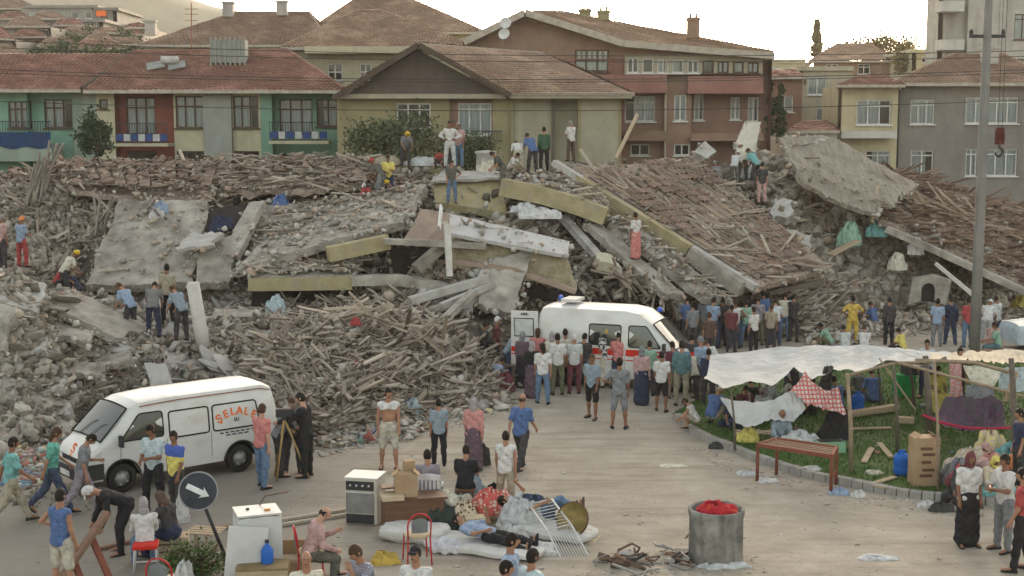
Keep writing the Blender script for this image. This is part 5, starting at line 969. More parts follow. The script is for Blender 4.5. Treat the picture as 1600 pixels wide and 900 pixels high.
def skeleton(lean=0, side=0, hipz=.93, legs=((0, 0, .06), (0, 0, .06)), arms=((.1, .1, .25, 0), (.1, .1, .25, 0)), turn=0, nod=0, lie=False, twist=0):
    """legs: (hip flex, knee flex, spread) for left,right; arms: (shoulder flex, spread, elbow flex, inward)"""
    J = {}; r = math.radians
    T = Euler((-r(lean), r(side), r(twist))).to_matrix(); J['T'] = T; pel = Vector((0, 0, hipz)); J['pel'] = pel
    J['chest'] = pel+T @ Vector((0, 0, .36)); J['neck'] = pel+T @ Vector((0, .0, .54)); 
    HD = T @ Euler((0, 0, r(turn))).to_matrix() @ Euler((-r(nod), 0, 0)).to_matrix(); J['HD'] = HD; J['head'] = J['neck']+T @ Vector((0, .015, .05))+HD @ Vector((0, .015, .105))
    for s_, n in ((-1, 'l'), (1, 'r')):
        hf, kf, sp = legs[0 if s_ < 0 else 1]
        h = pel+Vector((s_*.095, 0, -.02)); a = r(hf); d = Vector((s_*math.sin(sp), math.sin(a)*math.cos(sp), -math.cos(a)*math.cos(sp))); k = h+d*.43
        b = r(hf-kf); d2 = Vector((s_*math.sin(sp)*.5, math.sin(b), -math.cos(b))).normalized(); an = k+d2*.41
        J['hip'+n] = h; J['knee'+n] = k; J['ank'+n] = an
        ff = Vector((s_*.2, 1, 0)) if not lie else (d.cross(Vector((1, 0, 0))))*-1
        if kf > 20 and hf < 25 and not lie: ff = Vector((0, math.cos(b), math.sin(b)*.8)).normalized()
        J['toe'+n] = an+ff.normalized()*.17+Vector((0, 0, -.035))
        sf, ab, ef, inw = arms[0 if s_ < 0 else 1]; sh = J['neck']+T @ Vector((s_*.176, 0, -.085)); a = r(sf)
        d = T @ Vector((s_*math.sin(ab), math.sin(a)*math.cos(ab), -math.cos(a)*math.cos(ab))); e = sh+d*.29; b = a+ef
        d2 = T @ (Vector((-s_*inw, math.sin(b), -math.cos(b))).normalized()); wv = e+d2*.25
        J['sh'+n] = sh; J['elb'+n] = e; J['wri'+n] = wv; J['hd'+n] = d2
    return J
A0 = (0, .12, .25, 0)
POSE = {
 'stand': dict(), 'stand2': dict(legs=((6, 0, .08), (-6, 4, .08)), arms=((8, .1, .3, 0), (-8, .14, .2, 0)), turn=15), 'stand3': dict(legs=((0, 0, .1), (8, 14, .12)), arms=((20, .12, 1.3, .5), (15, .1, 1.1, .5)), turn=-12, nod=14),
 'walk': dict(legs=((26, 6, .03), (-22, 20, .03)), arms=((-24, .1, .2, 0), (26, .1, .5, 0)), lean=4, hipz=.90), 'walk2': dict(legs=((-20, 26, .03), (24, 4, .03)), arms=((22, .1, .6, .1), (-22, .12, .2, 0)), lean=5, hipz=.90, nod=12),
 'hips': dict(arms=((-16, .75, 1.3, .9), (-16, .75, 1.3, .9)), legs=((0, 0, .12), (0, 0, .12))), 'hip1': dict(arms=((-16, .75, 1.3, .9), (4, .1, .3, 0)), legs=((0, 0, .1), (4, 6, .1)), turn=10),
 'cross': dict(arms=((25, .15, 1.2, 1.2), (25, .15, 1.2, 1.2))), 'point': dict(arms=((55, .1, .5, 0), (5, .1, .3, 0)), turn=10, nod=8, lean=6), 'reach': dict(arms=((75, .1, .35, 0), (60, .1, .5, 0)), lean=14, nod=15),
 'bend': dict(lean=62, hipz=.88, legs=((22, 22, .1), (14, 16, .12)), arms=((58, .15, .5, 0), (66, .15, .35, 0)), nod=10), 'stoop': dict(lean=34, hipz=.9, legs=((12, 10, .1), (6, 8, .1)), arms=((40, .15, .7, .2), (44, .15, .7, .2)), nod=22),
 'sit': dict(hipz=.50, legs=((84, 84, .12), (80, 82, .14)), arms=((35, .1, .9, .3), (35, .1, .9, .3)), lean=8), 'sit2': dict(hipz=.50, legs=((86, 76, .16), (78, 90, .14)), arms=((45, .2, 1.6, .5), (30, .1, .9, .3)), lean=18, nod=18),
 'squat': dict(hipz=.28, legs=((118, 132, .2), (112, 128, .2)), arms=((52, .2, .6, .1), (52, .2, .6, .1)), lean=30, nod=10), 'ground': dict(hipz=.13, legs=((95, 105, .5), (88, 120, .5)), arms=((40, .1, .7, .3), (40, .1, .7, .3)), lean=16, nod=10),
 'chin': dict(hipz=.93, arms=((55, .1, 2.1, .25), (30, .1, 1.0, .5)), lean=12, nod=14), 'tripod': dict(lean=26, legs=((8, 10, .1), (4, 8, .1)), arms=((50, .1, .9, .2), (55, .1, .8, .2)), nod=10, turn=10), 'sag': dict(lean=10, nod=40, legs=((24, 6, .03), (-22, 20, .03)), arms=((20, .1, 1.5, .6), (5, .1, .3, 0)), hipz=.90),
 'lie': dict(hipz=.12, lean=-82, lie=True, legs=((88, 6, .06), (86, 12, .06)), arms=((20, .5, 1.3, .5), (5, .35, .4, 0)), nod=25), 'lie2': dict(hipz=.13, lean=-80, lie=True, legs=((92, 10, .1), (118, 60, .1)), arms=((60, .2, 1.4, .6), (10, .4, .4, 0)), nod=10)}
_pc = {}
def skin_parts(pose, vs, top, bot, slim=1.0, seed=0):
    key = (pose, vs, top, bot, slim)
    if key in _pc: return _pc[key]
    J = skeleton(**POSE[pose]); pts = np.array([J[k] for k in J if k not in ('T', 'HD', 'hdl', 'hdr')]); lo, hi = pts.min(0)-.2, pts.max(0)+.2; T = J['T']
    t = lambda p, x, y, z: J[p]+T @ Vector((x, y, z))
    def torso(S, o, ss=.0):
        for s_ in (-1, 1):
            S.cap(t('pel', s_*.065, -.01, -.02), t('pel', s_*.05, 0, .18), (.105+o)*slim, (.088+o)*slim, .05); S.cap(t('pel', s_*.05, 0, .18), t('pel', s_*.085, .005, .40), (.09+o)*slim, (.1+o)*slim, .05)
            S.cap(t('pel', s_*.085, 0, .42), J['sh'+('l' if s_ < 0 else 'r')], (.085+o)*slim, (.046+o)*slim, .05)
    def arm(S, n, o, frac, k=.025):
        S.cap(J['sh'+n], J['elb'+n] if frac > .9 else J['sh'+n].lerp(J['elb'+n], frac), .053+o, .043+o*1.3, k)
        if frac > 1: S.cap(J['elb'+n], J['elb'+n].lerp(J['wri'+n], min(1, frac-1)), .042+o*1.2, .032+o*1.2, k)
    def leg(S, n, o, frac, k=.035):
        S.cap(J['hip'+n], J['knee'+n] if frac >= 1 else J['hip'+n].lerp(J['knee'+n], frac), .092*slim+o, .06+o*1.4, k)
        if frac > 1: S.cap(J['knee'+n], J['knee'+n].lerp(J['ank'+n], .35), .058+o*1.2, .058+o, k); S.cap(J['knee'+n].lerp(J['ank'+n], .35), J['knee'+n].lerp(J['ank'+n], min(1, frac-1)), .058+o, .042+o*1.5, k)
    B = SDF(lo, hi, vs); torso(B, -.012)
    B.cap(J['neck']-T @ Vector((0, 0, .06)), J['head']-J['HD'] @ Vector((0, .02, .04)), .06, .052, .03)
    for n in 'lr':
        arm(B, n, -.004, 2); leg(B, n, -.006, 2); B.cap(J['ank'+n], J['toe'+n], .036, .028, .02)
        B.cap(J['wri'+n], J['wri'+n]+J['hd'+n]*.075, .029, .034, .015)
    v, f = B.mesh(); mb = MB(); mb.v = [tuple(p) for p in v]; mb.f = [tuple(q) for q in f]; mb.mi = [0]*len(f)
    o_ = len(mb.v); HR = J['HD']; hp = J['head']; mb.v += [tuple(hp+HR @ Vector(p)) for p in HEAD.v]; mb.f += [tuple(i+o_ for i in q) for q in HEAD.f]; mb.mi += HEAD.mi
    for s_, n in ((-1, 'l'), (1, 'r')):
        d = J['hd'+n]; pv = T @ Vector((s_, 0, 0)); pv = (pv-d*pv.dot(d)).normalized(); fw = d.cross(pv)*s_; fw.normalize()  # fw spreads the fingers front to back
        base = J['wri'+n]+d*.085
        for i, (of, L) in enumerate(((.028, .07), (.010, .08), (-.008, .074), (-.025, .058))):
            b0 = base+fw*of; c1 = b0+(d*.8-pv*.35*.6+fw*of*1.2).normalized()*L*.55; c2 = c1+(d*.6-pv*.75).normalized()*L*.45; mb.tube([b0-d*.02, b0, c1, c2], [.010, .0095, .0085, .006], 5)
        b0 = J['wri'+n]+d*.035+fw*.028; mb.tube([b0, b0+(d*.6+fw*.7).normalized()*.04, b0+(d*.9+fw*.45).normalized()*.075], [.012, .0105, .007], 5)
    out = {'body': mb.mesh('body', [m_dark, m_dark], True)}
    def fin(nm, S, amp=.0065, f_=24):
        S.noise(amp, f_, seed); out[nm] = npmesh(nm, *S.mesh(), m_dark, True)
    if top == 'crop':
        S = SDF(lo, hi, vs); torso(S, .012); S.cut(J['neck']+T @ Vector((0, 0, -.02)), T @ Vector((0, .4, 1))); S.cut(J['pel']+T @ Vector((0, 0, .36)), -(T @ Vector((0, 0, 1)))); fin('vest', S)
    elif top != 'bare':
        S = SDF(lo, hi, vs); fr = {'tee': .72, 'long': 1.95, 'tank': 0, 'rolled': 1.25}[top if top in ('tee', 'long', 'tank', 'rolled') else 'tee']; torso(S, .014)
        if fr:
            for n in 'lr': arm(S, n, .012, fr)
        S.cut(J['neck']+T @ Vector((0, 0, .015)), T @ Vector((0, .15, 1)));
        if bot != 'dress': S.cut(J['pel']-T @ Vector((0, 0, .10)), -(T @ Vector((0, 0, 1))))
        fin('shirt' if fr else 'vest', S)
    S = SDF(lo, hi, vs)
    if bot in ('skirt', 'dress', 'robe'):
        for s_ in (-1, 1): S.cap(J['pel']+Vector((s_*.05, 0, .05)), J['pel'], .105, .115, .05)
        mk = (J['kneel']+J['kneer'])/2; ma = (J['ankl']+J['ankr'])/2; S.cap(J['pel'], mk, .16, .165, .06); S.cap(mk, mk.lerp(ma, .82), .165, .17, .06)
        for n in 'lr': S.cap(J['hip'+n], J['knee'+n], .11, .1, .05); S.cap(J['knee'+n], J['knee'+n].lerp(J['ank'+n], .85), .1, .11, .05)
        fin('skirt', S, .01, 26)
    else:
        for s_ in (-1, 1): S.cap(J['pel']+T @ Vector((s_*.06, -.01, .06)), J['pel']+Vector((s_*.06, -.01, -.03)), .098*slim, .108*slim, .04)
        for n in 'lr': leg(S, n, .012, {'shorts': .95, 'trousers': 1.95, 'jeans': 1.95, 'capri': 1.3}[bot])
        fin('shorts' if bot == 'shorts' else 'trousers', S)
    _pc[key] = (out, J); return out, J
# shared hair, hats and shoes (head space)
def head_cap(kind):
    mb = MB()
    def shell(zc, yb, s=1.08, back=-.3, zlow=-.15, bump=.004):
        nu, nv = 20, 10; V = []
        for j in range(nv+1):
            for i in range(nu):
                ph = 2*math.pi*i/nu; fr = math.cos(ph); low = math.radians(78 if fr > .35 else (112 if fr > -.3 else 128))+math.radians(back); th = low*j/nv
                k = s+bump*10*math.sin(i*5.1+j*3.3)*.1; V.append((math.sin(th)*math.sin(ph)*.078*k, math.sin(th)*math.cos(ph)*.099*k-.004, math.cos(th)*.12*k+.002))
        mb.add(V, [(j*nu+i, (j+1)*nu+i, (j+1)*nu+(i+1) % nu, j*nu+(i+1) % nu) for j in range(nv) for i in range(nu)])
    if kind == 'hair': shell(0, 0, 1.09, 0)
    elif kind == 'longhair': shell(0, 0, 1.12, 6); mb.ell((0, -.07, -.08), (.075, .05, .13)); 
    elif kind == 'balding':
        for s_ in (-1, 1): mb.ell((s_*.066, -.025, .0), (.02, .055, .045))
        mb.ell((0, -.085, -.01), (.06, .022, .05))
    elif kind == 'cap': shell(0, 0, 1.13, -14); mb.grid(lambda u, v: ((u-.5)*.14, .085+v*.075*(1-(2*u-1)**2*.5), .055-v*.018), 6, 2); mb.grid(lambda u, v: ((u-.5)*.14, .085+v*.075*(1-(2*u-1)**2*.5), .050-v*.018), 6, 2, flip=True)
    elif kind == 'helmet': shell(0, 0, 1.3, -22); mb.lathe([(.118, .02), (.14, .012), (.14, .02), (.12, .03)], 18, cap=False)
    elif kind == 'scarf':
        nu, nv = 20, 12; V = []
        for j in range(nv+1):
            for i in range(nu):
                ph = 2*math.pi*i/nu; fr = math.cos(ph); th = math.radians(72 if fr > .6 else 150)*j/nv; k = 1.17+.02*math.sin(i*3+j*2)
                V.append((math.sin(th)*math.sin(ph)*.08*k, math.sin(th)*math.cos(ph)*.1*k-.012*(j/nv), math.cos(th)*.122*k-(.05*(j/nv)**3 if fr < .6 else 0)))
        mb.add(V, [(j*nu+i, (j+1)*nu+i, (j+1)*nu+(i+1) % nu, j*nu+(i+1) % nu) for j in range(nv) for i in range(nu)]); mb.ell((0, -.075, -.13), (.1, .05, .1)); mb.ell((0, .04, -.135), (.07, .05, .03))
    return mb.mesh(kind, m_dark, True)
CAPM = {k: head_cap(k) for k in ('hair', 'longhair', 'balding', 'cap', 'helmet', 'scarf')}
def shoe_mesh():
    mb = MB(); n = 10; V = []
    for y, w_, h_ in ((-.07, .03, .05), (-.055, .042, .075), (0, .044, .085), (.06, .046, .062), (.12, .05, .05), (.17, .044, .042), (.195, .02, .03)):
        for k in range(n):
            a = 2*math.pi*k/n; V.append((math.cos(a)*w_, y, max(0, h_*.5+math.sin(a)*h_*.5)))
    mb.add(V, [(j*n+i, j*n+(i+1) % n, (j+1)*n+(i+1) % n, (j+1)*n+i) for j in range(6) for i in range(n)]+[tuple(range(n))[::-1], tuple(range(6*n, 7*n))]); return mb.mesh('shoe', m_dark, True)
SHOE = shoe_mesh()
def cloth(c, pat=None):
    mu = sum(c)/3; c = tuple(x*.82+mu*.18 for x in c)
    key = 'cloth_%02x%02x%02x%s' % (*[int(x*255) for x in c], pat or '')
    def ex(n, l, out, src, tc):
        if pat in ('check', 'plaid', 'stripe'):
            mp = n.new('ShaderNodeMapping'); mp.inputs['Scale'].default_value = (26, 26, 26) if pat != 'plaid' else (9, 9, 9); l.new(tc.outputs['Object'], mp.inputs[0])
            wv = n.new('ShaderNodeTexWave'); wv.bands_direction = 'Z'; wv.inputs['Scale'].default_value = .4; l.new(mp.outputs[0], wv.inputs[0]); f = wv.outputs[1]
            if pat != 'stripe':
                w2 = n.new('ShaderNodeTexWave'); w2.bands_direction = 'X'; w2.inputs['Scale'].default_value = .4; l.new(mp.outputs[0], w2.inputs[0]); a = n.new('ShaderNodeMath'); a.operation = 'MAXIMUM'; l.new(f, a.inputs[0]); l.new(w2.outputs[1], a.inputs[1]); f = a.outputs[0]
            r = n.new('ShaderNodeMapRange'); r.inputs[1].default_value = .6; r.inputs[2].default_value = .8; l.new(f, r.inputs[0]); mx = n.new('ShaderNodeMixRGB'); l.new(r.outputs[0], mx.inputs[0]); l.new(out, mx.inputs[1])
            mx.inputs[2].default_value = ((.45, .12, .1, 1) if pat == 'plaid' else (.35, .35, .33, 1) if sum(c) < .6 else (.2, .15, .15, 1)); return mx.outputs[0]
        if pat in ('print', 'camo', 'flower', 'quilt'):
            z = n.new('ShaderNodeTexVoronoi' if pat != 'camo' else 'ShaderNodeTexNoise'); z.inputs['Scale'].default_value = 22 if pat == 'print' else 14; l.new(tc.outputs['Object'], z.inputs['Vector']); r = n.new('ShaderNodeMapRange'); r.inputs[1].default_value = .35 if pat != 'camo' else .48; r.inputs[2].default_value = .42 if pat != 'camo' else .52; l.new(z.outputs[0], r.inputs[0])
            mx = n.new('ShaderNodeMixRGB'); l.new(r.outputs[0], mx.inputs[0]); l.new(out, mx.inputs[1]); mx.inputs[2].default_value = (.06, .06, .06, 1) if pat == 'camo' else (.45, .2, .18, 1) if pat == 'print' else (.5, .11, .09, 1) if pat == 'quilt' else (.5, .42, .3, 1); return mx.outputs[0]
        if pat == 'two':     # blue yoke over yellow
            sp = n.new('ShaderNodeSeparateXYZ'); l.new(tc.outputs['Object'], sp.inputs[0]); r = n.new('ShaderNodeMath'); r.operation = 'GREATER_THAN'; r.inputs[1].default_value = 1.24; l.new(sp.outputs[2], r.inputs[0])
            mx = n.new('ShaderNodeMixRGB'); l.new(r.outputs[0], mx.inputs[0]); l.new(out, mx.inputs[1]); mx.inputs[2].default_value = (.06, .1, .33, 1); return mx.outputs[0]
        return out
    return M(key, [tuple(x*.62 for x in c), c, tuple(min(.85, x*1.2) for x in c)], rough=.9, scale=9, bump=.9, bscale=11, bdist=.05, spec=.15, extra=ex)
SKIN = [M('skin_tan', [(.26, .135, .085), (.34, .19, .125)], rough=.55, scale=5, bump=0), M('skin_brown', [(.17, .085, .052), (.24, .125, .08)], rough=.55, scale=5, bump=0), M('skin_fair', [(.38, .215, .15), (.45, .27, .2)], rough=.55, scale=5, bump=0)]
HAIRC = {'k': M('hair_black', (.018, .014, .012), rough=.6, scale=30, bump=.5, bscale=60), 'b': M('hair_brown', (.06, .035, .022), rough=.6, scale=30, bump=.5, bscale=60), 'g': M('hair_grey', (.2, .19, .175), rough=.6, scale=30, bump=.5)}
PAL = dict(wh=(.5, .49, .465), lw=(.42, .43, .42), bk=(.022, .022, .025), nv=(.03, .04, .08), dk=(.05, .048, .05), gy=(.17, .18, .19), gb=(.2, .26, .31), lb=(.22, .3, .42), bl=(.06, .12, .28), tq=(.12, .34, .33), tg=(.08, .34, .26), jn=(.09, .16, .26), dj=(.05, .07, .12), kh=(.3, .26, .18), bg=(.42, .38, .3), ol=(.13, .13, .07), mr=(.14, .035, .045), rd=(.35, .04, .04),
           pk=(.42, .25, .23), sm=(.5, .16, .14), ye=(.5, .34, .03), yw=(.6, .5, .08), gn=(.04, .1, .05), mint=(.2, .36, .26), cr=(.5, .47, .36), br=(.1, .06, .045), dp=(.11, .07, .09), pg=(.22, .19, .22), ob=(.65, .2, .04), tl=(.08, .16, .18), lt=(.36, .45, .47), kg=(.1, .1, .08))
PEOPLE = []
def person(label, loc, h, pose, face, top, tc_, bot, bc, head='hair:k', skin=0, near=False, tpat=None, bpat=None, group=None, shoe='bk', slim=1.0, bag=None):
    vs = .019 if near else .026
    out, J = skin_parts(pose, vs, top, bot, slim, seed=len(_pc)); s_ = h/1.76
    root = empty('person', loc, math.radians(face), label, 'person', group); root.scale = (s_,)*3
    inst('body', out['body'], root, mats=[SKIN[skin], HAIRC['k']])
    for k in out:
        if k in ('shirt', 'vest'): inst(k, out[k], root, mats=[cloth(PAL[tc_], tpat)])
        elif k != 'body': inst(k, out[k], root, mats=[cloth(PAL[bc], bpat)])
    for hk in head.split('+'):
        kk, cc = (hk.split(':')+['k'])[:2]
        m4 = Matrix.Translation(J['head']) @ J['HD'].to_4x4()
        inst({'hair': 'hair', 'longhair': 'hair', 'balding': 'hair', 'cap': 'cap', 'helmet': 'helmet', 'scarf': 'headscarf'}[kk], CAPM[kk], root, m4 @ Matrix.Scale(.94, 4), [HAIRC[cc] if cc in HAIRC else cloth(PAL[cc], 'check' if cc == 'lw' else None) if kk != 'helmet' else M('helmet_'+cc, PAL[cc], rough=.4, bump=0)])
    for n in 'lr':
        a, t = J['ank'+n], J['toe'+n]; f = t-a; f.z += .035
        up = Vector((0, 0, 1)) if abs(f.normalized().z) < .8 else Vector((0, -1, 0)); R = rot_from(f, up); m4 = Matrix.Translation(a-R @ Vector((0, 0, .075))) @ R.to_4x4(); inst('shoe', SHOE, root, m4, [cloth(PAL[shoe])])
    PEOPLE.append(root); return root
def gz(px, py):
    p, ok = rayhit([px], [py]); return Vector(p[0])
def stand_at(px, py): return G(px, py)
def head_at(px, pyh, zh, zf=0.0):
    """stands where a head top of height zh above its footing shows at pixel row pyh"""
    p = G(px, pyh, zf+zh); return Vector((p.x, p.y, zf))
def rub(px, pyf, Yd):
    """on the rubble at the given distance, feet where the photo shows them"""
    return P(px, pyf, Yd)
p_ = person
# --- foreground walkers and bystanders
p_('man in turquoise t-shirt and khaki trousers walking at the far left edge', stand_at(20, 822), 1.74, 'walk', -60, 'tee', 'tq', 'trousers', 'kh', skin=1, near=True)
p_('man in sea green t-shirt and dark jeans walking right before the van front', stand_at(84, 803), 1.75, 'walk2', -70, 'tee', 'tg', 'trousers', 'dj', 'longhair:b', near=True)
p_('man in grey shirt and grey trousers walking with bowed head before the van front', stand_at(130, 804), 1.68, 'sag', -75, 'tee', 'gy', 'trousers', 'pg', near=True)
p_('man in blue sleeveless vest and beige shorts standing at the bottom left', head_at(92, 762, 1.76), 1.76, 'hip1', -30, 'tank', 'bl', 'shorts', 'bg', near=True)
p_('man in pale teal shirt and black trousers beside the van door', head_at(238, 660, 1.76), 1.76, 'stand3', 160, 'tee', 'lt', 'trousers', 'bk', skin=1, near=True)
p_('man in a blue and yellow shirt standing in front of the van side', head_at(272, 671, 1.7), 1.70, 'stand2', 150, 'tee', 'yw', 'trousers', 'dk', skin=1, near=True, tpat='two')
p_('man in white cap and black shirt bending down to the ground at the lower left', stand_at(200, 862), 1.76, 'bend', 120, 'long', 'bk', 'trousers', 'bk', 'cap:wh', near=True)
p_('woman in white top and white headscarf seated on the red stool', stand_at(228, 888), 1.62, 'sit', 20, 'long', 'wh', 'trousers', 'jn', 'scarf:lw', near=True)
p_('woman in grey cardigan and brown headscarf sitting low beside the red stool', stand_at(270, 872), 1.62, 'sit2', 60, 'long', 'dk', 'skirt', 'nv', 'scarf:br', near=True)
p_('man in salmon shirt and light blue jeans standing behind the van', stand_at(411, 762), 1.78, 'stand2', -35, 'tee', 'sm', 'trousers', 'jn', 'hair:b', skin=2, near=True)
p_('grey haired man in grey shirt stooping over the film tripod', stand_at(436, 744), 1.74, 'tripod', -60, 'long', 'gy', 'trousers', 'dk', 'hair:g', skin=2, near=True)
p_('person in dark clothes half hidden behind the film tripod', stand_at(458, 740), 1.70, 'stand3', 200, 'tee', 'kg', 'trousers', 'dk', 'hair:b', near=True)
p_('tall man in black shirt and black trousers leaning toward the cameraman', stand_at(480, 745), 1.85, 'point', 75, 'long', 'bk', 'trousers', 'bk', skin=2, near=True)
p_('bare bellied man in rolled up vest and knee length beige shorts facing the road', stand_at(608, 734), 1.84, 'stand2', 190, 'crop', 'wh', 'shorts', 'bg', near=True)
p_('youth in grey shirt and black trousers walking away from the plastic chair', stand_at(686, 728), 1.52, 'stand', 10, 'tee', 'gb', 'trousers', 'bk', near=True)
p_('woman in patterned pink blouse and white headscarf carrying a handbag', stand_at(740, 735), 1.62, 'stand2', -15, 'long', 'pk', 'skirt', 'dp', 'scarf:lw', near=True, tpat='print', shoe='dk')
p_('balding man in blue shirt and dark trousers walking away in the middle of the road', stand_at(814, 738), 1.76, 'walk', -25, 'tee', 'bl', 'trousers', 'dk', 'balding:b', near=True)
p_('man in purple grey shirt sitting in the white plastic chair', head_at(668, 703, 1.30), 1.74, 'sit', 5, 'long', 'pg', 'trousers', 'dk', near=True)
p_('person in black top sitting with the back turned beside the plastic chair', head_at(727, 694, 1.30), 1.72, 'sit', -8, 'tee', 'bk', 'trousers', 'bk', near=True)
p_('boy in white vest and beige trousers standing behind the bedding', head_at(790, 672, 1.6), 1.60, 'stand2', -10, 'tank', 'wh', 'trousers', 'kh', near=True)
p_('bald man in pale pink shirt sitting sideways with hands at his mouth', head_at(482, 790, 1.28), 1.74, 'sit2', -70, 'long', 'pk', 'trousers', 'kg', 'balding:k', near=True, skin=2)
p_('bald man in cream shirt at the bottom edge left of the middle', head_at(478, 858, 1.72), 1.72, 'stand', 190, 'tee', 'cr', 'trousers', 'dk', 'balding:k', near=True)
p_('man in blue and white shirt resting chin on hand at the bottom edge', head_at(574, 851, 1.66), 1.76, 'chin', 130, 'tee', 'lb', 'trousers', 'dk', 'hair:b', near=True, tpat='check')
p_('man in white t-shirt and black cap at the bottom edge', head_at(650, 850, 1.75), 1.75, 'stand', 160, 'tee', 'wh', 'trousers', 'dk', 'cap:bk', near=True)
p_('dark haired man in bright blue shirt at the bottom edge below the bedding', head_at(797, 830, 1.76), 1.76, 'stand2', -100, 'tee', 'lb', 'trousers', 'dk', near=True)
p_('dark haired man lowest at the bottom edge in front of the blue shirted man', head_at(788, 873, 1.7), 1.70, 'stand', -90, 'tee', 'bl', 'trousers', 'dk', near=True)
p_('man in pale blue shirt at the bottom edge right of the blue shirted man', head_at(830, 855, 1.74), 1.74, 'stand', -50, 'tee', 'lt', 'trousers', 'dk', near=True)
p_('stout woman in white t-shirt and long black skirt standing at the lower right', stand_at(1510, 853), 1.72, 'stand', 190, 'tee', 'wh', 'skirt', 'bk', 'scarf:mr', skin=1, near=True, slim=1.15)
p_('man in white shirt and grey trousers standing beside the stout woman', stand_at(1566, 861), 1.76, 'cross', 110, 'tee', 'wh', 'trousers', 'gy', skin=1, near=True)
p_('person in red shirt and black trousers cut by the right edge', stand_at(1594, 893), 1.78, 'stand2', 60, 'tee', 'rd', 'trousers', 'bk', near=True)
# --- sleepers among the bedding
r = p_('man in light blue shirt and black trousers lying asleep on the white mattress', stand_at(765, 858)+Vector((0, 0, .16)), 1.72, 'lie', -118, 'tee', 'lb', 'trousers', 'bk', near=True)
r = p_('man in white shirt and jeans lying on the bedding behind the crib side', stand_at(842, 822)+Vector((0, 0, .22)), 1.74, 'lie2', -82, 'tee', 'lw', 'trousers', 'jn', near=True, shoe='br')
# --- around the ambulance
A_ = 'people gathered around the ambulance'
for (px, py, h, pose, f, top, tc_, bot, bc, hd, lab) in [
 (757, 588, 1.7, 'stand3', -60, 'long', 'dk', 'trousers', 'bk', 'hair:k', 'person in dark clothes leftmost near the ambulance rear'), (776, 582, 1.74, 'stand', -80, 'long', 'mr', 'trousers', 'dk', 'cap:wh', 'man in maroon shirt and white cap behind the ambulance'),
 (792, 592, 1.6, 'stoop', -70, 'tee', 'gb', 'trousers', 'dj', 'cap:wh', 'man in grey blue shirt and white cap stooping at the ambulance rear door'), (831, 622, 1.6, 'stand', -20, 'long', 'bk', 'skirt', 'dp', 'scarf:lw', 'woman in black with white headscarf beside the ambulance'),
 (848, 631, 1.68, 'stand2', 0, 'tee', 'wh', 'trousers', 'jn', 'longhair:k', 'woman in white t-shirt and jeans with dark ponytail seen from behind'), (871, 617, 1.76, 'stand', 5, 'tee', 'wh', 'trousers', 'ol', 'hair:k', 'man in white shirt and olive trousers facing the ambulance'),
 (897, 615, 1.72, 'stand', 0, 'tee', 'lw', 'trousers', 'mr', 'cap:wh', 'man in white shirt and maroon trousers wearing a pale cap'), (840, 600, 1.66, 'stand', -10, 'tee', 'sm', 'trousers', 'dk', 'longhair:b', 'brown haired person in pink shirt against the ambulance stripe'),
 (862, 604, 1.6, 'stand', 0, 'tee', 'cr', 'skirt', 'dk', 'scarf:lw', 'short woman in cream behind the two white shirted men'), (925, 654, 1.7, 'stand2', 150, 'tee', 'gb', 'shorts', 'bk', 'hair:b', 'youth in grey blue t-shirt and black shorts walking from the ambulance'),
 (967, 670, 1.8, 'hip1', -10, 'tee', 'gy', 'shorts', 'gy', 'hair:k', 'man in grey t-shirt and pale grey shorts with a hand on his hip'), (948, 606, 1.76, 'stand', 10, 'tee', 'wh', 'trousers', 'cr', 'cap:ye', 'person in black and white patterned shirt and yellow cap'),
 (1002, 633, 1.62, 'stand', -15, 'long', 'pk', 'skirt', 'nv', 'scarf:gy', 'woman in pink top and long navy skirt with grey headscarf'), (1033, 643, 1.62, 'stand2', -15, 'tee', 'wh', 'shorts', 'bk', 'hair:k', 'boy in white t-shirt and black shorts by the ambulance hood'),
 (1064, 634, 1.78, 'stand', -10, 'long', 'tl', 'trousers', 'kh', 'hair:k', 'man in dark teal shirt and khaki trousers near the ambulance front'), (1022, 606, 1.68, 'stoop', 20, 'tee', 'pk', 'trousers', 'dk', 'hair:k', 'person in pinkish shirt leaning at the ambulance cab'),
 (1040, 604, 1.7, 'stand', 15, 'tee', 'lw', 'trousers', 'dj', 'hair:k', 'dark haired person in white next to the ambulance windscreen'), (985, 606, 1.7, 'reach', 10, 'long', 'lw', 'trousers', 'kh', 'hair:k', 'man reaching into the ambulance cab window'),
 (1094, 622, 1.74, 'stand', 40, 'tee', 'lb', 'trousers', 'dk', 'cap:gy', 'man in light blue shirt and grey cap beside the white tarpaulin'), (1080, 612, 1.68, 'stand', 10, 'long', 'dk', 'trousers', 'bk', 'hair:k', 'person in dark shirt behind the teal shirted man'), (1122, 616, 1.72, 'stoop', 60, 'long', 'lw', 'trousers', 'nv', 'hair:b', 'person in pale blue bending under the tarpaulin edge')]:
    p_(lab, stand_at(px, py), h, pose, f, top, tc_, bot, bc, hd, skin=(px*7) % 3 % 2, group=A_, near=py > 640, tpat='camo' if px == 948 else None)
p_('boy in white vest squatting on the kerb at the tarpaulin corner', G(1088, 668, .1), 1.3, 'squat', 70, 'tank', 'wh', 'shorts', 'kh', near=True)
p_('man in blue shirt and beige cap squatting next to the boy in a vest', G(1112, 664, .1), 1.72, 'squat', -40, 'tee', 'bl', 'trousers', 'kh', 'cap:bg', near=True)
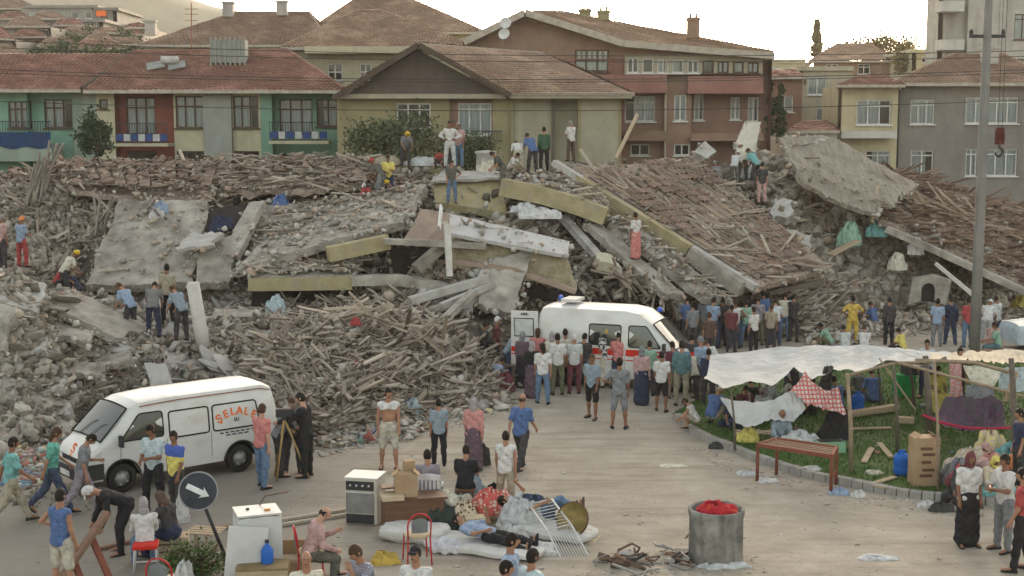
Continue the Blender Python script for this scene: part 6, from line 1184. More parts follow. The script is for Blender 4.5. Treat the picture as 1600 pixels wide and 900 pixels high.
for (px, py, h, pose, f, top, tc_, bot, bc, hd, lab) in [(816, 606, 1.64, 'stand', -30, 'long', 'dp', 'skirt', 'bk', 'scarf:gy', 'woman in plum with grey scarf at the open ambulance door'), (883, 604, 1.7, 'stand', 10, 'tee', 'bg', 'trousers', 'dk', 'hair:k', 'dark haired man in beige between the two white shirts'), (912, 610, 1.66, 'stand3', -20, 'tee', 'dk', 'trousers', 'gy', 'hair:k', 'man in dark t-shirt right of the maroon trousers'), (935, 604, 1.7, 'stand', 15, 'long', 'br', 'trousers', 'dk', 'hair:b', 'person in brown beside the yellow cap'),
 (966, 608, 1.68, 'stand3', 0, 'tee', 'sm', 'trousers', 'nv', 'hair:k', 'person in salmon against the ambulance side'), (1014, 618, 1.56, 'stand', -20, 'tee', 'mint', 'trousers', 'dk', 'hair:k', 'short person in mint behind the woman in pink'), (1050, 622, 1.6, 'stand', 30, 'tee', 'mr', 'trousers', 'kh', 'hair:k', 'person in maroon between the boy and the teal shirted man'), (1082, 632, 1.66, 'stoop', 20, 'tee', 'bg', 'trousers', 'dk', 'cap:wh', 'man in beige with white cap bending right of the teal shirt'), (1106, 636, 1.6, 'stand', -10, 'long', 'nv', 'trousers', 'dk', 'hair:k', 'person in navy at the tarpaulin corner'), (770, 604, 1.5, 'squat', -60, 'tee', 'lb', 'trousers', 'dj', 'hair:k', 'person in light blue crouching at the end of the timber heap')]:
    p_(lab, stand_at(px, py), h, pose, f, top, tc_, bot, bc, hd, skin=px % 2, group=A_)
# --- crowd right of the ambulance
C_ = 'crowd standing at the rubble foot behind the tarpaulin'
for (px, pyh, Yd, h, pose, f, top, tc_, bot, bc, hd, lab) in [
 (1074, 482, 45.2, 1.78, 'stand3', 30, 'tee', 'bl', 'trousers', 'dk', 'hair:k', 'man in blue shirt leftmost in the crowd beside the ambulance mirror'), (1088, 486, 46.2, 1.74, 'stand', 10, 'long', 'bk', 'trousers', 'bk', 'hair:k', 'man in black second from the left in the crowd'),
 (1101, 484, 45.6, 1.76, 'stand', -10, 'tee', 'gy', 'trousers', 'kg', 'hair:g', 'grey haired man in grey shirt in the crowd'), (1114, 482, 45, 1.76, 'stand3', -30, 'tee', 'lb', 'trousers', 'dj', 'hair:k', 'man in light blue shirt with bent arms in the crowd'),
 (1129, 490, 45.4, 1.70, 'stand', 20, 'tee', 'dk', 'trousers', 'nv', 'hair:k', 'man in dark t-shirt next to the light blue shirt in the crowd'), (1138, 478, 47, 1.72, 'stand', 0, 'tee', 'kg', 'trousers', 'bk', 'hair:k', 'man in dark olive at the back of the crowd'),
 (1149, 488, 45, 1.68, 'hips', -15, 'tank', 'wh', 'trousers', 'dj', 'hair:b', 'boy in white vest in the middle of the crowd'), (1154, 461, 48.6, 1.74, 'stoop', 20, 'tee', 'lw', 'trousers', 'dk', 'cap:wh', 'man in pale shirt and white cap at the back of the crowd'),
 (1166, 489, 45.3, 1.64, 'stand2', 10, 'tee', 'mint', 'trousers', 'jn', 'hair:k', 'boy in pale mint shirt and jeans in the crowd'), (1174, 474, 47.2, 1.74, 'stand', 30, 'long', 'dk', 'trousers', 'dk', 'hair:k', 'man in dark shirt behind the mint shirted boy'),
 (1184, 486, 45.6, 1.72, 'stand3', -20, 'tee', 'pg', 'trousers', 'ol', 'hair:k', 'man in greyish purple shirt and olive trousers in the crowd'), (1193, 470, 46.6, 1.8, 'stand', 20, 'tee', 'bl', 'trousers', 'kh', 'hair:k', 'tall man in royal blue shirt in the crowd'),
 (1212, 484, 45.6, 1.74, 'stoop', -10, 'tee', 'lw', 'trousers', 'dj', 'hair:k', 'man with a white cloth over navy clothes on the right of the crowd'), (1226, 470, 46.6, 1.74, 'reach', -20, 'tee', 'cr', 'trousers', 'jn', 'hair:k', 'man in cream shirt and pale jeans on the right of the crowd'), (1233, 466, 48, 1.72, 'stand', 0, 'long', 'bk', 'trousers', 'bk', 'hair:k', 'man in black rightmost behind the cream shirted man'),
 (1082, 498, 44.4, 1.66, 'stand', 15, 'tee', 'gy', 'trousers', 'dk', 'hair:k', 'person in grey low at the left of the crowd'), (1122, 474, 47.6, 1.74, 'stand3', 0, 'tee', 'lb', 'trousers', 'dk', 'hair:b', 'brown haired man in light blue at the back of the crowd'), (1143, 500, 44.2, 1.6, 'stand', -20, 'tee', 'mr', 'trousers', 'dk', 'hair:k', 'boy in maroon in front of the crowd'), (1160, 476, 47.4, 1.72, 'stand', 25, 'long', 'br', 'trousers', 'dk', 'hair:k', 'man in brown jacket behind the boy in white vest'), (1200, 480, 46.8, 1.7, 'stand', 10, 'tee', 'dk', 'trousers', 'gy', 'hair:k', 'man in dark shirt right of the royal blue shirt'), (1205, 498, 44.4, 1.6, 'stand', -30, 'tee', 'kh', 'trousers', 'dk', 'hair:b', 'boy in khaki in front of the crowd'), (1240, 476, 46.4, 1.7, 'stand3', -50, 'tee', 'dk', 'trousers', 'dk', 'hair:k', 'man in dark clothes at the far right of the crowd'), (1178, 502, 44, 1.56, 'stand', 30, 'tee', 'wh', 'trousers', 'bk', 'hair:k', 'boy in white t-shirt low in front of the crowd'),
 (1108, 528, 42, 1.66, 'stand', 0, 'tee', 'br', 'trousers', 'dk', 'hair:b', 'brown haired person low before the crowd by the tarpaulin'), (1062, 486, 46.4, 1.7, 'stand', 0, 'tee', 'lw', 'trousers', 'dk', 'hair:k', 'person in pale shirt just behind the ambulance windscreen')]:
    zf = CAMZ-(pyh-HY)*Yd/FPX-h; o = P(px, pyh, Yd); o.z = max(0, o.z-h*.995); p_(lab, o, h, pose, f, top, tc_, bot, bc, hd, skin=px % 2, group=C_)
for (px, pyf, Yd, h, pose, f, top, tc_, bot, bc, hd, sh, lab) in [
 (1297, 545, 45.5, 1.6, 'squat', 60, 'tee', 'mint', 'trousers', 'ol', 'hair:k', 'bk', 'person in mint green squatting behind the tarpaulin'), (1331, 540, 46.5, 1.78, 'hips', 0, 'tee', 'ye', 'trousers', 'ye', 'hair:k', 'bk', 'man in bright yellow shirt standing behind the tarpaulin'),
 (1321, 548, 44, 1.66, 'ground', 10, 'tee', 'lw', 'trousers', 'gy', 'hair:k', 'bk', 'left of two white shirted people sitting behind the tarpaulin'), (1350, 548, 44.2, 1.66, 'ground', -10, 'tee', 'wh', 'trousers', 'nv', 'hair:b', 'bk', 'right of two white shirted people sitting behind the tarpaulin'),
 (1366, 505, 50.5, 1.6, 'ground', 30, 'tee', 'bl', 'trousers', 'dj', 'hair:b', 'bk', 'person in blue crouching in the rubble right of the yellow shirt'), (1388, 541, 45.8, 1.74, 'stand', 15, 'long', 'dk', 'trousers', 'bk', 'hair:k', 'bk', 'man in black jacket and trousers standing alone on the earth'),
 (1411, 548, 44.6, 1.5, 'ground', 40, 'tee', 'yw', 'trousers', 'bk', 'hair:k', 'bk', 'person with a yellow bag sitting right of the man in black'), (1463, 543, 45.4, 1.72, 'stand', -20, 'tee', 'lb', 'trousers', 'gy', 'hair:k', 'bk', 'man in light blue shirt and grey trousers left of the pole'),
 (1484, 541, 45.8, 1.76, 'stand2', 15, 'long', 'nv', 'trousers', 'dj', 'hair:k', 'bk', 'man in navy shirt and jeans turning beside the light blue shirt'), (1511, 543, 45.2, 1.74, 'stand', 10, 'tee', 'rd', 'trousers', 'jn', 'hair:k', 'bk', 'man in bright red shirt partly hidden by the pole'),
 (1541, 540, 46, 1.8, 'stoop', -30, 'tee', 'wh', 'trousers', 'lw', 'cap:wh', 'bk', 'man in white with white cap right of the pole'), (1555, 538, 46.6, 1.76, 'stand3', 30, 'tee', 'lw', 'trousers', 'dj', 'hair:k', 'bk', 'man in pale shirt with crossed arms right of the pole'),
 (1558, 562, 43, 1.66, 'sit', 70, 'tee', 'mint', 'trousers', 'tl', 'hair:k', 'bk', 'man in mint green shirt sitting on a brown box right of the pole'), (1548, 556, 43.6, 1.6, 'sit2', -40, 'tee', 'pk', 'trousers', 'dk', 'hair:b', 'bk', 'person in pink facing the mint shirted man')]:
    p_(lab, P(px, pyf, Yd)*1.0, h, pose, f, top, tc_, bot, bc, hd, skin=px % 2, shoe=sh)
# --- rescuers and onlookers on the rubble
for (px, pyf, Yd, h, pose, f, top, tc_, bot, bc, hd, lab) in [
 (703, 262, 51.5, 1.80, 'hips', 180, 'long', 'wh', 'trousers', 'lw', 'hair:k', 'man all in white standing hands on hips on the crest'), (717, 262, 52, 1.76, 'stand2', 170, 'tee', 'pk', 'trousers', 'jn', 'cap:lw', 'man in pink top and jeans behind the man in white on the crest'),
 (709, 194+66, 53.5, 1.86, 'stand', 185, 'tee', 'dk', 'trousers', 'dk', 'cap:dk', 'man in dark cap at the back of the crest pair'), (706, 318, 49.2, 1.6, 'hip1', 190, 'tee', 'kg', 'trousers', 'jn', 'hair:k', 'boy in brown t-shirt standing on the flat ochre wall'),
 (633, 262, 52.5, 1.6, 'stoop', 200, 'tee', 'gy', 'trousers', 'dk', 'helmet:ye', 'highest rescuer in grey with yellow helmet on the crest'), (577, 318, 49.6, 1.4, 'squat', 150, 'tee', 'rd', 'trousers', 'rd', 'cap:wh', 'rescuer in red overall and white cap kneeling on the dusty slab'),
 (597, 312, 49.8, 1.74, 'stoop', 60, 'tee', 'kg', 'trousers', 'gy', 'helmet:rd', 'rescuer in khaki with red helmet left of the yellow vest'), (607, 312, 50.2, 1.70, 'stand3', 190, 'tee', 'yw', 'trousers', 'nv', 'hair:k', 'rescuer in yellow vest and navy trousers in the helmet group'),
 (619, 316, 49.8, 1.5, 'squat', 100, 'tee', 'dp', 'trousers', 'nv', 'helmet:ye', 'rescuer squatting with yellow helmet over an orange bag'), (690, 262, 52, 1.3, 'squat', 160, 'tee', 'rd', 'trousers', 'dk', 'hair:k', 'person in red crouching left of the man in white'),
 (786, 296, 50, 1.62, 'stoop', 100, 'tee', 'kg', 'trousers', 'kg', 'hair:k', 'man in camouflage bending at the right end of the ochre wall'), (797, 272, 51.4, 1.5, 'squat', -120, 'tee', 'wh', 'trousers', 'kh', 'hair:k', 'person in white crouching near the man in camouflage'),
 (811, 270, 51.8, 1.7, 'bend', 10, 'tee', 'wh', 'trousers', 'cr', 'hair:k', 'man in white bending forward beside the blue shirted man'), (833, 272, 51.6, 1.80, 'stoop', 30, 'tee', 'bl', 'trousers', 'dk', 'hair:k', 'man in blue shirt with legs apart on the crest'),
 (850, 268, 52, 1.74, 'stand', 10, 'long', 'gn', 'trousers', 'bk', 'hair:k', 'man in dark green shirt next to the blue shirted man'), (892, 252, 53, 1.62, 'stand3', 35, 'tee', 'wh', 'trousers', 'br', 'hair:g', 'man in white shirt standing alone before the concrete wall'),
 (855, 292, 50.5, 1.2, 'squat', 60, 'tee', 'lw', 'trousers', 'gy', 'cap:wh', 'person in pale clothes crouching below the dark green shirt'), (993, 405, 46.6, 1.66, 'stand', 40, 'tee', 'wh', 'skirt', 'sm', 'hair:k', 'woman in white top and red skirt on the steep slope above the ambulance'),
 (1123, 286, 54.4, 1.6, 'squat', 20, 'tee', 'gy', 'trousers', 'dk', 'helmet:gy', 'rescuer in grey leftmost of the group on the right crest'), (1147, 290, 54.2, 1.6, 'stoop', -30, 'tee', 'lw', 'trousers', 'kg', 'cap:wh', 'rescuer in pale shirt stooping on the right crest'),
 (1161, 282, 54.6, 1.7, 'stoop', 10, 'tee', 'cr', 'trousers', 'dk', 'helmet:cr', 'rescuer with cream helmet in the middle of the right crest group'), (1181, 290, 54.2, 1.72, 'stoop', 40, 'tee', 'tq', 'trousers', 'dk', 'hair:k', 'rescuer in bright turquoise on the right crest'),
 (1190, 318, 53.4, 1.66, 'stand', 0, 'tee', 'dk', 'trousers', 'pk', 'hair:k', 'person in dark top and pink trousers standing below the turquoise rescuer'),
 (35, 418, 43.5, 1.7, 'stand3', -30, 'tee', 'lb', 'trousers', 'rd', 'cap:ob', 'man in light blue shirt and orange cap at the left edge of the rubble'), (5, 420, 42, 1.74, 'stand', -40, 'tee', 'pk', 'trousers', 'dk', 'hair:g', 'man in pale pink cut by the left edge of the rubble'),
 (88, 452, 42.6, 1.5, 'squat', -60, 'tee', 'rd', 'trousers', 'dk', 'cap:wh', 'person in red with a white cap crouching in the left rubble'), (101, 466, 42.5, 1.72, 'stoop', -50, 'tee', 'cr', 'trousers', 'dk', 'helmet:ye', 'man in cream shirt and yellow helmet in the left rubble'),
 (123, 462, 43, 1.5, 'squat', 90, 'tee', 'nv', 'trousers', 'dk', 'hair:k', 'person in navy crouching right of the yellow helmet'), (206, 526, 38, 1.76, 'stoop', 60, 'tee', 'lb', 'trousers', 'dk', 'hair:b', 'man in light blue shirt leaning leftmost of the four searchers'),
 (240, 526, 38, 1.76, 'stoop', 5, 'tee', 'dk', 'trousers', 'nv', 'hair:k', 'man in dark striped shirt stooping second of the four searchers'), (263, 506, 39.2, 1.80, 'stand', 5, 'tee', 'kh', 'trousers', 'bk', 'hair:k', 'man in beige shirt standing tallest of the four searchers'),
 (286, 532, 37.6, 1.76, 'stoop', 50, 'tee', 'gb', 'trousers', 'dk', 'hair:b', 'man in grey blue shirt next to the round white column')]:
    q = P(px, pyf, Yd); h0 = float(H(q.x, q.y))
    p_(lab, q, h, pose, f, top, tc_, bot, bc, hd, skin=px % 2, tpat='stripe' if px == 240 else 'camo' if px == 786 else None)
    # a rubble ledge under the feet so nobody floats
    if q.z > h0+.12 and Yd > 30:
        n = int(14+20*(q.z-h0)); z = RNG.uniform(0, 1, n); k = 1+.6*(1-z)
        pos = np.stack([q.x+RNG.normal(0, .32, n)*k, q.y+RNG.normal(0, .3, n)*k, h0+(q.z-h0-.1)*z], -1); o = batch('small_rubble', 'chunk', pos, np.stack([RNG.uniform(.2, .5, n)]*3, -1)*RNG.uniform(.6, 1, (n, 3)), rotm(*RNG.uniform(0, 6, (3, n))), m_chunk, RNG.integers(0, 12, n)); tag(o, 'loose rubble ledge', 'rubble', None, 'stuff')
# --- under and around the shelters
for (px, py, z, h, pose, f, top, tc_, bot, bc, hd, lab, pat) in [
 (1217, 694, .1, 1.72, 'ground', 185, 'long', 'gb', 'trousers', 'gy', 'balding:g', 'old man in grey blue shirt sitting on the rug behind the red table', None), (1309, 640, .1, 1.7, 'ground', 20, 'tee', 'bl', 'trousers', 'dk', 'hair:k', 'person in blue sitting left of the bright blue jug under the tarpaulin', None),
 (1366, 628, .1, 1.78, 'ground', 10, 'tee', 'bl', 'trousers', 'dj', 'hair:k', 'broad man in blue shirt sitting on the wooden bench board', None), (1345, 622, .1, 1.66, 'ground', 30, 'tee', 'kg', 'trousers', 'dk', 'hair:b', 'brown haired person sitting left of the broad man in blue', None),
 (1195, 652, .1, 1.6, 'ground', 150, 'tee', 'lw', 'skirt', 'dk', 'scarf:lw', 'woman in pale clothes sitting under the left end of the tarpaulin', None), (1222, 646, .1, 1.6, 'ground', 210, 'long', 'gy', 'skirt', 'gy', 'scarf:wh', 'woman in grey with white scarf sitting under the tarpaulin', None), (1250, 642, .1, 1.66, 'ground', 170, 'tee', 'dk', 'skirt', 'bk', 'hair:k', 'person in black sitting deep under the tarpaulin', None),
 (1160, 648, .1, 1.6, 'ground', 190, 'tee', 'mr', 'skirt', 'dk', 'hair:k', 'person in dark red sitting behind the hanging white sheet', None), (1446, 622, .1, 1.64, 'stand', 150, 'long', 'lw', 'trousers', 'nv', 'hair:k', 'person in white standing behind the shelter posts', None), (1462, 640, .1, 1.6, 'sit', 180, 'tee', 'yw', 'skirt', 'yw', 'hair:b', 'person in yellow sitting behind the purple blanket', None),
 (1178, 640, .1, 1.6, 'ground', 20, 'tee', 'bk', 'skirt', 'bk', 'hair:k', 'person in black with the back turned under the tarpaulin', None), (1208, 630, .1, 1.66, 'ground', 40, 'long', 'lw', 'skirt', 'gy', 'hair:k', 'person in white seated deep under the tarpaulin', None), (1236, 628, .1, 1.6, 'stoop', 180, 'long', 'gb', 'skirt', 'dk', 'scarf:lw', 'woman in grey blue stooping under the tarpaulin', None), (1264, 634, .1, 1.6, 'ground', 190, 'tee', 'kh', 'skirt', 'br', 'hair:k', 'person in khaki sitting beside the dark curtain', None), (1148, 664, .1, 1.5, 'ground', 160, 'tee', 'nv', 'skirt', 'nv', 'hair:k', 'child in navy sitting at the left end of the rug', None), (1496, 640, .1, 1.66, 'stand', 200, 'tee', 'br', 'trousers', 'dk', 'hair:k', 'person in brown standing behind the hanging white cloth', None), (1530, 652, .1, 1.6, 'ground', 170, 'long', 'dk', 'skirt', 'dk', 'scarf:dk', 'woman in dark clothes sitting below the cream sheet', None),
 (1507, 776, 0.1, 1.6, 'ground', 150, 'long', 'dk', 'skirt', 'dk', 'scarf:gy', 'woman in dark headscarf sitting left behind the stout woman', None), (1487, 770, .1, 1.5, 'squat', -120, 'long', 'rd', 'skirt', 'mr', 'scarf:mr', 'woman in red crouching behind the cardboard box', None), (1545, 770, .1, 1.6, 'ground', 190, 'long', 'lw', 'skirt', 'tq', 'scarf:yw', 'woman in yellow headscarf sitting behind the white shirted man', 'flower'), (1563, 756, .1, 1.62, 'squat', 100, 'long', 'pk', 'skirt', 'pk', 'scarf:pk', 'woman in pink and white print bending at the right shelter', 'print'), (1590, 762, .1, 1.66, 'stand', 90, 'tee', 'nv', 'trousers', 'dk', 'hair:k', 'person in navy shirt at the right edge under the shelter', None), (1580, 750, .1, 1.6, 'ground', 200, 'tee', 'ob', 'skirt', 'dk', 'scarf:gy', 'woman in orange at the right edge behind the shelter post', None)]:
    p_(lab, G(px, py, z), h, pose, f, top, tc_, bot, bc, hd, skin=px % 2, tpat=pat)
# ------------------------------------------------------------ vans
m_vanw = M('van_white_paint', [(.48, .48, .455), (.57, .57, .545)], rough=.32, scale=1.5, bump=.03, spec=.5, extra=streaks((.36, .32, .26), (1.2, 1.2, 2.5), .5, .75, .55))
m_rub = M('black_rubber', (.025, .025, .025), rough=.8, bump=.1); m_blkpl = M('black_plastic', (.04, .04, .042), rough=.6, bump=.05)
m_hub = M('dirty_hub', (.28, .28, .27), rough=.45, metal=.4, scale=12); m_redp = M('red_paint', (.5, .03, .02), rough=.4, bump=0); m_bluel = M('blue_beacon', (.02, .08, .45), rough=.2, bump=0, spec=.6)
m_vglass = bpy.data.materials.new('tinted_glass'); m_vglass.use_nodes = True
_n = m_vglass.node_tree.nodes; _l = m_vglass.node_tree.links; _n.clear(); _o = _n.new('ShaderNodeOutputMaterial'); _t = _n.new('ShaderNodeBsdfTransparent'); _g = _n.new('ShaderNodeBsdfGlossy'); _m = _n.new('ShaderNodeMixShader'); _f = _n.new('ShaderNodeFresnel'); _t.inputs[0].default_value = (.3, .33, .33, 1); _g.inputs[1].default_value = .04; _f.inputs[0].default_value = 1.7
_l.new(_f.outputs[0], _m.inputs[0]); _l.new(_t.outputs[0], _m.inputs[1]); _l.new(_g.outputs[0], _m.inputs[2]); _l.new(_m.outputs[0], _o.inputs[0])
m_light = M('lamp_lens', (.5, .5, .48), rough=.15, bump=.1, spec=.6); m_amber = M('amber_lens', (.5, .16, .02), rough=.2, bump=0)
def text_mesh(s, size, mat, name='lettering', ext=.004):
    cu = bpy.data.curves.new('t', 'FONT'); cu.body = s; cu.size = size; cu.align_x = 'CENTER'; cu.align_y = 'CENTER'; cu.extrude = ext; cu.offset = size*.022
    o = bpy.data.objects.new('t', cu); COL.objects.link(o); dg = bpy.context.evaluated_depsgraph_get(); me = bpy.data.meshes.new_from_object(o.evaluated_get(dg)); bpy.data.objects.remove(o); me.name = name; me.materials.clear(); me.materials.append(mat); return me
def van(label, loc, heading, Lg, W, prof, wheels, sill=.34, belt=1.05, cat='van', R=.32):
    """body lofted through stations along x (front at +x); wheel arches are real cut-outs"""
    root = empty(cat if cat != 'van' else 'white_van', loc, heading, label, cat); xs = np.array([p[0] for p in prof]); tz = np.array([p[1] for p in prof]); hw = np.array([p[2] for p in prof])*W/2
    top = lambda x: float(np.interp(x, xs, tz)); half = lambda x: float(np.interp(x, xs, hw))
    def sidepts(x):
        t = top(x); b = min(belt, t-.12); h = half(x); return [(h*.985, sill), (h, sill+.18), (h, b), (h*.955, b+(t-b)*.45), (h*.88, b+(t-b)*.83), (h*.8, t-.03), (h*.66, t), (h*.33, t+.028), (0, t+.035)]
    def yat(x, z):
        s_ = sidepts(x); return float(np.interp(z, [q[1] for q in s_[:7]], [q[0] for q in s_[:7]]))
    st = np.unique(np.concatenate([np.arange(0, Lg+.001, .08), xs])); st = st[(st >= 0) & (st <= Lg)]; V = []; K = 19
    for x in st:
        lo = sill
        for wx in wheels:
            d = abs(x-wx)
            if d < R+.09: lo = max(lo, R+math.sqrt((R+.09)**2-d*d))
        s_ = sidepts(x); s_ = [(q[0], max(q[1], lo+i*.004)) for i, q in enumerate(s_)]
        ring = [(s_[0][0]-.12, lo)]+s_; full = [(-y, z) for y, z in ring]+[(y, z) for y, z in ring[-2::-1]]; K = len(full); V += [(x-Lg/2, y, z) for y, z in full]
    mb = MB(); n = len(st); mb.add(V, [(i*K+k, i*K+k+1, (i+1)*K+k+1, (i+1)*K+k) for i in range(n-1) for k in range(K-1)]+[tuple(range(K))[::-1], tuple(range((n-1)*K, n*K))])
    mb.box((0, 0, sill+.01), (Lg-.2, W-.5, .06), mi=1); body = mb.build('body', [m_vanw, m_blkpl], root)
    me = body.data; ma = [p for p in me.polygons]; 
    for p in ma: p.use_smooth = True
    try: me.set_sharp_from_angle(angle=math.radians(35))
    except Exception: pass
    def rrect(x0, x1, z0, z1, sh0=0, sh1=0, r=.07):
        c = [(x0, z0), (x1, z0), (x1-sh1, z1), (x0+sh0, z1)]; P2 = []
        for i in range(4):
            a, b, d = Vector(c[i-1]), Vector(c[i]), Vector(c[(i+1) % 4]); u = (a-b).normalized()*r; v = (d-b).normalized()*r
            for t in (0, .33, .67, 1): P2.append(tuple(b+u*(1-t)**2+v*t**2))
        return P2
    def side_patch(name, poly, off_, mat, parent, s_=1, ring_only=None):
        pts = []; m = MB(); cx = sum(p[0] for p in poly)/len(poly); cz = sum(p[1] for p in poly)/len(poly)
        f = lambda x, z: (x-Lg/2, s_*(yat(x, z)+off_), z); n = len(poly)
        vs = [f(cx, cz)]+[f(cx+(p[0]-cx)*k, cz+(p[1]-cz)*k) for k in (.5, 1) for p in poly]; fs = [(0, 1+i, 1+(i+1) % n) for i in range(n)]+[(1+i, 1+n+i, 1+n+(i+1) % n, 1+(i+1) % n) for i in range(n)]
        m.add(vs, fs if s_ < 0 else [q[::-1] for q in fs]); return m.build(name, mat, parent, True)
    def frame_band(name, poly, wd, off_, mat, parent, s_=1):
        cx = sum(p[0] for p in poly)/len(poly); cz = sum(p[1] for p in poly)/len(poly); m = MB(); m.tube([(x-Lg/2, s_*(yat(x, z)+off_), z) for x, z in poly+[poly[0]]], wd, 6, cap=False); return m.build(name, mat, parent, True)
    for wx in wheels:
        for s_ in (-1, 1):
            wr = MB(); Rm = Euler((math.pi/2, 0, 0)).to_matrix(); yc = s_*(W/2-.12); T_ = .19
            wr.lathe([(R*.62, -T_/2), (R*.93, -T_/2), (R, -T_/2+.04), (R, T_/2-.04), (R*.93, T_/2), (R*.62, T_/2)], 26, (0, 0, 0), Rm, cap=False); w_ = wr.build('wheel', m_rub, root, True); w_.location = (wx-Lg/2, yc, R)
            hb_ = MB(); hb_.lathe([(R*.64, -.06), (R*.6, .02), (R*.35, .05), (R*.2, .09), (.001, .095)], 20, (0, 0, 0), Rm); [hb_.box((math.cos(k*1.257)*R*.44, -s_*.0-.045 if False else 0, math.sin(k*1.257)*R*.44), (.05, .13, .05)) for k in range(5)]; h_ = hb_.build('rim', m_hub, w_, True); h_.scale = (1, s_*-1 if s_ > 0 else 1, 1); 
    arch = MB()
    for wx in wheels:
        for s_ in (-1, 1):
            arch.tube([(wx-Lg/2+math.cos(a)*(R+.10), s_*(half(wx)-.01), R+math.sin(a)*(R+.10)) for a in np.linspace(.0, math.pi, 14)], .022, 5)
            arch.grid(lambda u, v: (wx-Lg/2+math.cos(math.pi*u)*(R+.1), s_*(half(wx)-.02-.3*v), R+math.sin(math.pi*u)*(R+.1)), 12, 1)
    arch.build('wheel_arch', m_blkpl, root)['kind'] = 'stuff'
    return dict(root=root, body=body, sp=side_patch, fb=frame_band, rr=rrect, top=top, half=half, yat=yat, L=Lg, W=W)
def windshield(v, x0, x1, wfrac, parent):
    """x0 lower edge, x1 upper edge, on the sloping nose"""
    L = v['L']; f = lambda u, t, o: ((x0+(x1-x0)*t)-L/2+o*.6, (u-.5)*2*(v['half'](x0+(x1-x0)*t)*(wfrac-.06*t)), v['top'](x0+(x1-x0)*t)+.035*(1-(2*u-1)**2)+o)
    m = MB(); m.grid(lambda u, t: f(u, t, .014), 14, 6); g_ = m.build('windscreen', m_vglass, parent, True)
    m = MB(); m.tube([f(u, 0, .016) for u in np.linspace(0, 1, 12)]+[f(1, t, .016) for t in np.linspace(.1, 1, 6)]+[f(u, 1, .016) for u in np.linspace(1, 0, 12)]+[f(0, t, .016) for t in np.linspace(1, 0, 6)], .018, 5, cap=False); m.build('seal', m_rub, g_, True)
    for s_ in (.3, .62):
        m = MB(); m.tube([f(s_, -.02, .03), f(s_+.12, .35, .03), f(s_+.22, .45, .025)], .008, 4); m.build('wiper', m_blkpl, parent)
# the water delivery van: nose low and short, heading down left toward the camera
hd_ = Vector((-.77, -.64)); vc = Vector((-7.33, 28.1, 0)); prof = [(0, .62, .86), (.06, .80, .93), (.18, .98, .97), (.36, 1.10, .985), (1.06, 1.80, .97), (1.3, 1.90, .97), (2.0, 1.95, 1), (4.3, 1.95, 1), (4.52, 1.86, .99), (4.6, 1.6, .97)]
prof = [(4.6-x, z, h) for x, z, h in prof][::-1]
VN = van('white delivery van with red and orange lettering parked on the left before the rubble', vc, math.atan2(hd_.y, hd_.x), 4.6, 1.72, prof, [.95, 3.75])
fx = lambda x: 4.6-x
rt = VN['root']; rt.scale = (.95, .95, .95); windshield(VN, fx(.41), fx(1.04), .9, rt)
for s_ in (-1, 1):
    dw = VN['rr'](fx(1.80), fx(.82), 1.12, 1.66, 0, .46); VN['sp']('door_window', dw, .004, m_vglass, rt, s_); VN['fb']('window_seal', dw, .016, .006, m_rub, rt, s_)
    p1 = VN['rr'](fx(2.88), fx(1.94), 1.05, 1.62); VN['fb']('side_panel_seal', p1, .018, .006, m_rub, rt, s_); VN['sp']('side_panel', p1, .006, m_vanw, rt, s_)
    p2 = VN['rr'](fx(4.14), fx(2.98), 1.05, 1.62, .08, 0); VN['fb']('side_panel_seal', p2, .018, .006, m_rub, rt, s_); VN['sp']('side_panel', p2, .006, m_vanw, rt, s_)
    m = MB(); m.tube([(fx(x)-2.3, s_*(VN['half'](fx(x))*.9+.012), VN['top'](fx(x))-.09) for x in (1.3, 1.6, 2.2, 3.2, 4.2, 4.45)], .014, 5); m.build('gutter', M('rusty_trim', (.25, .12, .08)), rt)
    for xx in (.82, 1.87, 2.93):
        m = MB(); m.tube([(fx(xx)-2.3, s_*(VN['yat'](fx(xx), z)+.001), z) for z in (.5, .8, 1.05)], .006, 4); m.build('door_gap', m_blkpl, rt)
    m = MB(); m.box((fx(1.7)-2.3, s_*.87, .98), (.2, .03, .045)); m.build('door_handle', m_blkpl, rt)
    m = MB(); m.box((fx(.78)-2.3, s_*.97, 1.16), (.06, .16, .24)); m.bar((fx(.84)-2.3, s_*.84, 1.06), (fx(.78)-2.3, s_*.96, 1.08), .03, .03); m.build('mirror', m_blkpl, rt)
    m = MB(); m.box((2.2, s_*.56, .72), (.12, .34, .2)); m.build('headlight', m_light, rt); m = MB(); m.box((2.17, s_*.77, .72), (.1, .07, .18)); m.build('indicator', m_amber, rt)
    m = MB(); m.box((fx(.22)-2.3, s_*.845, .55), (.42, .03, .34)); m.build('bumper_corner', m_blkpl, rt)
m = MB(); m.box((2.3, 0, .47), (.14, 1.66, .24)); m.build('bumper', m_blkpl, rt); m = MB(); m.box((2.24, 0, .72), (.08, .74, .14)); [m.box((2.285, 0, .67+.035*k), (.012, .72, .012)) for k in range(4)]; m.build('grille', m_blkpl, rt)
m = MB(); m.box((-2.32, 0, .45), (.12, 1.6, .2)); m.build('bumper', m_blkpl, rt)
m = MB(); m.box((2.385, 0, .46), (.01, .5, .12)); m.build('number_plate', M('plate_white', (.5, .5, .48), bump=0), rt)
for sx in (.25, .65):
    m = MB(); m.box((.9+.3*0, sx-.45, 1.0), (.12, .42, .62)); m.build('seat', m_blkpl, rt)
m_orl = M('orange_lettering', [(.62, .09, .02), (.75, .2, .03)], scale=2, bump=0); m_dkl = M('dark_lettering', (.05, .05, .08), bump=0)
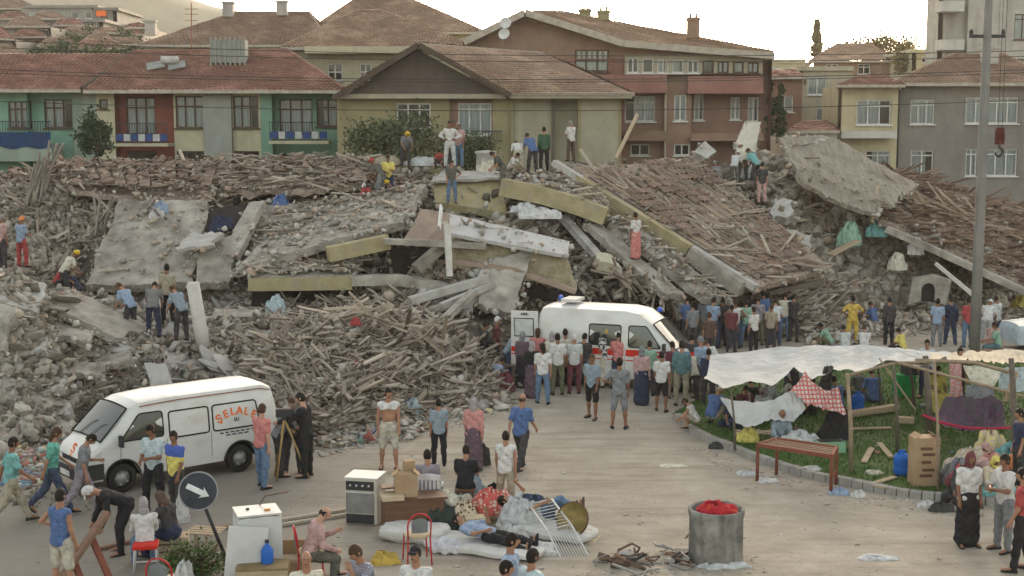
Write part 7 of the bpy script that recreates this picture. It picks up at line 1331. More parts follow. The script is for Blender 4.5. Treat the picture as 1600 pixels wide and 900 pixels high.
# lettering on the near (left) side; reading direction runs to the rear
def on_side(me, x, z, rot=0, s_=1, name='lettering'):
    y = VN['yat'](fx(x), z)+.012; tilt = math.atan2(VN['yat'](fx(x), z-.1)-VN['yat'](fx(x), z+.1), .2)
    R_ = Matrix(((-1, 0, 0), (0, 0, 1), (0, 1, 0))).to_4x4()  # glyph x to the rear, glyph up to z, facing +y
    o = inst(name, me, rt, Matrix.Translation((fx(x)-2.3, y, z)) @ Matrix.Rotation(-tilt*-1, 4, 'X') @ R_ @ Matrix.Rotation(rot, 4, 'Z')); return o
for i, ch in enumerate('ŞELALE'):
    t = (i-2.5)/2.5; on_side(text_mesh(ch, .24, m_orl), 3.56+t*.43, 1.43-.13*t*t, -t*.5)
on_side(text_mesh('SU', .11, m_dkl), 3.56, 1.24); on_side(text_mesh('..... .... .. ..', .05, m_dkl), 3.55, .99)
for k in range(7): m = MB(); m.box((0, 0, 0), (.085, .006, .03)); o = m.build('lettering', m_dkl, rt); o.location = (fx(3.18+k*.13)-2.3, VN['yat'](fx(3.8), .97)+.004, .975)
for k in range(4): m = MB(); m.box((0, 0, 0), (.11, .006, .03)); o = m.build('lettering', m_dkl, rt); o.location = (fx(3.34+k*.15)-2.3, VN['yat'](fx(3.8), .9)+.004, .915)
m = MB(); m.lathe([(.06, 0), (.075, .1), (.07, .17), (.03, .21), (.03, .26)], 12, (0, 0, 0)); o = m.build('bottle_logo', M('faint_logo', (.45, .45, .44), bump=0), rt); o.location = (fx(2.42)-2.3, VN['yat'](fx(2.42), 1.3)-.01, 1.2); o.scale = (1, .12, 1)
o = inst('lettering', text_mesh('Ş', .3, m_orl), rt, Matrix.Translation((2.18, .0, .93)) @ Euler((math.radians(60), 0, math.radians(90))).to_matrix().to_4x4())
# the ambulance
hd2 = Vector((.93, -.37)); vc2 = Vector((3.42, 38.5, 0)); prof2 = [(0, .72, .9), (.1, .92, .96), (.3, 1.06, .98), (.95, 1.24, .99), (1.70, 1.98, .96), (2.15, 2.3, .97), (2.6, 2.38, 1), (5.0, 2.38, 1), (5.2, 2.34, .99), (5.3, 2.15, .98)]
prof2 = [(5.3-x, z, h) for x, z, h in prof2][::-1]
AM = van('white high roof ambulance with red stripe and blue beacons in the middle of the crowd', vc2, math.atan2(hd2.y, hd2.x), 5.3, 1.95, prof2, [1.05, 4.35], belt=1.15, cat='ambulance')
ra = AM['root']; ra.scale = (.95, .95, .95); ga = lambda x: 5.3-x; windshield(AM, ga(.98), ga(1.70), .92, ra)
for s_ in (-1, 1):
    dw = AM['rr'](ga(2.42), ga(1.42), 1.3, 1.93, 0, .48); AM['sp']('door_window', dw, .004, m_vglass, ra, s_); AM['fb']('window_seal', dw, .018, .006, m_rub, ra, s_)
    p1 = AM['rr'](ga(3.65), ga(2.66), 1.32, 1.93); AM['sp']('side_window', p1, .004, m_vglass, ra, s_); AM['fb']('window_seal', p1, .02, .006, m_rub, ra, s_)
    for (x0, x1) in ((.45, 1.3), (1.36, 2.5), (2.56, 5.2)):
        AM['sp']('red_stripe', AM['rr'](ga(x1), ga(x0), 1.02, 1.22, r=.01), .004, m_redp, ra, s_); AM['sp']('red_stripe', AM['rr'](ga(x1), ga(x0), .88, .915, r=.005), .004, m_redp, ra, s_)
    for xx in (1.33, 2.53, 4.0):
        m = MB(); m.tube([(ga(xx)-2.65, s_*(AM['yat'](ga(xx), z)+.001), z) for z in (.5, .9, 1.25)], .006, 4); m.build('door_gap', m_blkpl, ra)
    m = MB(); m.box((2.5, s_*.66, .84), (.16, .38, .22)); m.build('headlight', m_light, ra); m = MB(); m.box((ga(1.28)-2.65, s_*1.14, 1.34), (.07, .2, .28)); m.bar((ga(1.35)-2.65, s_*.95, 1.22), (ga(1.28)-2.65, s_*1.1, 1.26), .03, .03); m.build('mirror', m_blkpl, ra)
    m = MB(); m.lathe([(.08, 0), (.085, .07), (.06, .13), (.02, .15)], 12, (-2.35 if s_ > 0 else 1.1, s_*.62 if s_ < 0 else .3, 2.46 if s_ > 0 else 2.36)); m.build('beacon', m_bluel, ra, True)
m = MB(); m.box((-1.85, 0, 2.53), (.5, .8, .09)); m.build('roof_vent', m_vanw, ra); m = MB(); m.box((2.66, 0, .52), (.16, 1.9, .26)); m.build('bumper', m_blkpl, ra); m = MB(); m.box((2.62, 0, .84), (.08, .9, .16)); m.build('grille', m_blkpl, ra)
m = MB(); m.add([(-2.655, -.85, .5), (-2.655, .85, .5), (-2.655, .85, 2.1), (-2.655, -.85, 2.1)], [(0, 3, 2, 1)]); m.build('rear_opening_shade', m_room, ra)  # flat dark sheet painting the shade inside the open rear
dr = MB(); dr.box((-.42, 0, 1.35), (.84, .05, 1.75)); rd_ = dr.build('rear_door', m_vanw, ra); rd_.location = (-2.65, -.93, 0); rd_.rotation_euler = (0, 0, math.radians(8))
m = MB(); m.tube([(-.12, -.035, 1.45), (-.72, -.035, 1.45), (-.74, -.035, 2.0), (-.14, -.035, 2.0), (-.12, -.035, 1.45)], .018, 5); m.build('window_seal', m_rub, rd_); m = MB(); m.box((-.43, -.03, 1.72), (.58, .012, .5)); m.build('rear_window', M('frosted_glass', (.42, .44, .42), rough=.25, bump=0), rd_)
for z, h in ((1.05, .16), (.9, .035)): m = MB(); m.box((-.42, -.03, z), (.82, .012, h)); m.build('red_stripe', m_redp, rd_)
inst('lettering', text_mesh('AMB.', .11, m_dkl), rd_, Matrix.Translation((-.42, -.032, 2.13)) @ Matrix.Rotation(math.pi/2, 4, 'X'))
# pale saloon car cut by the right edge
cp = [(0, .55, .9), (.1, .72, .95), (.9, .86, 1), (1.5, 1.32, .86), (2.6, 1.36, .86), (3.3, .98, .97), (4.1, .9, .95), (4.2, .7, .9)]
CV = van('pale blue saloon car mostly cut off by the right frame edge', G(1662, 548)+Vector((.3, .5, 0)), math.radians(185), 4.2, 1.6, cp, [.75, 3.3], sill=.25, belt=.85, cat='car', R=.3)
for sl_ in CV['body'].material_slots[:1]: sl_.link = 'OBJECT'; sl_.material = M('pale_blue_paint', (.34, .4, .42), rough=.35, bump=0, spec=.5)
for s_ in (-1, 1): CV['sp']('side_window', CV['rr'](1.25, 3.0, .9, 1.24, .3, .3), .004, m_vglass, CV['root'], s_)
# a grey crushed car roof seen at the left behind the van bonnet
S('crushed_panel', 'pale pinkish concrete lump behind the van bonnet', [(62, 650, 32.6), (112, 650, 32.4), (112, 628, 33), (66, 626, 33.2)], .35, m_conc_l, 5, 4, .1)
S('crushed_panel', 'grey slab lump under the pinkish one behind the van bonnet', [(52, 690, 31.4), (112, 690, 31.2), (118, 655, 32.2), (62, 655, 32.4)], .3, m_conc, 5, 4, .15)
# ------------------------------------------------------------ foreground furniture and goods
def thing(name, label, loc, rz=0, cat=None): return empty(name, loc, math.radians(rz), label, cat or name.replace('_', ' '))
def bx(nm, root, c, d, mat, rot=None, mi=0): m = MB(); m.box(c, d, rot); return m.build(nm, mat, root)
def tb(nm, root, pts, r, mat, n=8, sm=True): m = MB(); m.tube(pts, r, n); return m.build(nm, mat, root, sm)
def rbox(nm, root, c, d, mat, r=.03, sub=1, puff=0, seed=0):
    """rounded, slightly irregular box"""
    m = MB(); n = 10; rr = random.Random(seed)
    def f(face):
        def g(u, v):
            a, b = u*2-1, v*2-1; p = {0: (a, b, 1), 1: (a, -b, -1), 2: (a, -1, b), 3: (-a, 1, b), 4: (1, a, b), 5: (-1, -a, b)}[face]
            q = [0, 0, 0]
            for i in range(3):
                o_ = [abs(p[j]) for j in range(3) if j != i]; k = 1-puff*(o_[0]**4+o_[1]**4)*.12; q[i] = p[i]*d[i]/2*k
            w_ = .5*puff*.03*(math.sin(p[0]*7+seed)+math.sin(p[1]*9+p[2]*5+seed)); return (c[0]+q[0], c[1]+q[1], c[2]+q[2]+w_)
        return g
    for k in range(6): m.grid(f(k), n, n)
    o = m.build(nm, mat, root, True); return o
m_enam = M('white_enamel', [(.42, .42, .4), (.52, .52, .5)], rough=.35, scale=2, bump=.05, extra=streaks((.3, .25, .2), (3, 3, 1), .6, .8, .5)); m_card = M('cardboard', [(.28, .19, .11), (.36, .26, .16)], scale=3, bump=.2); m_cardp = M('cardboard_pale', [(.38, .3, .2), (.46, .38, .27)], scale=3, bump=.2)
m_redtube = M('red_chair_tube', (.4, .03, .035), rough=.4, bump=0); m_deskw = M('dark_veneer', [(.1, .055, .035), (.15, .085, .055)], scale=2, stretch=(1, 8, 8), rough=.5, bump=.1); m_brush = M('brown_timber', [(.17, .1, .07), (.26, .17, .12)], scale=3, stretch=(2, 10, 10), bump=.3); m_redbr = M('red_brown_timber', [(.13, .045, .03), (.2, .075, .05)], scale=3, bump=.2)
# round mandatory sign with arrow
b_ = G(356, 880); top_ = P(310, 767, b_.y-.2); sg = empty('road_sign', b_, 0, 'leaning round dark road sign with a white arrow', 'road sign'); d_ = top_-b_; tb('pole', sg, [(0, 0, 0), d_*.98], .032, m_blkpl)
Rs = Euler((math.radians(80), math.radians(-18), math.radians(12))).to_matrix(); m = MB(); m.lathe([(.001, 0), (.31, 0), (.33, .012), (.33, .03), (.001, .03)], 32, d_, Rs, cap=False); m.build('disc', M('sign_dark_face', [(.025, .027, .035), (.045, .05, .06)], rough=.4, scale=4, bump=0), sg)
m = MB(); m.lathe([(.305, .0305), (.305, .038), (.328, .038), (.328, .0305)], 32, d_, Rs, cap=False); m.build('rim', M('sign_rim', (.22, .22, .22), rough=.5, bump=0), sg)
ar = [(-.21, .045), (.08, .045), (.05, .10), (.20, .0), (.05, -.10), (.08, -.045), (-.21, -.045)]; m = MB(); A2 = Rs @ Matrix.Rotation(math.radians(-46), 3, 'Z'); m.poly([d_+A2 @ Vector((x, y, .034)) for x, y in ar], A2 @ Vector((0, 0, .008))); m.build('arrow', M('arrow_white', (.55, .57, .56), bump=0), sg)
# white appliance stack
wm = thing('washing_machine', 'white washing machine standing at the bottom left beside the leaning sign', G(404, 915), 20, 'washing machine'); rbox('cabinet', wm, (0, 0, .62), (.72, .62, 1.22), m_enam, puff=.25); bx('lid', wm, (0, 0, 1.245), (.70, .60, .03), m_enam); bx('control_knob', wm, (.15, -.1, 1.27), (.09, .05, .03), M('orange_knob', (.5, .2, .03))); bx('control_knob', wm, (-.14, .05, 1.27), (.05, .05, .03), m_blkpl)
wb = thing('leaning_board', 'white board leaning in front of the washing machine with a dark pole', G(384, 930), 14, 'panel'); bx('panel', wb, (0, -.1, .55), (.62, .04, 1.15), m_enam, Euler((math.radians(-6), math.radians(7), 0)).to_matrix())
p0 = G(368, 905); sk = inst('bent_rod', (lambda m: (m.tube([p0, p0+Vector((-.02, 0, .5)), P(384, 830, p0.y), P(402, 795, p0.y-.05), P(414, 775, p0.y), P(450, 768, p0.y+.2)], .014, 6), m.mesh('bent_rod', m_steel, True))[1])(MB())); tag(sk, 'thin bent brown rod curving over the washing machine', 'rod')
cb = thing('open_carton', 'open brown carton with a board inside right of the washing machine', G(452, 900), 3, 'carton')
for c, d in (((0, .2, .28), (.66, .03, .55)), ((-.33, 0, .24), (.03, .42, .48)), ((.33, 0, .24), (.03, .42, .48)), ((0, -.2, .14), (.66, .03, .28)), ((0, 0, .02), (.66, .42, .03)), ((0, -.02, .3), (.6, .3, .06))): bx('carton_side', cb, c, d, m_cardp if d[1] > .1 else m_card)
cb = thing('wooden_crate', 'olive brown crate carrying the blue bottle at the bottom edge', G(412, 935), 5, 'crate'); bx('crate_box', cb, (0, 0, .28), (.8, .5, .56), M('olive_board', (.2, .15, .08)))
for k in range(3): bx('crate_slat', cb, (0, -.262, .1+.18*k), (.8, .015, .13), m_plank)
bl_ = thing('water_bottle', 'blue plastic water bottle with narrow neck on the crate', G(412, 935)+Vector((.06, .05, .56)), 0, 'bottle'); m = MB(); m.lathe([(.09, 0), (.1, .03), (.1, .2), (.06, .27), (.03, .30), (.03, .34)], 14); m.build('bottle_body', M('blue_plastic', (.03, .12, .42), rough=.3, bump=0), bl_, True); m = MB(); m.lathe([(.035, .33), (.035, .37)], 10); m.build('cap', m_blkpl, bl_)
wbt = thing('water_bottle', 'clear plastic bottle standing beside the open carton', G(436, 925)+Vector((0, 0, 0)), 0, 'bottle'); m = MB(); m.lathe([(.05, 0), (.05, .36), (.02, .44), (.02, .48)], 12); m.build('bottle_body', M('clear_plastic', (.4, .42, .42), rough=.2, bump=0), wbt, True)
# A-frame trestle
tr = thing('timber_trestle', 'broken timber trestle leaning at the bottom left corner', G(125, 900), 0, 'trestle'); o0 = G(125, 900)
def rel(px, py, Y): return P(px, py, Y)-o0
for (a, b, w_, mt) in ((rel(78, 930, 20.6), rel(168, 800, 21.6), .13, m_brush), (rel(142, 838, 21.4), rel(174, 910, 20.8), .1, m_redbr), (rel(112, 868, 21.2), rel(134, 925, 20.6), .1, m_redbr)): m = MB(); m.bar(a, b, w_, w_*.6); m.build('timber', mt, tr)
# stool, red chair backs
def chair(label, loc, rz, style='tube', seat=m_cardp, back=True, h=.46):
    c = thing('red_tube_chair', label, loc, rz, 'chair')
    for x in (-.19, .19):
        tb('leg', c, [(x*1.1, -.21, 0), (x, -.18, h)], .014, m_redtube); tb('leg', c, [(x*1.1, .23, 0), (x, .19, h)], .014, m_redtube)
    m = MB(); m.lathe([(.21, h), (.225, h+.015), (.225, h+.04), (.2, h+.055)], 18); m.build('seat', seat, c, True)
    tb('back_frame', c, [(-.19, .19, h)]+[(-.2*math.cos(t), .22+.05*math.sin(t), h+.24+.22*math.sin(t)) for t in np.linspace(0, math.pi, 12)]+[(.19, .19, h)], .014, m_redtube)
    if back: m = MB(); m.grid(lambda u, v: ((u-.5)*.28, .235+.03*math.cos((u-.5)*3), h+.12+.26*v*(1-.25*(2*u-1)**2)), 8, 5); m.build('backrest', M('grey_backrest', (.16, .17, .17)), c, True)
    return c
st = thing('red_stool', 'small stool with red seat and pale metal legs under the woman in white', stand_at(226, 890)+Vector((.06, -.1, 0)), 10, 'stool'); rbox('seat', st, (0, 0, .46), (.42, .36, .07), m_redp, puff=.4)
for x in (-.17, .17):
    for y in (-.14, .14): tb('leg', st, [(x*1.15, y*1.15, 0), (x, y, .44)], .014, m_light)
bx('stretcher', st, (0, -.15, .22), (.34, .02, .02), m_light)
chair('red tube chair with its back turned at the bottom edge below the headscarf women', G(258, 955), 175, back=True)
chair('red tube chair with pale round seat standing in front of the mattress', G(652, 878), -165, seat=m_cardp)
chair('red tube chair under the bald man with hands at his mouth', head_at(482, 790, 1.28)+Vector((.0, .12, 0)), 100)
# white plastic chair
pc = thing('plastic_chair', 'white plastic garden chair under the man in purple grey', head_at(670, 703, 1.30)+Vector((0, -.05, 0)), 180, 'chair'); m_wpl = M('white_plastic', (.5, .5, .5), rough=.4, bump=0)
bx('seat', pc, (0, 0, .43), (.46, .44, .03), m_wpl); 
for x in (-.21, .21):
    for y in (-.2, .2): tb('leg', pc, [(x*1.15, y*1.15, 0), (x, y, .43)], .022, m_wpl)
    tb('armrest', pc, [(x*1.15, -.2, .43), (x*1.2, -.2, .64), (x*1.2, .2, .66)], .02, m_wpl)
m = MB()
for k in range(6): m.box((-.19+.076*k, .235, .66), (.045, .02, .42))
m.build('back_slats', m_wpl, pc); m = MB(); m.grid(lambda u, v: ((u-.5)*.48, .24+.0*v, .82+.1*v-.05*(2*u-1)**2), 8, 1); m.box((0, .24, .84), (.46, .03, .1)); m.build('back_top', m_wpl, pc)
pc2 = thing('low_stool', 'dark low stool under the person in black', head_at(727, 694, 1.30), 0, 'stool'); bx('seat', pc2, (0, 0, .42), (.38, .38, .05), m_deskw)
for x in (-.15, .15):
    for y in (-.15, .15): tb('leg', pc2, [(x, y, 0), (x, y, .42)], .02, m_deskw)
cs = thing('low_crate', 'low crate under the woman in the brown headscarf', stand_at(272, 868), 8, 'crate'); [bx('crate_slat', cs, (0, 0, .06+.13*k), (.5, .4, .1), m_plank) for k in range(3)]
# oven and desk
ov = thing('kitchen_oven', 'cream cooker with dark glass door panels standing on the road', G(572, 814), -12, 'oven'); rbox('cabinet', ov, (.0, .0, .44), (.62, .56, .86), m_cardp if False else M('cream_enamel', [(.44, .42, .35), (.52, .5, .43)], rough=.4, scale=2), puff=.1); bx('hob', ov, (0, 0, .89), (.64, .58, .03), m_enam)
bx('control_panel', ov, (-.02, -.285, .75), (.54, .02, .17), m_blkpl); bx('oven_door', ov, (-.02, -.285, .42), (.54, .02, .38), M('dull_glass', (.2, .2, .19), rough=.2, bump=0)); bx('lower_drawer', ov, (-.02, -.285, .12), (.54, .02, .18), m_blkpl); bx('oven_handle', ov, (-.02, -.31, .63), (.46, .02, .025), m_light)
for k in range(4): m = MB(); m.lathe([(.02, 0), (.02, .02)], 8, (-.2+.12*k, -.3, .76), Euler((math.pi/2, 0, 0)).to_matrix()); m.build('knob', m_light, ov)
dk = thing('wooden_desk', 'dark brown desk with open drawers next to the cream cooker', G(645, 826), 14, 'desk'); bx('carcass', dk, (0, 0, .3), (1.1, .5, .6), m_deskw); bx('desk_top', dk, (0.02, 0, .62), (1.16, .56, .04), m_deskw); bx('drawer', dk, (-.4, -.1, .67), (.4, .42, .08), m_cardp); bx('desk_shelf', dk, (-.42, .12, .8), (.3, .3, .03), m_deskw)
bb = thing('cardboard_box', 'taller brown cardboard box standing on the desk', G(645, 826)+Vector((-.12, -.02, .64)), 8, 'box'); bx('carton', bb, (0, 0, .21), (.42, .3, .42), m_card); [bx('box_flap', bb, (s*.2, 0, .43), (.14, .28, .012), m_card, Euler((0, s*.6, 0)).to_matrix()) for s in (-1, 1)]
b2 = thing('cardboard_box', 'small brown box sticking up behind the taller box', G(645, 826)+Vector((-.08, .22, .64)), 20, 'box'); bx('carton', b2, (0, 0, .3), (.2, .15, .6), m_card)
# mattress, bedding and clothes
m_matt = M('mattress_cloth', [(.42, .41, .38), (.54, .53, .5)], scale=6, bump=.5, bscale=20)
mt = thing('mattress', 'white quilted mattress end lying under the red chair', G(648, 842), -14, 'mattress'); rbox('mattress_pad', mt, (0, 0, .13), (1.25, .75, .24), m_matt, puff=1.0, seed=1)
mt = thing('mattress', 'long white mattress under the sleeping man in light blue', G(758, 862), -22, 'mattress'); rbox('mattress_pad', mt, (-.05, .12, .07), (2.2, .95, .15), m_matt, puff=1.0, seed=2)
mt = thing('pillow', 'pale striped pillow lying right of the red chair', G(697, 862), -12, 'pillow'); rbox('pillow_case', mt, (0, 0, .1), (.62, .42, .2), M('pale_pillow', (.5, .5, .52), scale=8), puff=2, seed=4)
mt = thing('mattress', 'thin white mattress beneath the crib side', G(850, 835), -30, 'mattress'); rbox('mattress_pad', mt, (0, .1, .08), (1.9, .9, .16), m_matt, puff=1, seed=3)
def heap(name, label, c, d, mat, seed, rz=0, cat='bedding'):
    m = MB(); 
    def f(u, v):
        a = u*2*math.pi; t = v*math.pi/2; r_ = math.cos(t)**.6; w_ = 1+.14*math.sin(3*a+seed)+.1*math.sin(7*a+seed*2+v*4)
        return (math.cos(a)*r_*d[0]/2*w_, math.sin(a)*r_*d[1]/2*w_, max(0, math.sin(t))*d[2]*(.85+.2*abs(math.sin(a*2.5+v*6+seed))+.14*abs(math.sin(a*5.5-v*10+seed*2))+.22*math.sin(a*4+v*9+seed)+.12*math.sin(a*9+seed)+.08*math.sin(a*17+v*21+seed)+.06*math.sin(a*29-v*15)))
    m.grid(f, 40, 12); o = m.build(name, mat, smooth=True, label=label, cat=cat); o.location = c; o.rotation_euler = (0, 0, math.radians(rz)); return o
heap('flowered_quilt', 'red and white flowered quilt heaped on the bedding', G(768, 812)+Vector((0, 0, .15)), (.85, .6, .34), cloth((.6, .48, .36), 'quilt'), 1)
heap('grey_blanket', 'pale grey blanket bundle beside the flowered quilt', G(812, 826)+Vector((0, 0, .12)), (.85, .6, .34), cloth(PAL['lw']), 2); heap('black_bag', 'dark green and black bag bundle behind the red chair', G(686, 826), (.9, .6, .38), cloth((.035, .05, .04)), 3, cat='bag')
heap('grey_cloth', 'grey crumpled cloth on top of the dark bag bundle', G(690, 818)+Vector((0, 0, .34)), (.7, .4, .22), cloth(PAL['cr']), 4); heap('white_bedding', 'white crumpled sheets between the plastic chair and the quilt', G(722, 806), (.7, .45, .3), cloth(PAL['cr']), 5); heap('grey_bundle', 'blue grey bundle at the top of the bedding pile', G(735, 795)+Vector((0, .1, .2)), (.55, .4, .38), cloth(PAL['gb']), 6)
heap('white_bundle', 'white bundle between the sleepers', G(800, 842), (.55, .35, .2), cloth(PAL['wh']), 7); heap('jeans_pile', 'dark blue clothes pile behind the crib side', G(835, 820), (.8, .7, .42), cloth(PAL['dj']), 8); heap('white_sheet_pile', 'white sheet spread below the crib side', G(815, 862), (1.3, .6, .16), cloth(PAL['wh']), 9); heap('black_clothes', 'small black clothes heap behind the flowered quilt', G(772, 788), (.5, .3, .3), cloth(PAL['bk']), 10)
heap('drawer_clothes', 'brown and yellow folded clothes in the bedding pile', G(725, 826)+Vector((0, 0, .1)), (.55, .35, .3), cloth((.14, .08, .03), 'flower'), 11); heap('plastic_bag', 'white knotted plastic bag at the bottom edge beside the red chair back', G(288, 920), (.35, .3, .34), cloth(PAL['wh']), 12, cat='bag'); heap('carrier_bag', 'white carrier bag held low beside the round sign', P(283, 800, 24.6)-Vector((0, 0, .3)), (.32, .16, .44), cloth(PAL['wh']), 13, cat='bag')
heap('yellow_bag', 'yellow plastic bag behind the man resting his chin', G(600, 880), (.5, .3, .16), cloth(PAL['ye']), 14, cat='bag'); heap('handbag', 'dark handbag hanging beside the woman in patterned pink', P(754, 712, 28.9)-Vector((0, 0, .2)), (.34, .16, .34), cloth(PAL['dk']), 15, cat='bag')
bx_ = thing('white_box', 'pale box standing within the bedding pile', G(742, 832), 10, 'box'); bx('box_body', bx_, (0, 0, .15), (.36, .3, .3), m_cardp)
# crib side
cr_ = thing('crib_side', 'white barred crib side leaning across the bedding', G(870, 850), 0, 'crib side'); o0 = G(870, 850); c4 = [P(826, 788, 24.1)-o0, P(862, 780, 24.2)-o0, P(930, 888, 22.3)-o0, P(887, 893, 22.15)-o0]; mid = [c4[0].lerp(c4[3], .48)+Vector((0, 0, .1)), c4[1].lerp(c4[2], .46)+Vector((0, 0, .1))]
tb('crib_rail', cr_, [c4[0], mid[0], c4[3]], .02, m_enam); tb('crib_rail', cr_, [c4[1], mid[1], c4[2]], .02, m_enam); tb('crib_rail', cr_, [c4[0], c4[1]], .016, m_enam); tb('crib_rail', cr_, [c4[3], c4[2]], .016, m_enam); tb('crib_rail', cr_, [mid[0], mid[1]], .012, m_enam)
for k in range(1, 9): tb('crib_bar', cr_, [c4[0].lerp(mid[0], k/9), c4[1].lerp(mid[1], k/9)], .008, m_enam, 6)
for k in range(1, 10): tb('crib_bar', cr_, [mid[0].lerp(mid[1], k/10), c4[3].lerp(c4[2], k/10)], .007, m_enam, 6)
ty = thing('round_tray', 'large round brass coloured tray standing on edge behind the crib side', P(896, 812, 23.6), 0, 'tray'); Rt = Euler((math.radians(68), 0, math.radians(-32))).to_matrix(); m = MB(); m.lathe([(.001, 0), (.27, 0), (.30, .05), (.32, .05), (.29, -.012), (.001, -.012)], 32, (0, 0, 0), Rt, cap=False); m.build('tray_dish', M('brass_worn', [(.16, .12, .04), (.3, .23, .09)], rough=.45, metal=.5, scale=7), ty, True)
m = MB(); m.lathe([(.30, .052), (.325, .052), (.325, .03)], 32, (0, 0, 0), Rt, cap=False); m.build('tray_rim', M('brown_rim', (.12, .07, .04)), ty)
cbp = MB(); q = [P(905, 862, 23.0), P(935, 880, 22.6), P(947, 842, 23.7), P(922, 822, 23.9)]; cbp.poly(q, (0, .02, -.03)); cbp.build('cardboard_sheet', m_cardp, label='flat pale cardboard sheet leaning right of the crib side', cat='cardboard')
# scrap line: bent steel, wires, broken timber along the ground up to the drum
sc_ = thing('scrap_metal_heap', 'tangled dark scrap metal and wires lying left of the big concrete drum', G(1010, 872), 0, 'scrap'); o0 = G(1010, 872)
for k in range(17):
    px = random.uniform(940, 1075); a = G(px, 870+random.uniform(-8, 12), random.uniform(.0, .2))-o0; pts_ = [a]
    for _ in range(4): pts_.append(pts_[-1]+Vector((random.uniform(-.3, .3), random.uniform(-.12, .12), random.uniform(-.12, .1)))); pts_[-1].z = max(.01, pts_[-1].z)
    tb('bent_wire', sc_, pts_, random.uniform(.008, .025), m_steel if k % 3 else M('dull_metal', (.25, .25, .24), rough=.5), 5)
for k in range(12): p = G(random.uniform(940, 1080), 868+random.uniform(-6, 14), .08)-o0; bx('scrap_piece', sc_, p, (random.uniform(.1, .35), random.uniform(.05, .2), random.uniform(.02, .12)), [m_brush, m_steel, m_conc_l, m_blkpl][k % 4], Euler([random.uniform(-.6, .6) for _ in range(3)]).to_matrix())
for (a, b, w_, lab) in (((1040, 868, 23.2), (1104, 832, 23.6), .05, 'dark bent bar propped against the big drum'), ((1056, 858, 23.3), (1076, 836, 23.7), .03, 'thin pale strip beside the dark bent bar'), ((1056, 868, 23.1), (1078, 884, 22.7), .1, 'blue green board piece at the foot of the drum')): beam('scrap_bar', lab, [a, b], w_, .03, M('teal_board', (.18, .27, .27)) if w_ == .1 else m_steel, 'bar')
# concrete drum with red things on top
dm = thing('concrete_drum', 'big round grey concrete drum at the bottom centre right', G(1118, 874), 0, 'drum'); m = MB(); Rr = 42/FPX*23.2
m.lathe([(Rr*.96, 0), (Rr, .04), (Rr*.99, .75), (Rr*1.03, .82), (Rr*1.04, .9), (Rr*.97, .915), (Rr*.9, .88), (Rr*.9, .55)], 36); m.build('drum_shell', M('old_concrete', [(.11, .11, .1), (.22, .215, .195), (.3, .29, .265)], scale=3, bump=.6, bscale=25, extra=streaks((.06, .055, .05), (5, 5, .6), .45, .7, .8)), dm, True); bx('drum_mouth_shade', dm, (0, 0, .8), (Rr*1.2, Rr*1.2, .1), m_dark)  # near-black block in the drum mouth paints its inner shade
heap('red_cloth', 'crumpled red cloth piled on the concrete drum', G(1118, 874)+Vector((0, 0, .86)), (.7, .66, .11), M('red_rag', [(.16, .01, .02), (.36, .02, .03), (.4, .05, .02)], scale=9, bump=.8), 3, cat='cloth')
heap('white_rag', 'white rags and paper lying at the foot of the drum', G(1128, 885), (.9, .35, .07), cloth(PAL['lw']), 8, cat='rag')
beam('kerb_plank', 'long pale plank lying at the bottom edge below the drum', [(1010, 893, 22.3), (1160, 884, 22.7)], .12, .05, m_plank, 'plank'); beam('kerb_plank', 'white plank lying at the bottom edge left of the drum', [(905, 902, 22), (1000, 895, 22.3)], .1, .04, m_enam, 'plank')
for (a, b, lab) in (((230, 838), (240, 836), 'short board stub lying at the left'), ((150, 858), (262, 832), 'thin plank lying across the road behind the red stool'), ((300, 830), (360, 822), 'pale batten lying behind the washing machine'), ((440, 812), (548, 795), 'long batten lying from the washing machine to the cooker'), ((438, 820), (545, 803), 'second long batten parallel to the first left of the cooker')):
    A1, B1 = G(*a, .04), G(*b, .04); m = MB(); m.bar(A1, B1, .1, .05); m.build('fallen_batten', m_brush if a[0] < 400 else m_wood, label=lab, cat='batten')
wc = thing('wooden_crate', 'broken wooden crate lying behind the woman in the brown headscarf', G(322, 850), -10, 'crate')
for k in range(4): bx('crate_slat', wc, (0, -.2+.13*k, .25), (.62, .09, .02), m_plank); bx('crate_slat', wc, (-.3+.2*k, -.22, .12), (.04, .02, .26), m_plank)
tree('weed_clump', 'low green weeds growing behind the red chair back at the bottom edge', G(312, 900), .45, .55, .22, 1600, .07, leafmat('leaf_weed', (.04, .07, .025), (.08, .12, .04)), cat='plant', seed=77)
# film tripod
tp = thing('film_tripod', 'wooden film tripod with a camera between the salmon shirt and the tall man in black', G(446, 748), 0, 'tripod'); m_tw = M('tripod_wood', (.35, .24, .1), rough=.5)
for a, L in ((-1.9, .45), (.1, .5), (2.2, .45)): tb('leg', tp, [(math.cos(a)*L, math.sin(a)*L*.6, 0), (0, 0, 1.3)], .022, m_tw)
bx('camera_body', tp, (0, 0, 1.42), (.34, .12, .17), m_blkpl); tb('lens', tp, [(.15, 0, 1.42), (.3, 0, 1.42)], .05, m_blkpl); bx('tripod_head', tp, (0, 0, 1.31), (.1, .1, .08), m_blkpl)
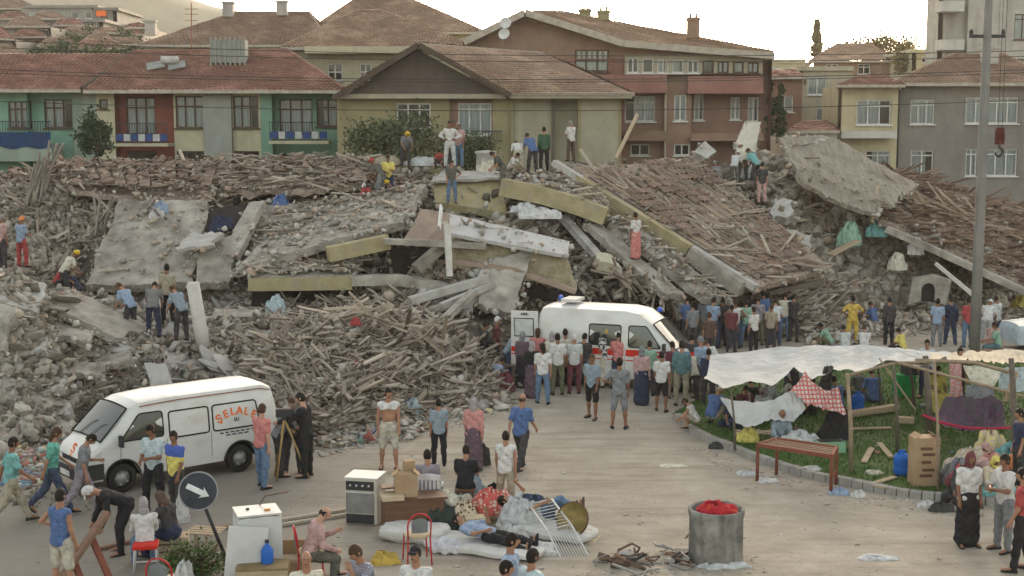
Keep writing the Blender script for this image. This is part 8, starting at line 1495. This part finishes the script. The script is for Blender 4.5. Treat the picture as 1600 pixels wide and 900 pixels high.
# ------------------------------------------------------------ lawn, kerb and shelters on the right
KP = [(1052, 655), (1068, 672), (1100, 690), (1180, 722), (1250, 745), (1330, 762), (1400, 776), (1480, 786), (1560, 792), (1660, 796)]
KW = [G(*p) for p in KP]; cl = []
for i in range(len(KW)-1):
    for t in np.linspace(0, 1, 5)[:-1]: cl.append(KW[i].lerp(KW[i+1], t))
cl.append(KW[-1])
kb = MB(); m = kb
prev = None; stones = []
kroot = empty('kerb', KW[3], 0); tag(kroot, kind='structure')
m_kerb = M('kerb_stone', [(.2, .195, .175), (.3, .29, .265)], scale=3, bump=.5)
for i in range(len(cl)-1):
    a, b = cl[i], cl[i+1]; d = (b-a); nrm = Vector((-d.y, d.x, 0)).normalized(); nrm = -nrm if nrm.y < 0 else nrm; d.normalize(); g = d*.012
    m = MB(); z = .15+random.uniform(-.012, .012); m.hexa([a+g+Vector((0, 0, -.05)), b-g+Vector((0, 0, -.05)), b-g+nrm*.2+Vector((0, 0, -.05)), a+g+nrm*.2+Vector((0, 0, -.05)), a+g+nrm*.02+Vector((0, 0, z)), b-g+nrm*.02+Vector((0, 0, z)), b-g+nrm*.2+Vector((0, 0, z)), a+g+nrm*.2+Vector((0, 0, z))])
    off(m.build('kerb_stone', m_kerb, kroot), KW[3])
back = [G(1700, 560), G(1400, 566), G(1200, 590), G(1090, 628)]
lawn = MB(); pl = [p+Vector((0.0, .18, .1)) for p in KW]+[p+Vector((0, 0, .1)) for p in back]
lawn.add(pl, [tuple(range(len(pl)))]); m_lawn = M('lawn_soil', [(.035, .07, .018), (.055, .10, .025), (.09, .11, .04)], scale=1.4, bump=.6, bscale=30); lawn.build('lawn', m_lawn, kind='structure')
plx = np.array([(p.x, p.y) for p in pl]); n = 26000; q = sample_poly([tuple(p) for p in plx], n); hgt = RNG.uniform(.03, .10, n)*(.5+vnoise(q[:, 0]*2, q[:, 1]*2, 9)+.5); an = RNG.uniform(0, 6.28, n); dx = np.cos(an)*.012; dy = np.sin(an)*.012; lx = RNG.normal(0, .03, n); ly = RNG.normal(0, .03, n)
gv = np.stack([np.stack([q[:, 0]-dx, q[:, 1]-dy, np.full(n, .1)], -1), np.stack([q[:, 0]+dx, q[:, 1]+dy, np.full(n, .1)], -1), np.stack([q[:, 0]+lx, q[:, 1]+ly, .1+hgt], -1)], 1).reshape(-1, 3)
o = inst('grass', npmesh('grass', gv, np.arange(n*3).reshape(n, 3), M('grass_blades', [(.03, .075, .015), (.05, .11, .022), (.08, .14, .035), (.12, .14, .05)], rnd=True, scale=3, bump=0))); tag(o, 'short green grass of the trodden lawn', 'grass', None, 'stuff')
m_pole = M('rough_pole', [(.2, .15, .1), (.3, .24, .17)], scale=6, bump=.4); m_poled = M('dark_pole_wood', [(.09, .075, .06), (.15, .125, .1)], scale=6, bump=.4); m_tarp = M('white_tarpaulin', [(.36, .36, .345), (.47, .47, .455)], scale=2.2, bump=.8, bscale=4, rough=.8, bdist=.12, spec=.1)
def tarp(name, label, front, backp, mat, nu=60, nv=16, sag=.25, sup=(0, .25, .5, .75, 1), ripple=.03, cat='tarpaulin'):
    F_ = [P(*p) for p in front]; B2 = [P(*p) for p in backp]
    def along(L, u): t = u*(len(L)-1); i = min(int(t), len(L)-2); return L[i].lerp(L[i+1], t-i)
    def f(u, v):
        a, b = along(F_, u), along(B2, u); p = a.lerp(b, v); s_ = min(abs(u-x) for x in sup)*2*(len(sup)-1)
        p.z -= sag*math.sin(math.pi*v)*.6+sag*.35*min(1, s_)*(1-v*.6); q_ = u*u*1.3+.4*u; p.z += ripple*(math.sin(q_*41+v*4+2*math.sin(u*9))*(1-v*.4)+1.1*abs(math.sin(q_*23+v*5))+.6*math.sin(u*97+v*9)*(1-v)+.6*math.sin(v*14+u*17)); p.y += ripple*1.5*math.cos(q_*31+v*7); return p
    m = MB(); m.grid(f, nu, nv); return m.build(name, mat, smooth=True, label=label, cat=cat)
tarp('white_tarpaulin', 'big white tarpaulin stretched as a shelter roof over the lawn', [(1100, 592, 30.6), (1128, 600, 30.6), (1165, 597, 30.8), (1205, 596, 31), (1240, 572, 31.2), (1268, 592, 31), (1300, 572, 31.4), (1340, 580, 31.4), (1384, 564, 31.8), (1440, 562, 32), (1478, 558, 32.2)], [(1110, 556, 34.4), (1140, 550, 34.4), (1180, 547, 34.4), (1220, 541, 34.4), (1260, 540, 34.4), (1300, 540, 34.4), (1335, 537, 34.4), (1370, 541, 34.6), (1410, 545, 34.8), (1450, 547, 35), (1485, 549, 35)], m_tarp, 90, 18, .3, (0, .22, .47, .68, .8, 1), .018)
tarp('hanging_sheet', 'white sheet hanging as a sagging half circle below the tarpaulin', [(1128, 628, 30.3), (1150, 662, 30.2), (1175, 668, 30.2), (1205, 655, 30.2), (1240, 660, 30.2), (1258, 640, 30.4)], [(1126, 622, 30.5), (1150, 626, 30.6), (1180, 630, 30.6), (1210, 624, 30.7), (1235, 612, 30.8), (1248, 598, 30.9)], m_tarp, 30, 10, .04, (0, 1), .02, 'sheet')
tarp('plaid_blanket', 'red and white plaid blanket hanging from the tarpaulin front', [(1236, 612, 30.6), (1262, 632, 30.3), (1290, 640, 30.2), (1322, 650, 30.2)], [(1258, 582, 30.9), (1275, 604, 30.7), (1296, 612, 30.6), (1310, 604, 30.6)], cloth((.5, .47, .43), 'plaid'), 24, 10, .05, (0, 1), .03, 'blanket')
tarp('black_sheet', 'black cloth hung to the ground under the plaid blanket', [(1272, 690, 30.4), (1296, 692, 30.4), (1326, 690, 30.4)], [(1298, 636, 30.7), (1310, 634, 30.7), (1326, 640, 30.6)], cloth(PAL['bk']), 16, 10, .02, (0, 1), .03, 'sheet')
tarp('dark_curtain', 'dark curtain hanging under the middle of the tarpaulin', [(1276, 612, 32), (1286, 614, 32), (1298, 616, 32)], [(1288, 574, 32), (1294, 572, 32), (1302, 572, 32)], cloth(PAL['dk']), 10, 8, .02, (0, 1), .02, 'curtain')
tarp('red_rug', 'pinkish patterned rug spread on the lawn behind the red table', [(1140, 706, 30.4), (1180, 712, 30.2), (1230, 712, 30.2)], [(1150, 672, 31.8), (1190, 672, 31.8), (1250, 672, 31.8)], cloth((.35, .2, .16), 'flower'), 16, 8, .02, (0, 1), .015, 'rug')
tarp('purple_blanket', 'purple and red patterned blanket slung like a hammock in the right shelter', [(1442, 648, 29.4), (1470, 658, 29.2), (1500, 664, 29.1), (1540, 668, 29), (1580, 668, 29)], [(1478, 622, 30.6), (1500, 618, 30.6), (1525, 620, 30.6), (1550, 618, 30.6), (1566, 628, 30.4)], cloth((.085, .035, .07), 'camo'), 30, 12, .42, (0, 1), .03, 'blanket')
m = MB(); m.tube([P(1441, 648, 29.35), P(1470, 660, 29.15), P(1505, 668, 29.05), P(1545, 670, 28.95), P(1582, 668, 28.95)], .035, 6); m.build('blanket_hem', M('crimson_hem', (.3, .03, .06)), label='crimson rolled hem along the purple blanket', cat='hem')
tarp('cream_sheet', 'cream sheet hanging in a swag from the right shelter beam', [(1518, 600, 31.6), (1535, 620, 31.4), (1556, 600, 31.4)], [(1505, 572, 31.8), (1535, 572, 31.8), (1568, 574, 31.8)], cloth(PAL['cr']), 16, 10, .06, (0, 1), .02, 'sheet')
tarp('white_shirt_line', 'white cloth hanging from the shelter beam left of the cream sheet', [(1484, 625, 31.6), (1494, 628, 31.6), (1504, 622, 31.6)], [(1484, 566, 31.7), (1494, 566, 31.7), (1502, 568, 31.7)], cloth(PAL['lw'], 'print'), 10, 10, .02, (0, 1), .02, 'cloth')
tarp('blue_sheet', 'pale blue sheet hanging at the right edge of the shelter', [(1560, 614, 32), (1580, 612, 32), (1625, 612, 32)], [(1560, 576, 32), (1585, 574, 32), (1625, 574, 32)], cloth(PAL['lt']), 14, 8, .02, (0, 1), .02, 'sheet')
tarp('grey_blanket_sheet', 'dark grey blanket hanging behind the purple blanket', [(1502, 640, 31.2), (1530, 645, 31.2), (1556, 640, 31.2)], [(1512, 604, 31.4), (1530, 600, 31.4), (1552, 606, 31.4)], cloth(PAL['gy']), 12, 8, .02, (0, 1), .03, 'blanket')
tarp('roof_boards_cloth', 'tattered pale cloth and boards on the roof of the right shelter', [(1440, 566, 32.2), (1500, 566, 32), (1560, 566, 32), (1625, 570, 32)], [(1448, 553, 35), (1500, 552, 35), (1560, 548, 35), (1625, 548, 35)], cloth((.44, .42, .37), 'flower'), 40, 10, .1, (0, .5, 1), .04, 'cloth')
for i, (px, py, pyt, Yt, mt, r_, lab) in enumerate([(1148, 704, 608, None, m_poled, .03, 'thin dark pole under the left end of the tarpaulin'), (1176, 692, 612, None, m_poled, .022, 'second thin pole behind the hanging white sheet'), (1330, 740, 584, None, m_pole, .05, 'rough pale pole standing on the lawn beside the blue jug'), (1402, 706, 570, None, m_poled, .045, 'dark grey pole in the middle of the lawn'),
     (1452, 690, 556, None, m_poled, .09, 'thick timber post at the left of the right shelter'), (1466, 768, 566, None, m_pole, .035, 'slim pole beside the cardboard box'), (1586, 740, 560, None, m_poled, .08, 'thick dark post near the right edge of the shelter'), (1376, 640, 560, None, m_poled, .03, 'thin dark pole behind the broad man in blue'), (1428, 640, 574, None, m_poled, .05, 'post half hidden behind the thick timber post'), (1534, 640, 572, None, m_poled, .05, 'rear post behind the cream sheet'), (1304, 690, 640, None, m_poled, .02, 'short stick holding the black cloth'), (1188, 640, 556, None, m_poled, .03, 'rear pole inside the tarpaulin shelter')]):
    a = G(px, py, .08); b = P(px-6, pyt, a.y); m = MB(); m.tube([a, a.lerp(b, .5)+Vector((.03, 0, 0)), b], [r_, r_*.9, r_*.75], 8); m.build('tent_pole', mt, smooth=True, label=lab, cat='pole', group='shelter poles')
for (pts_, r_, lab) in [([(1322, 587, 30), (1400, 567, 30.2), (1490, 564, 30.4)], .035, 'long horizontal rail from the pale pole to the right shelter'), ([(1400, 566, 30), (1500, 592, 29.6), (1620, 625, 29.2)], .035, 'rail sloping down right across the shelter front'), ([(1430, 563, 30.4), (1520, 566, 30.3), (1590, 585, 30)], .045, 'thick rail at the top of the right shelter'), ([(1374, 560, 31), (1402, 600, 30.6), (1430, 640, 30)], .02, 'thin diagonal brace right of the broad man'), ([(1588, 582, 29.8), (1570, 628, 29.4)], .06, 'broad pale brace at the right shelter post')]:
    m = MB(); m.tube([P(*p) for p in pts_], r_, 7); m.build('shelter_rail', m_pole, smooth=True, label=lab, cat='rail', group='shelter rails')
# red table
tl = G(1183, 750); tc = [G(1183, 752), G(1298, 772), G(1306, 757), G(1213, 742)]; ct = sum(tc, Vector())/4; ta = empty('red_table', ct, 0, 'long red brown table frame with slatted top standing at the kerb', 'table'); zt_ = .78
for c in tc: tb('leg', ta, [c-ct, c-ct+Vector((0, 0, zt_))], .035, m_redbr, 6)
for i in range(4): m = MB(); m.bar(tc[i]-ct+Vector((0, 0, zt_)), tc[(i+1) % 4]-ct+Vector((0, 0, zt_)), .06, .08); m.build('table_rail', m_redbr, ta)
for k in range(1, 5): t = k/5; m = MB(); m.bar(tc[0].lerp(tc[3], t)-ct+Vector((0, 0, zt_+.01)), tc[1].lerp(tc[2], t)-ct+Vector((0, 0, zt_+.01)), .055, .025); m.build('table_slat', m_brush, ta)
m = MB(); m.bar(tc[1]-ct+Vector((0, 0, .3)), tc[2]-ct+Vector((0, 0, .3)), .04, .05); m.build('stretcher', m_redbr, ta)
def jug(label, px, py, z=.1):
    j = thing('blue_jug', label, G(px, py, z), 12, 'jug'); mb_ = M('blue_jug_plastic', (.02, .11, .42), rough=.4, bump=.05); m = MB(); m.lathe([(.13, 0), (.165, .03), (.165, .17), (.155, .19), (.165, .21), (.165, .38), (.13, .45), (.05, .48), (.05, .52)], 16); m.build('jug_body', mb_, j, True); tb('handle', j, [(-.1, 0, .44), (-.06, 0, .53), (.06, 0, .53), (.1, 0, .44)], .016, mb_)
jug('bright blue plastic jug on the lawn left of the broad man in blue', 1340, 644); jug('bright blue plastic jug standing beside the printed cardboard box', 1408, 742)
pb = thing('printed_carton', 'tall printed cardboard box standing on the lawn right of the blue jug', G(1442, 756, .1), 4, 'carton'); bx('carton', pb, (0, 0, .5), (.52, .38, 1.0), m_card); 
for k, z in enumerate((.78, .66, .5, .34, .22)): bx('print_mark', pb, (.03 if k % 2 else -.02, -.195, z), (.26 if k != 2 else .2, .006, .06), M('carton_print', (.12, .07, .045), bump=0))
for s in (-1, 1): bx('box_flap', pb, (s*.2, 0, 1.02), (.16, .36, .012), m_card, Euler((0, s*.7, 0)).to_matrix())
for (a, b, lab) in (((1322, 648), (1400, 636), 'thick pale board the broad man in blue sits on'), ((1330, 670), (1392, 668), 'pale board lying behind the middle lawn pole'), ((1350, 722), (1362, 700), 'short white board lying left on the lawn'), ((1374, 692), (1392, 714), 'short white board lying right on the lawn'), ((1362, 756), (1398, 745), 'thin pale stick near the kerb'), ((1400, 655), (1428, 657), 'pale board beside the thick timber post'), ((1345, 752), (1385, 762), 'flat pale board next to the kerb litter')):
    m = MB(); th_ = .14 if 'thick' in lab else .03; m.bar(G(*a, .12+th_/2), G(*b, .12+th_/2), .22 if 'thick' in lab else .13, th_); m.build('lawn_board', m_plank, label=lab, cat='board')
gc = thing('green_crate', 'pale green plastic crate on the lawn behind the red table', G(1296, 706, .1), 8, 'crate'); bx('crate_box', gc, (0, 0, .13), (.62, .36, .26), M('pale_green_plastic', (.2, .36, .22), bump=0)); bx('crate_inside_shade', gc, (0, 0, .262), (.56, .3, .01), m_dark)  # thin dark sheet on the solid crate paints its shaded inside
gc = thing('green_barrel_box', 'bright green box standing behind the middle pole', G(1412, 618, .1), 5, 'box'); bx('box_body', gc, (0, 0, .3), (.5, .4, .6), M('bright_green', (.02, .22, .06), bump=0)); bx('box_lid', gc, (.15, 0, .72), (.4, .4, .25), m_blkpl)
bz = thing('brown_seat_box', 'long brown wooden box the mint shirted man sits on', P(1552, 566, 42.6), 4, 'box'); bx('box_body', bz, (0, 0, .2), (1.4, .5, .42), m_deskw)
for i, (px, py, d, cn, lab) in enumerate([(1168, 742, (.5, .3, .07), 'lw', 'white crumpled paper at the kerb below the hanging sheet'), (1198, 752, (.45, .3, .06), 'wh', 'flattened white plastic bag left of the red table'), (1120, 700, (.4, .3, .1), 'dk', 'dark rag at the kerb corner near the squatting boy'), (1312, 772, (.4, .25, .1), 'lb', 'pale blue bag lying at the kerb right of the red table'), (1342, 776, (.3, .2, .1), 'wh', 'white scrap lying at the kerb under the lawn pole'), (1268, 735, (.4, .25, .08), 'wh', 'white paper lying on the lawn under the red table'), (1366, 740, (.35, .3, .06), 'cr', 'pale paper lying on the lawn near the jug'), (1050, 728, (.6, .3, .02), 'cr', 'flat white paper sheet lying on the open road'), (1470, 798, (.5, .3, .12), 'dk', 'dark rubbish at the kerb before the stout woman'), (1450, 792, (.4, .25, .09), 'wh', 'white litter at the kerb below the cardboard box'), (1520, 745, (1.1, .7, .45), 'wh', 'white and pink bedding heap behind the stout woman'), (1578, 742, (.9, .6, .5), 'tq', 'turquoise cloth heap at the right shelter'), (1500, 758, (.8, .6, .4), 'gy', 'grey clothing heap left behind the stout woman'), (1545, 732, (.8, .5, .6), 'yw', 'yellow patterned cloth heap under the purple blanket'), (1370, 872, (.7, .35, .03), 'lw', 'torn pale paper lying on the road in the lower right'), (1250, 700, (.9, .4, .3), 'lw', 'pale bundle beside the old man'), (1170, 690, (.5, .3, .25), 'yw', 'yellow bundle on the rug')]):
    heap('ground_litter' if d[2] < .2 else 'cloth_bundle', lab, G(px, py, .1 if py < 760 and px > 1150 and i not in (0, 1, 3) else 0), d, cloth(PAL[cn], 'flower' if cn in ('yw', 'wh') and d[2] > .3 else None), 20+i, cat='litter' if d[2] < .2 else 'bundle')
# colourful bundles on the rubble
for i, (px, py, Yb, d, cn, lab) in enumerate([(845, 335, 47.9, (1.5, .9, .28), 'wh', 'white torn curtain caught on the beams below the ochre beam'), (820, 326, 48.2, (.9, .6, .25), 'lw', 'pale cloth hanging left of the torn white curtain'), (438, 318, 50, (.7, .5, .4), 'bl', 'bright blue cloth on the rubble left of the rescuers'), (625, 305, 49.6, (.5, .3, .3), 'ob', 'orange bag beside the squatting rescuer'), (345, 352, 47.2, (.9, .5, .4), 'nv', 'dark blue clothes hanging in the dark hole'), (245, 340, 47.8, (.6, .4, .4), 'wh', 'white cloth above the left smooth slab'), (252, 326, 48, (.5, .4, .3), 'lb', 'light blue cloth above the white one'), (432, 478, 42.3, (.6, .4, .4), 'lt', 'pale blue curtain hanging out of the dark opening'), (1373, 360, 54.2, (.9, .5, .5), 'tq', 'turquoise bundle on the right rubble'), (1328, 370, 53.4, (.9, .6, .7), 'mint', 'pale green bundle standing on the right rubble'), (555, 503, 37, (.3, .25, .16), 'rd', 'small red cloth in the timber heap'), (560, 572, 35, (.35, .25, .16), 'rd', 'red rag lower in the timber heap'), (530, 590, 34.6, (.5, .3, .3), 'tl', 'dark green bag in the timber heap'), (645, 650, 34, (.7, .5, .5), 'lt', 'pale blue plastic sheet at the foot of the timber heap'), (790, 600, 37.4, (.6, .4, .4), 'mr', 'dark red cloth at the end of the timber heap'), (1432, 388, 53, (.6, .5, .5), 'wh', 'white round bundle on the right rubble'), (1402, 412, 52.6, (.7, .5, .5), 'cr', 'cream bundle below the white one on the right rubble'), (1600, 478, 55, (1.2, .8, .5), 'yw', 'heap of clothes behind the crowd at the right edge'), (1555, 470, 55, (1, .8, .5), 'cr', 'pale goods heap behind the crowd right of the pole'), (760, 262, 51.6, (.7, .6, .5), 'cr', 'pale sack beside the pale coping slab'), (1163, 268, 55, (.8, .5, .5), 'lw', 'pale bundle at the rescuers feet on the right crest'), (605, 252, 52.6, (1.2, .6, .25), 'kh', 'pinkish clothes on the crest before the bush'), (660, 254, 52.8, (1.4, .6, .25), 'lw', 'pale papers and clothes on the crest beside the bush')]):
    heap('torn_cloth', lab, P(px, py, Yb)-Vector((0, 0, d[2]*.5)), d, cloth(PAL[cn]), 60+i, cat='cloth')
wt = thing('water_cistern', 'pale round cistern standing on the crest right of the man in white', P(759, 270, 51.8), 0, 'cistern'); m = MB(); m.lathe([(.36, 0), (.38, .1), (.36, .7), (.42, .74), (.42, .82), (.1, .86)], 18); m.build('cistern_body', m_conc_l, wt, True)
# small stones and litter on the road
for (poly, n, s0, s1, mat, kind, lab) in (([(400, 690), (900, 620), (1080, 660), (1400, 790), (1600, 830), (1600, 900), (0, 900), (0, 760), (380, 760)], 3000, .01, .034, m_chunkw, 'chunk', 'loose grit and small stones on the road'), ([(430, 700), (800, 640), (1060, 660), (1400, 800), (1590, 860), (1500, 900), (500, 900)], 170, .04, .16, m_chunkw, 'slabbit', 'small pale scraps trodden into the road'), ([(0, 735), (60, 720), (170, 770), (170, 800), (0, 790)], 260, .03, .16, m_chunk, 'chunk', 'grit by the left rubble foot'),
      ([(1080, 690), (1180, 728), (1330, 768), (1500, 795), (1600, 800), (1600, 815), (1480, 806), (1320, 785), (1170, 750), (1080, 715)], 700, .02, .16, m_chunkw, 'slabbit', 'litter and crumbs along the kerb'), ([(480, 690), (700, 645), (800, 618), (820, 640), (720, 668), (500, 715)], 1500, .03, .22, m_chunkw, 'slabbit', 'pale crumbs spilling from the timber heap'), ([(1150, 660), (1600, 600), (1600, 780), (1350, 745)], 260, .04, .2, m_junk, 'scrap', 'small household litter on the lawn'), ([(0, 700), (80, 680), (110, 720), (60, 760), (0, 770)], 500, .08, .4, m_junk, 'scrap', 'coloured household rubbish at the rubble foot on the left edge'), ([(940, 860), (1180, 870), (1200, 898), (900, 900)], 260, .03, .14, m_chunkw, 'slabbit', 'crumbs around the drum')):
    q = sample_poly(poly, n); pz = .1 if 'lawn' in lab else 0
    pos = np.array([tuple(G(a, b, pz)) for a, b in q]); sz = sizes(kind, n, s0, s1); pos[:, 2] += sz[:, 2]*.25; o = batch('road_grit', kind, pos, sz, rotm(RNG.uniform(0, 6, n), RNG.normal(0, .2, n), RNG.normal(0, .2, n)), mat, RNG.integers(0, len(POOL[kind]), n)); tag(o, lab, 'litter', None, 'stuff')
# fillers: timber between heap and ambulance
# ------------------------------------------------------------ evening haze
m_haze = bpy.data.materials.new('evening_haze'); m_haze.use_nodes = True; n = m_haze.node_tree.nodes; n.clear()
o = n.new('ShaderNodeOutputMaterial'); v = n.new('ShaderNodeVolumePrincipled'); v.inputs['Color'].default_value = (.95, .92, .86, 1); v.inputs['Density'].default_value = .0002; v.inputs['Anisotropy'].default_value = .3
m_haze.node_tree.links.new(v.outputs[0], o.inputs['Volume'])
m = MB(); m.box((0, 575, 39.5), (2800, 1500, 81)); m.build('haze', m_haze, kind='stuff')
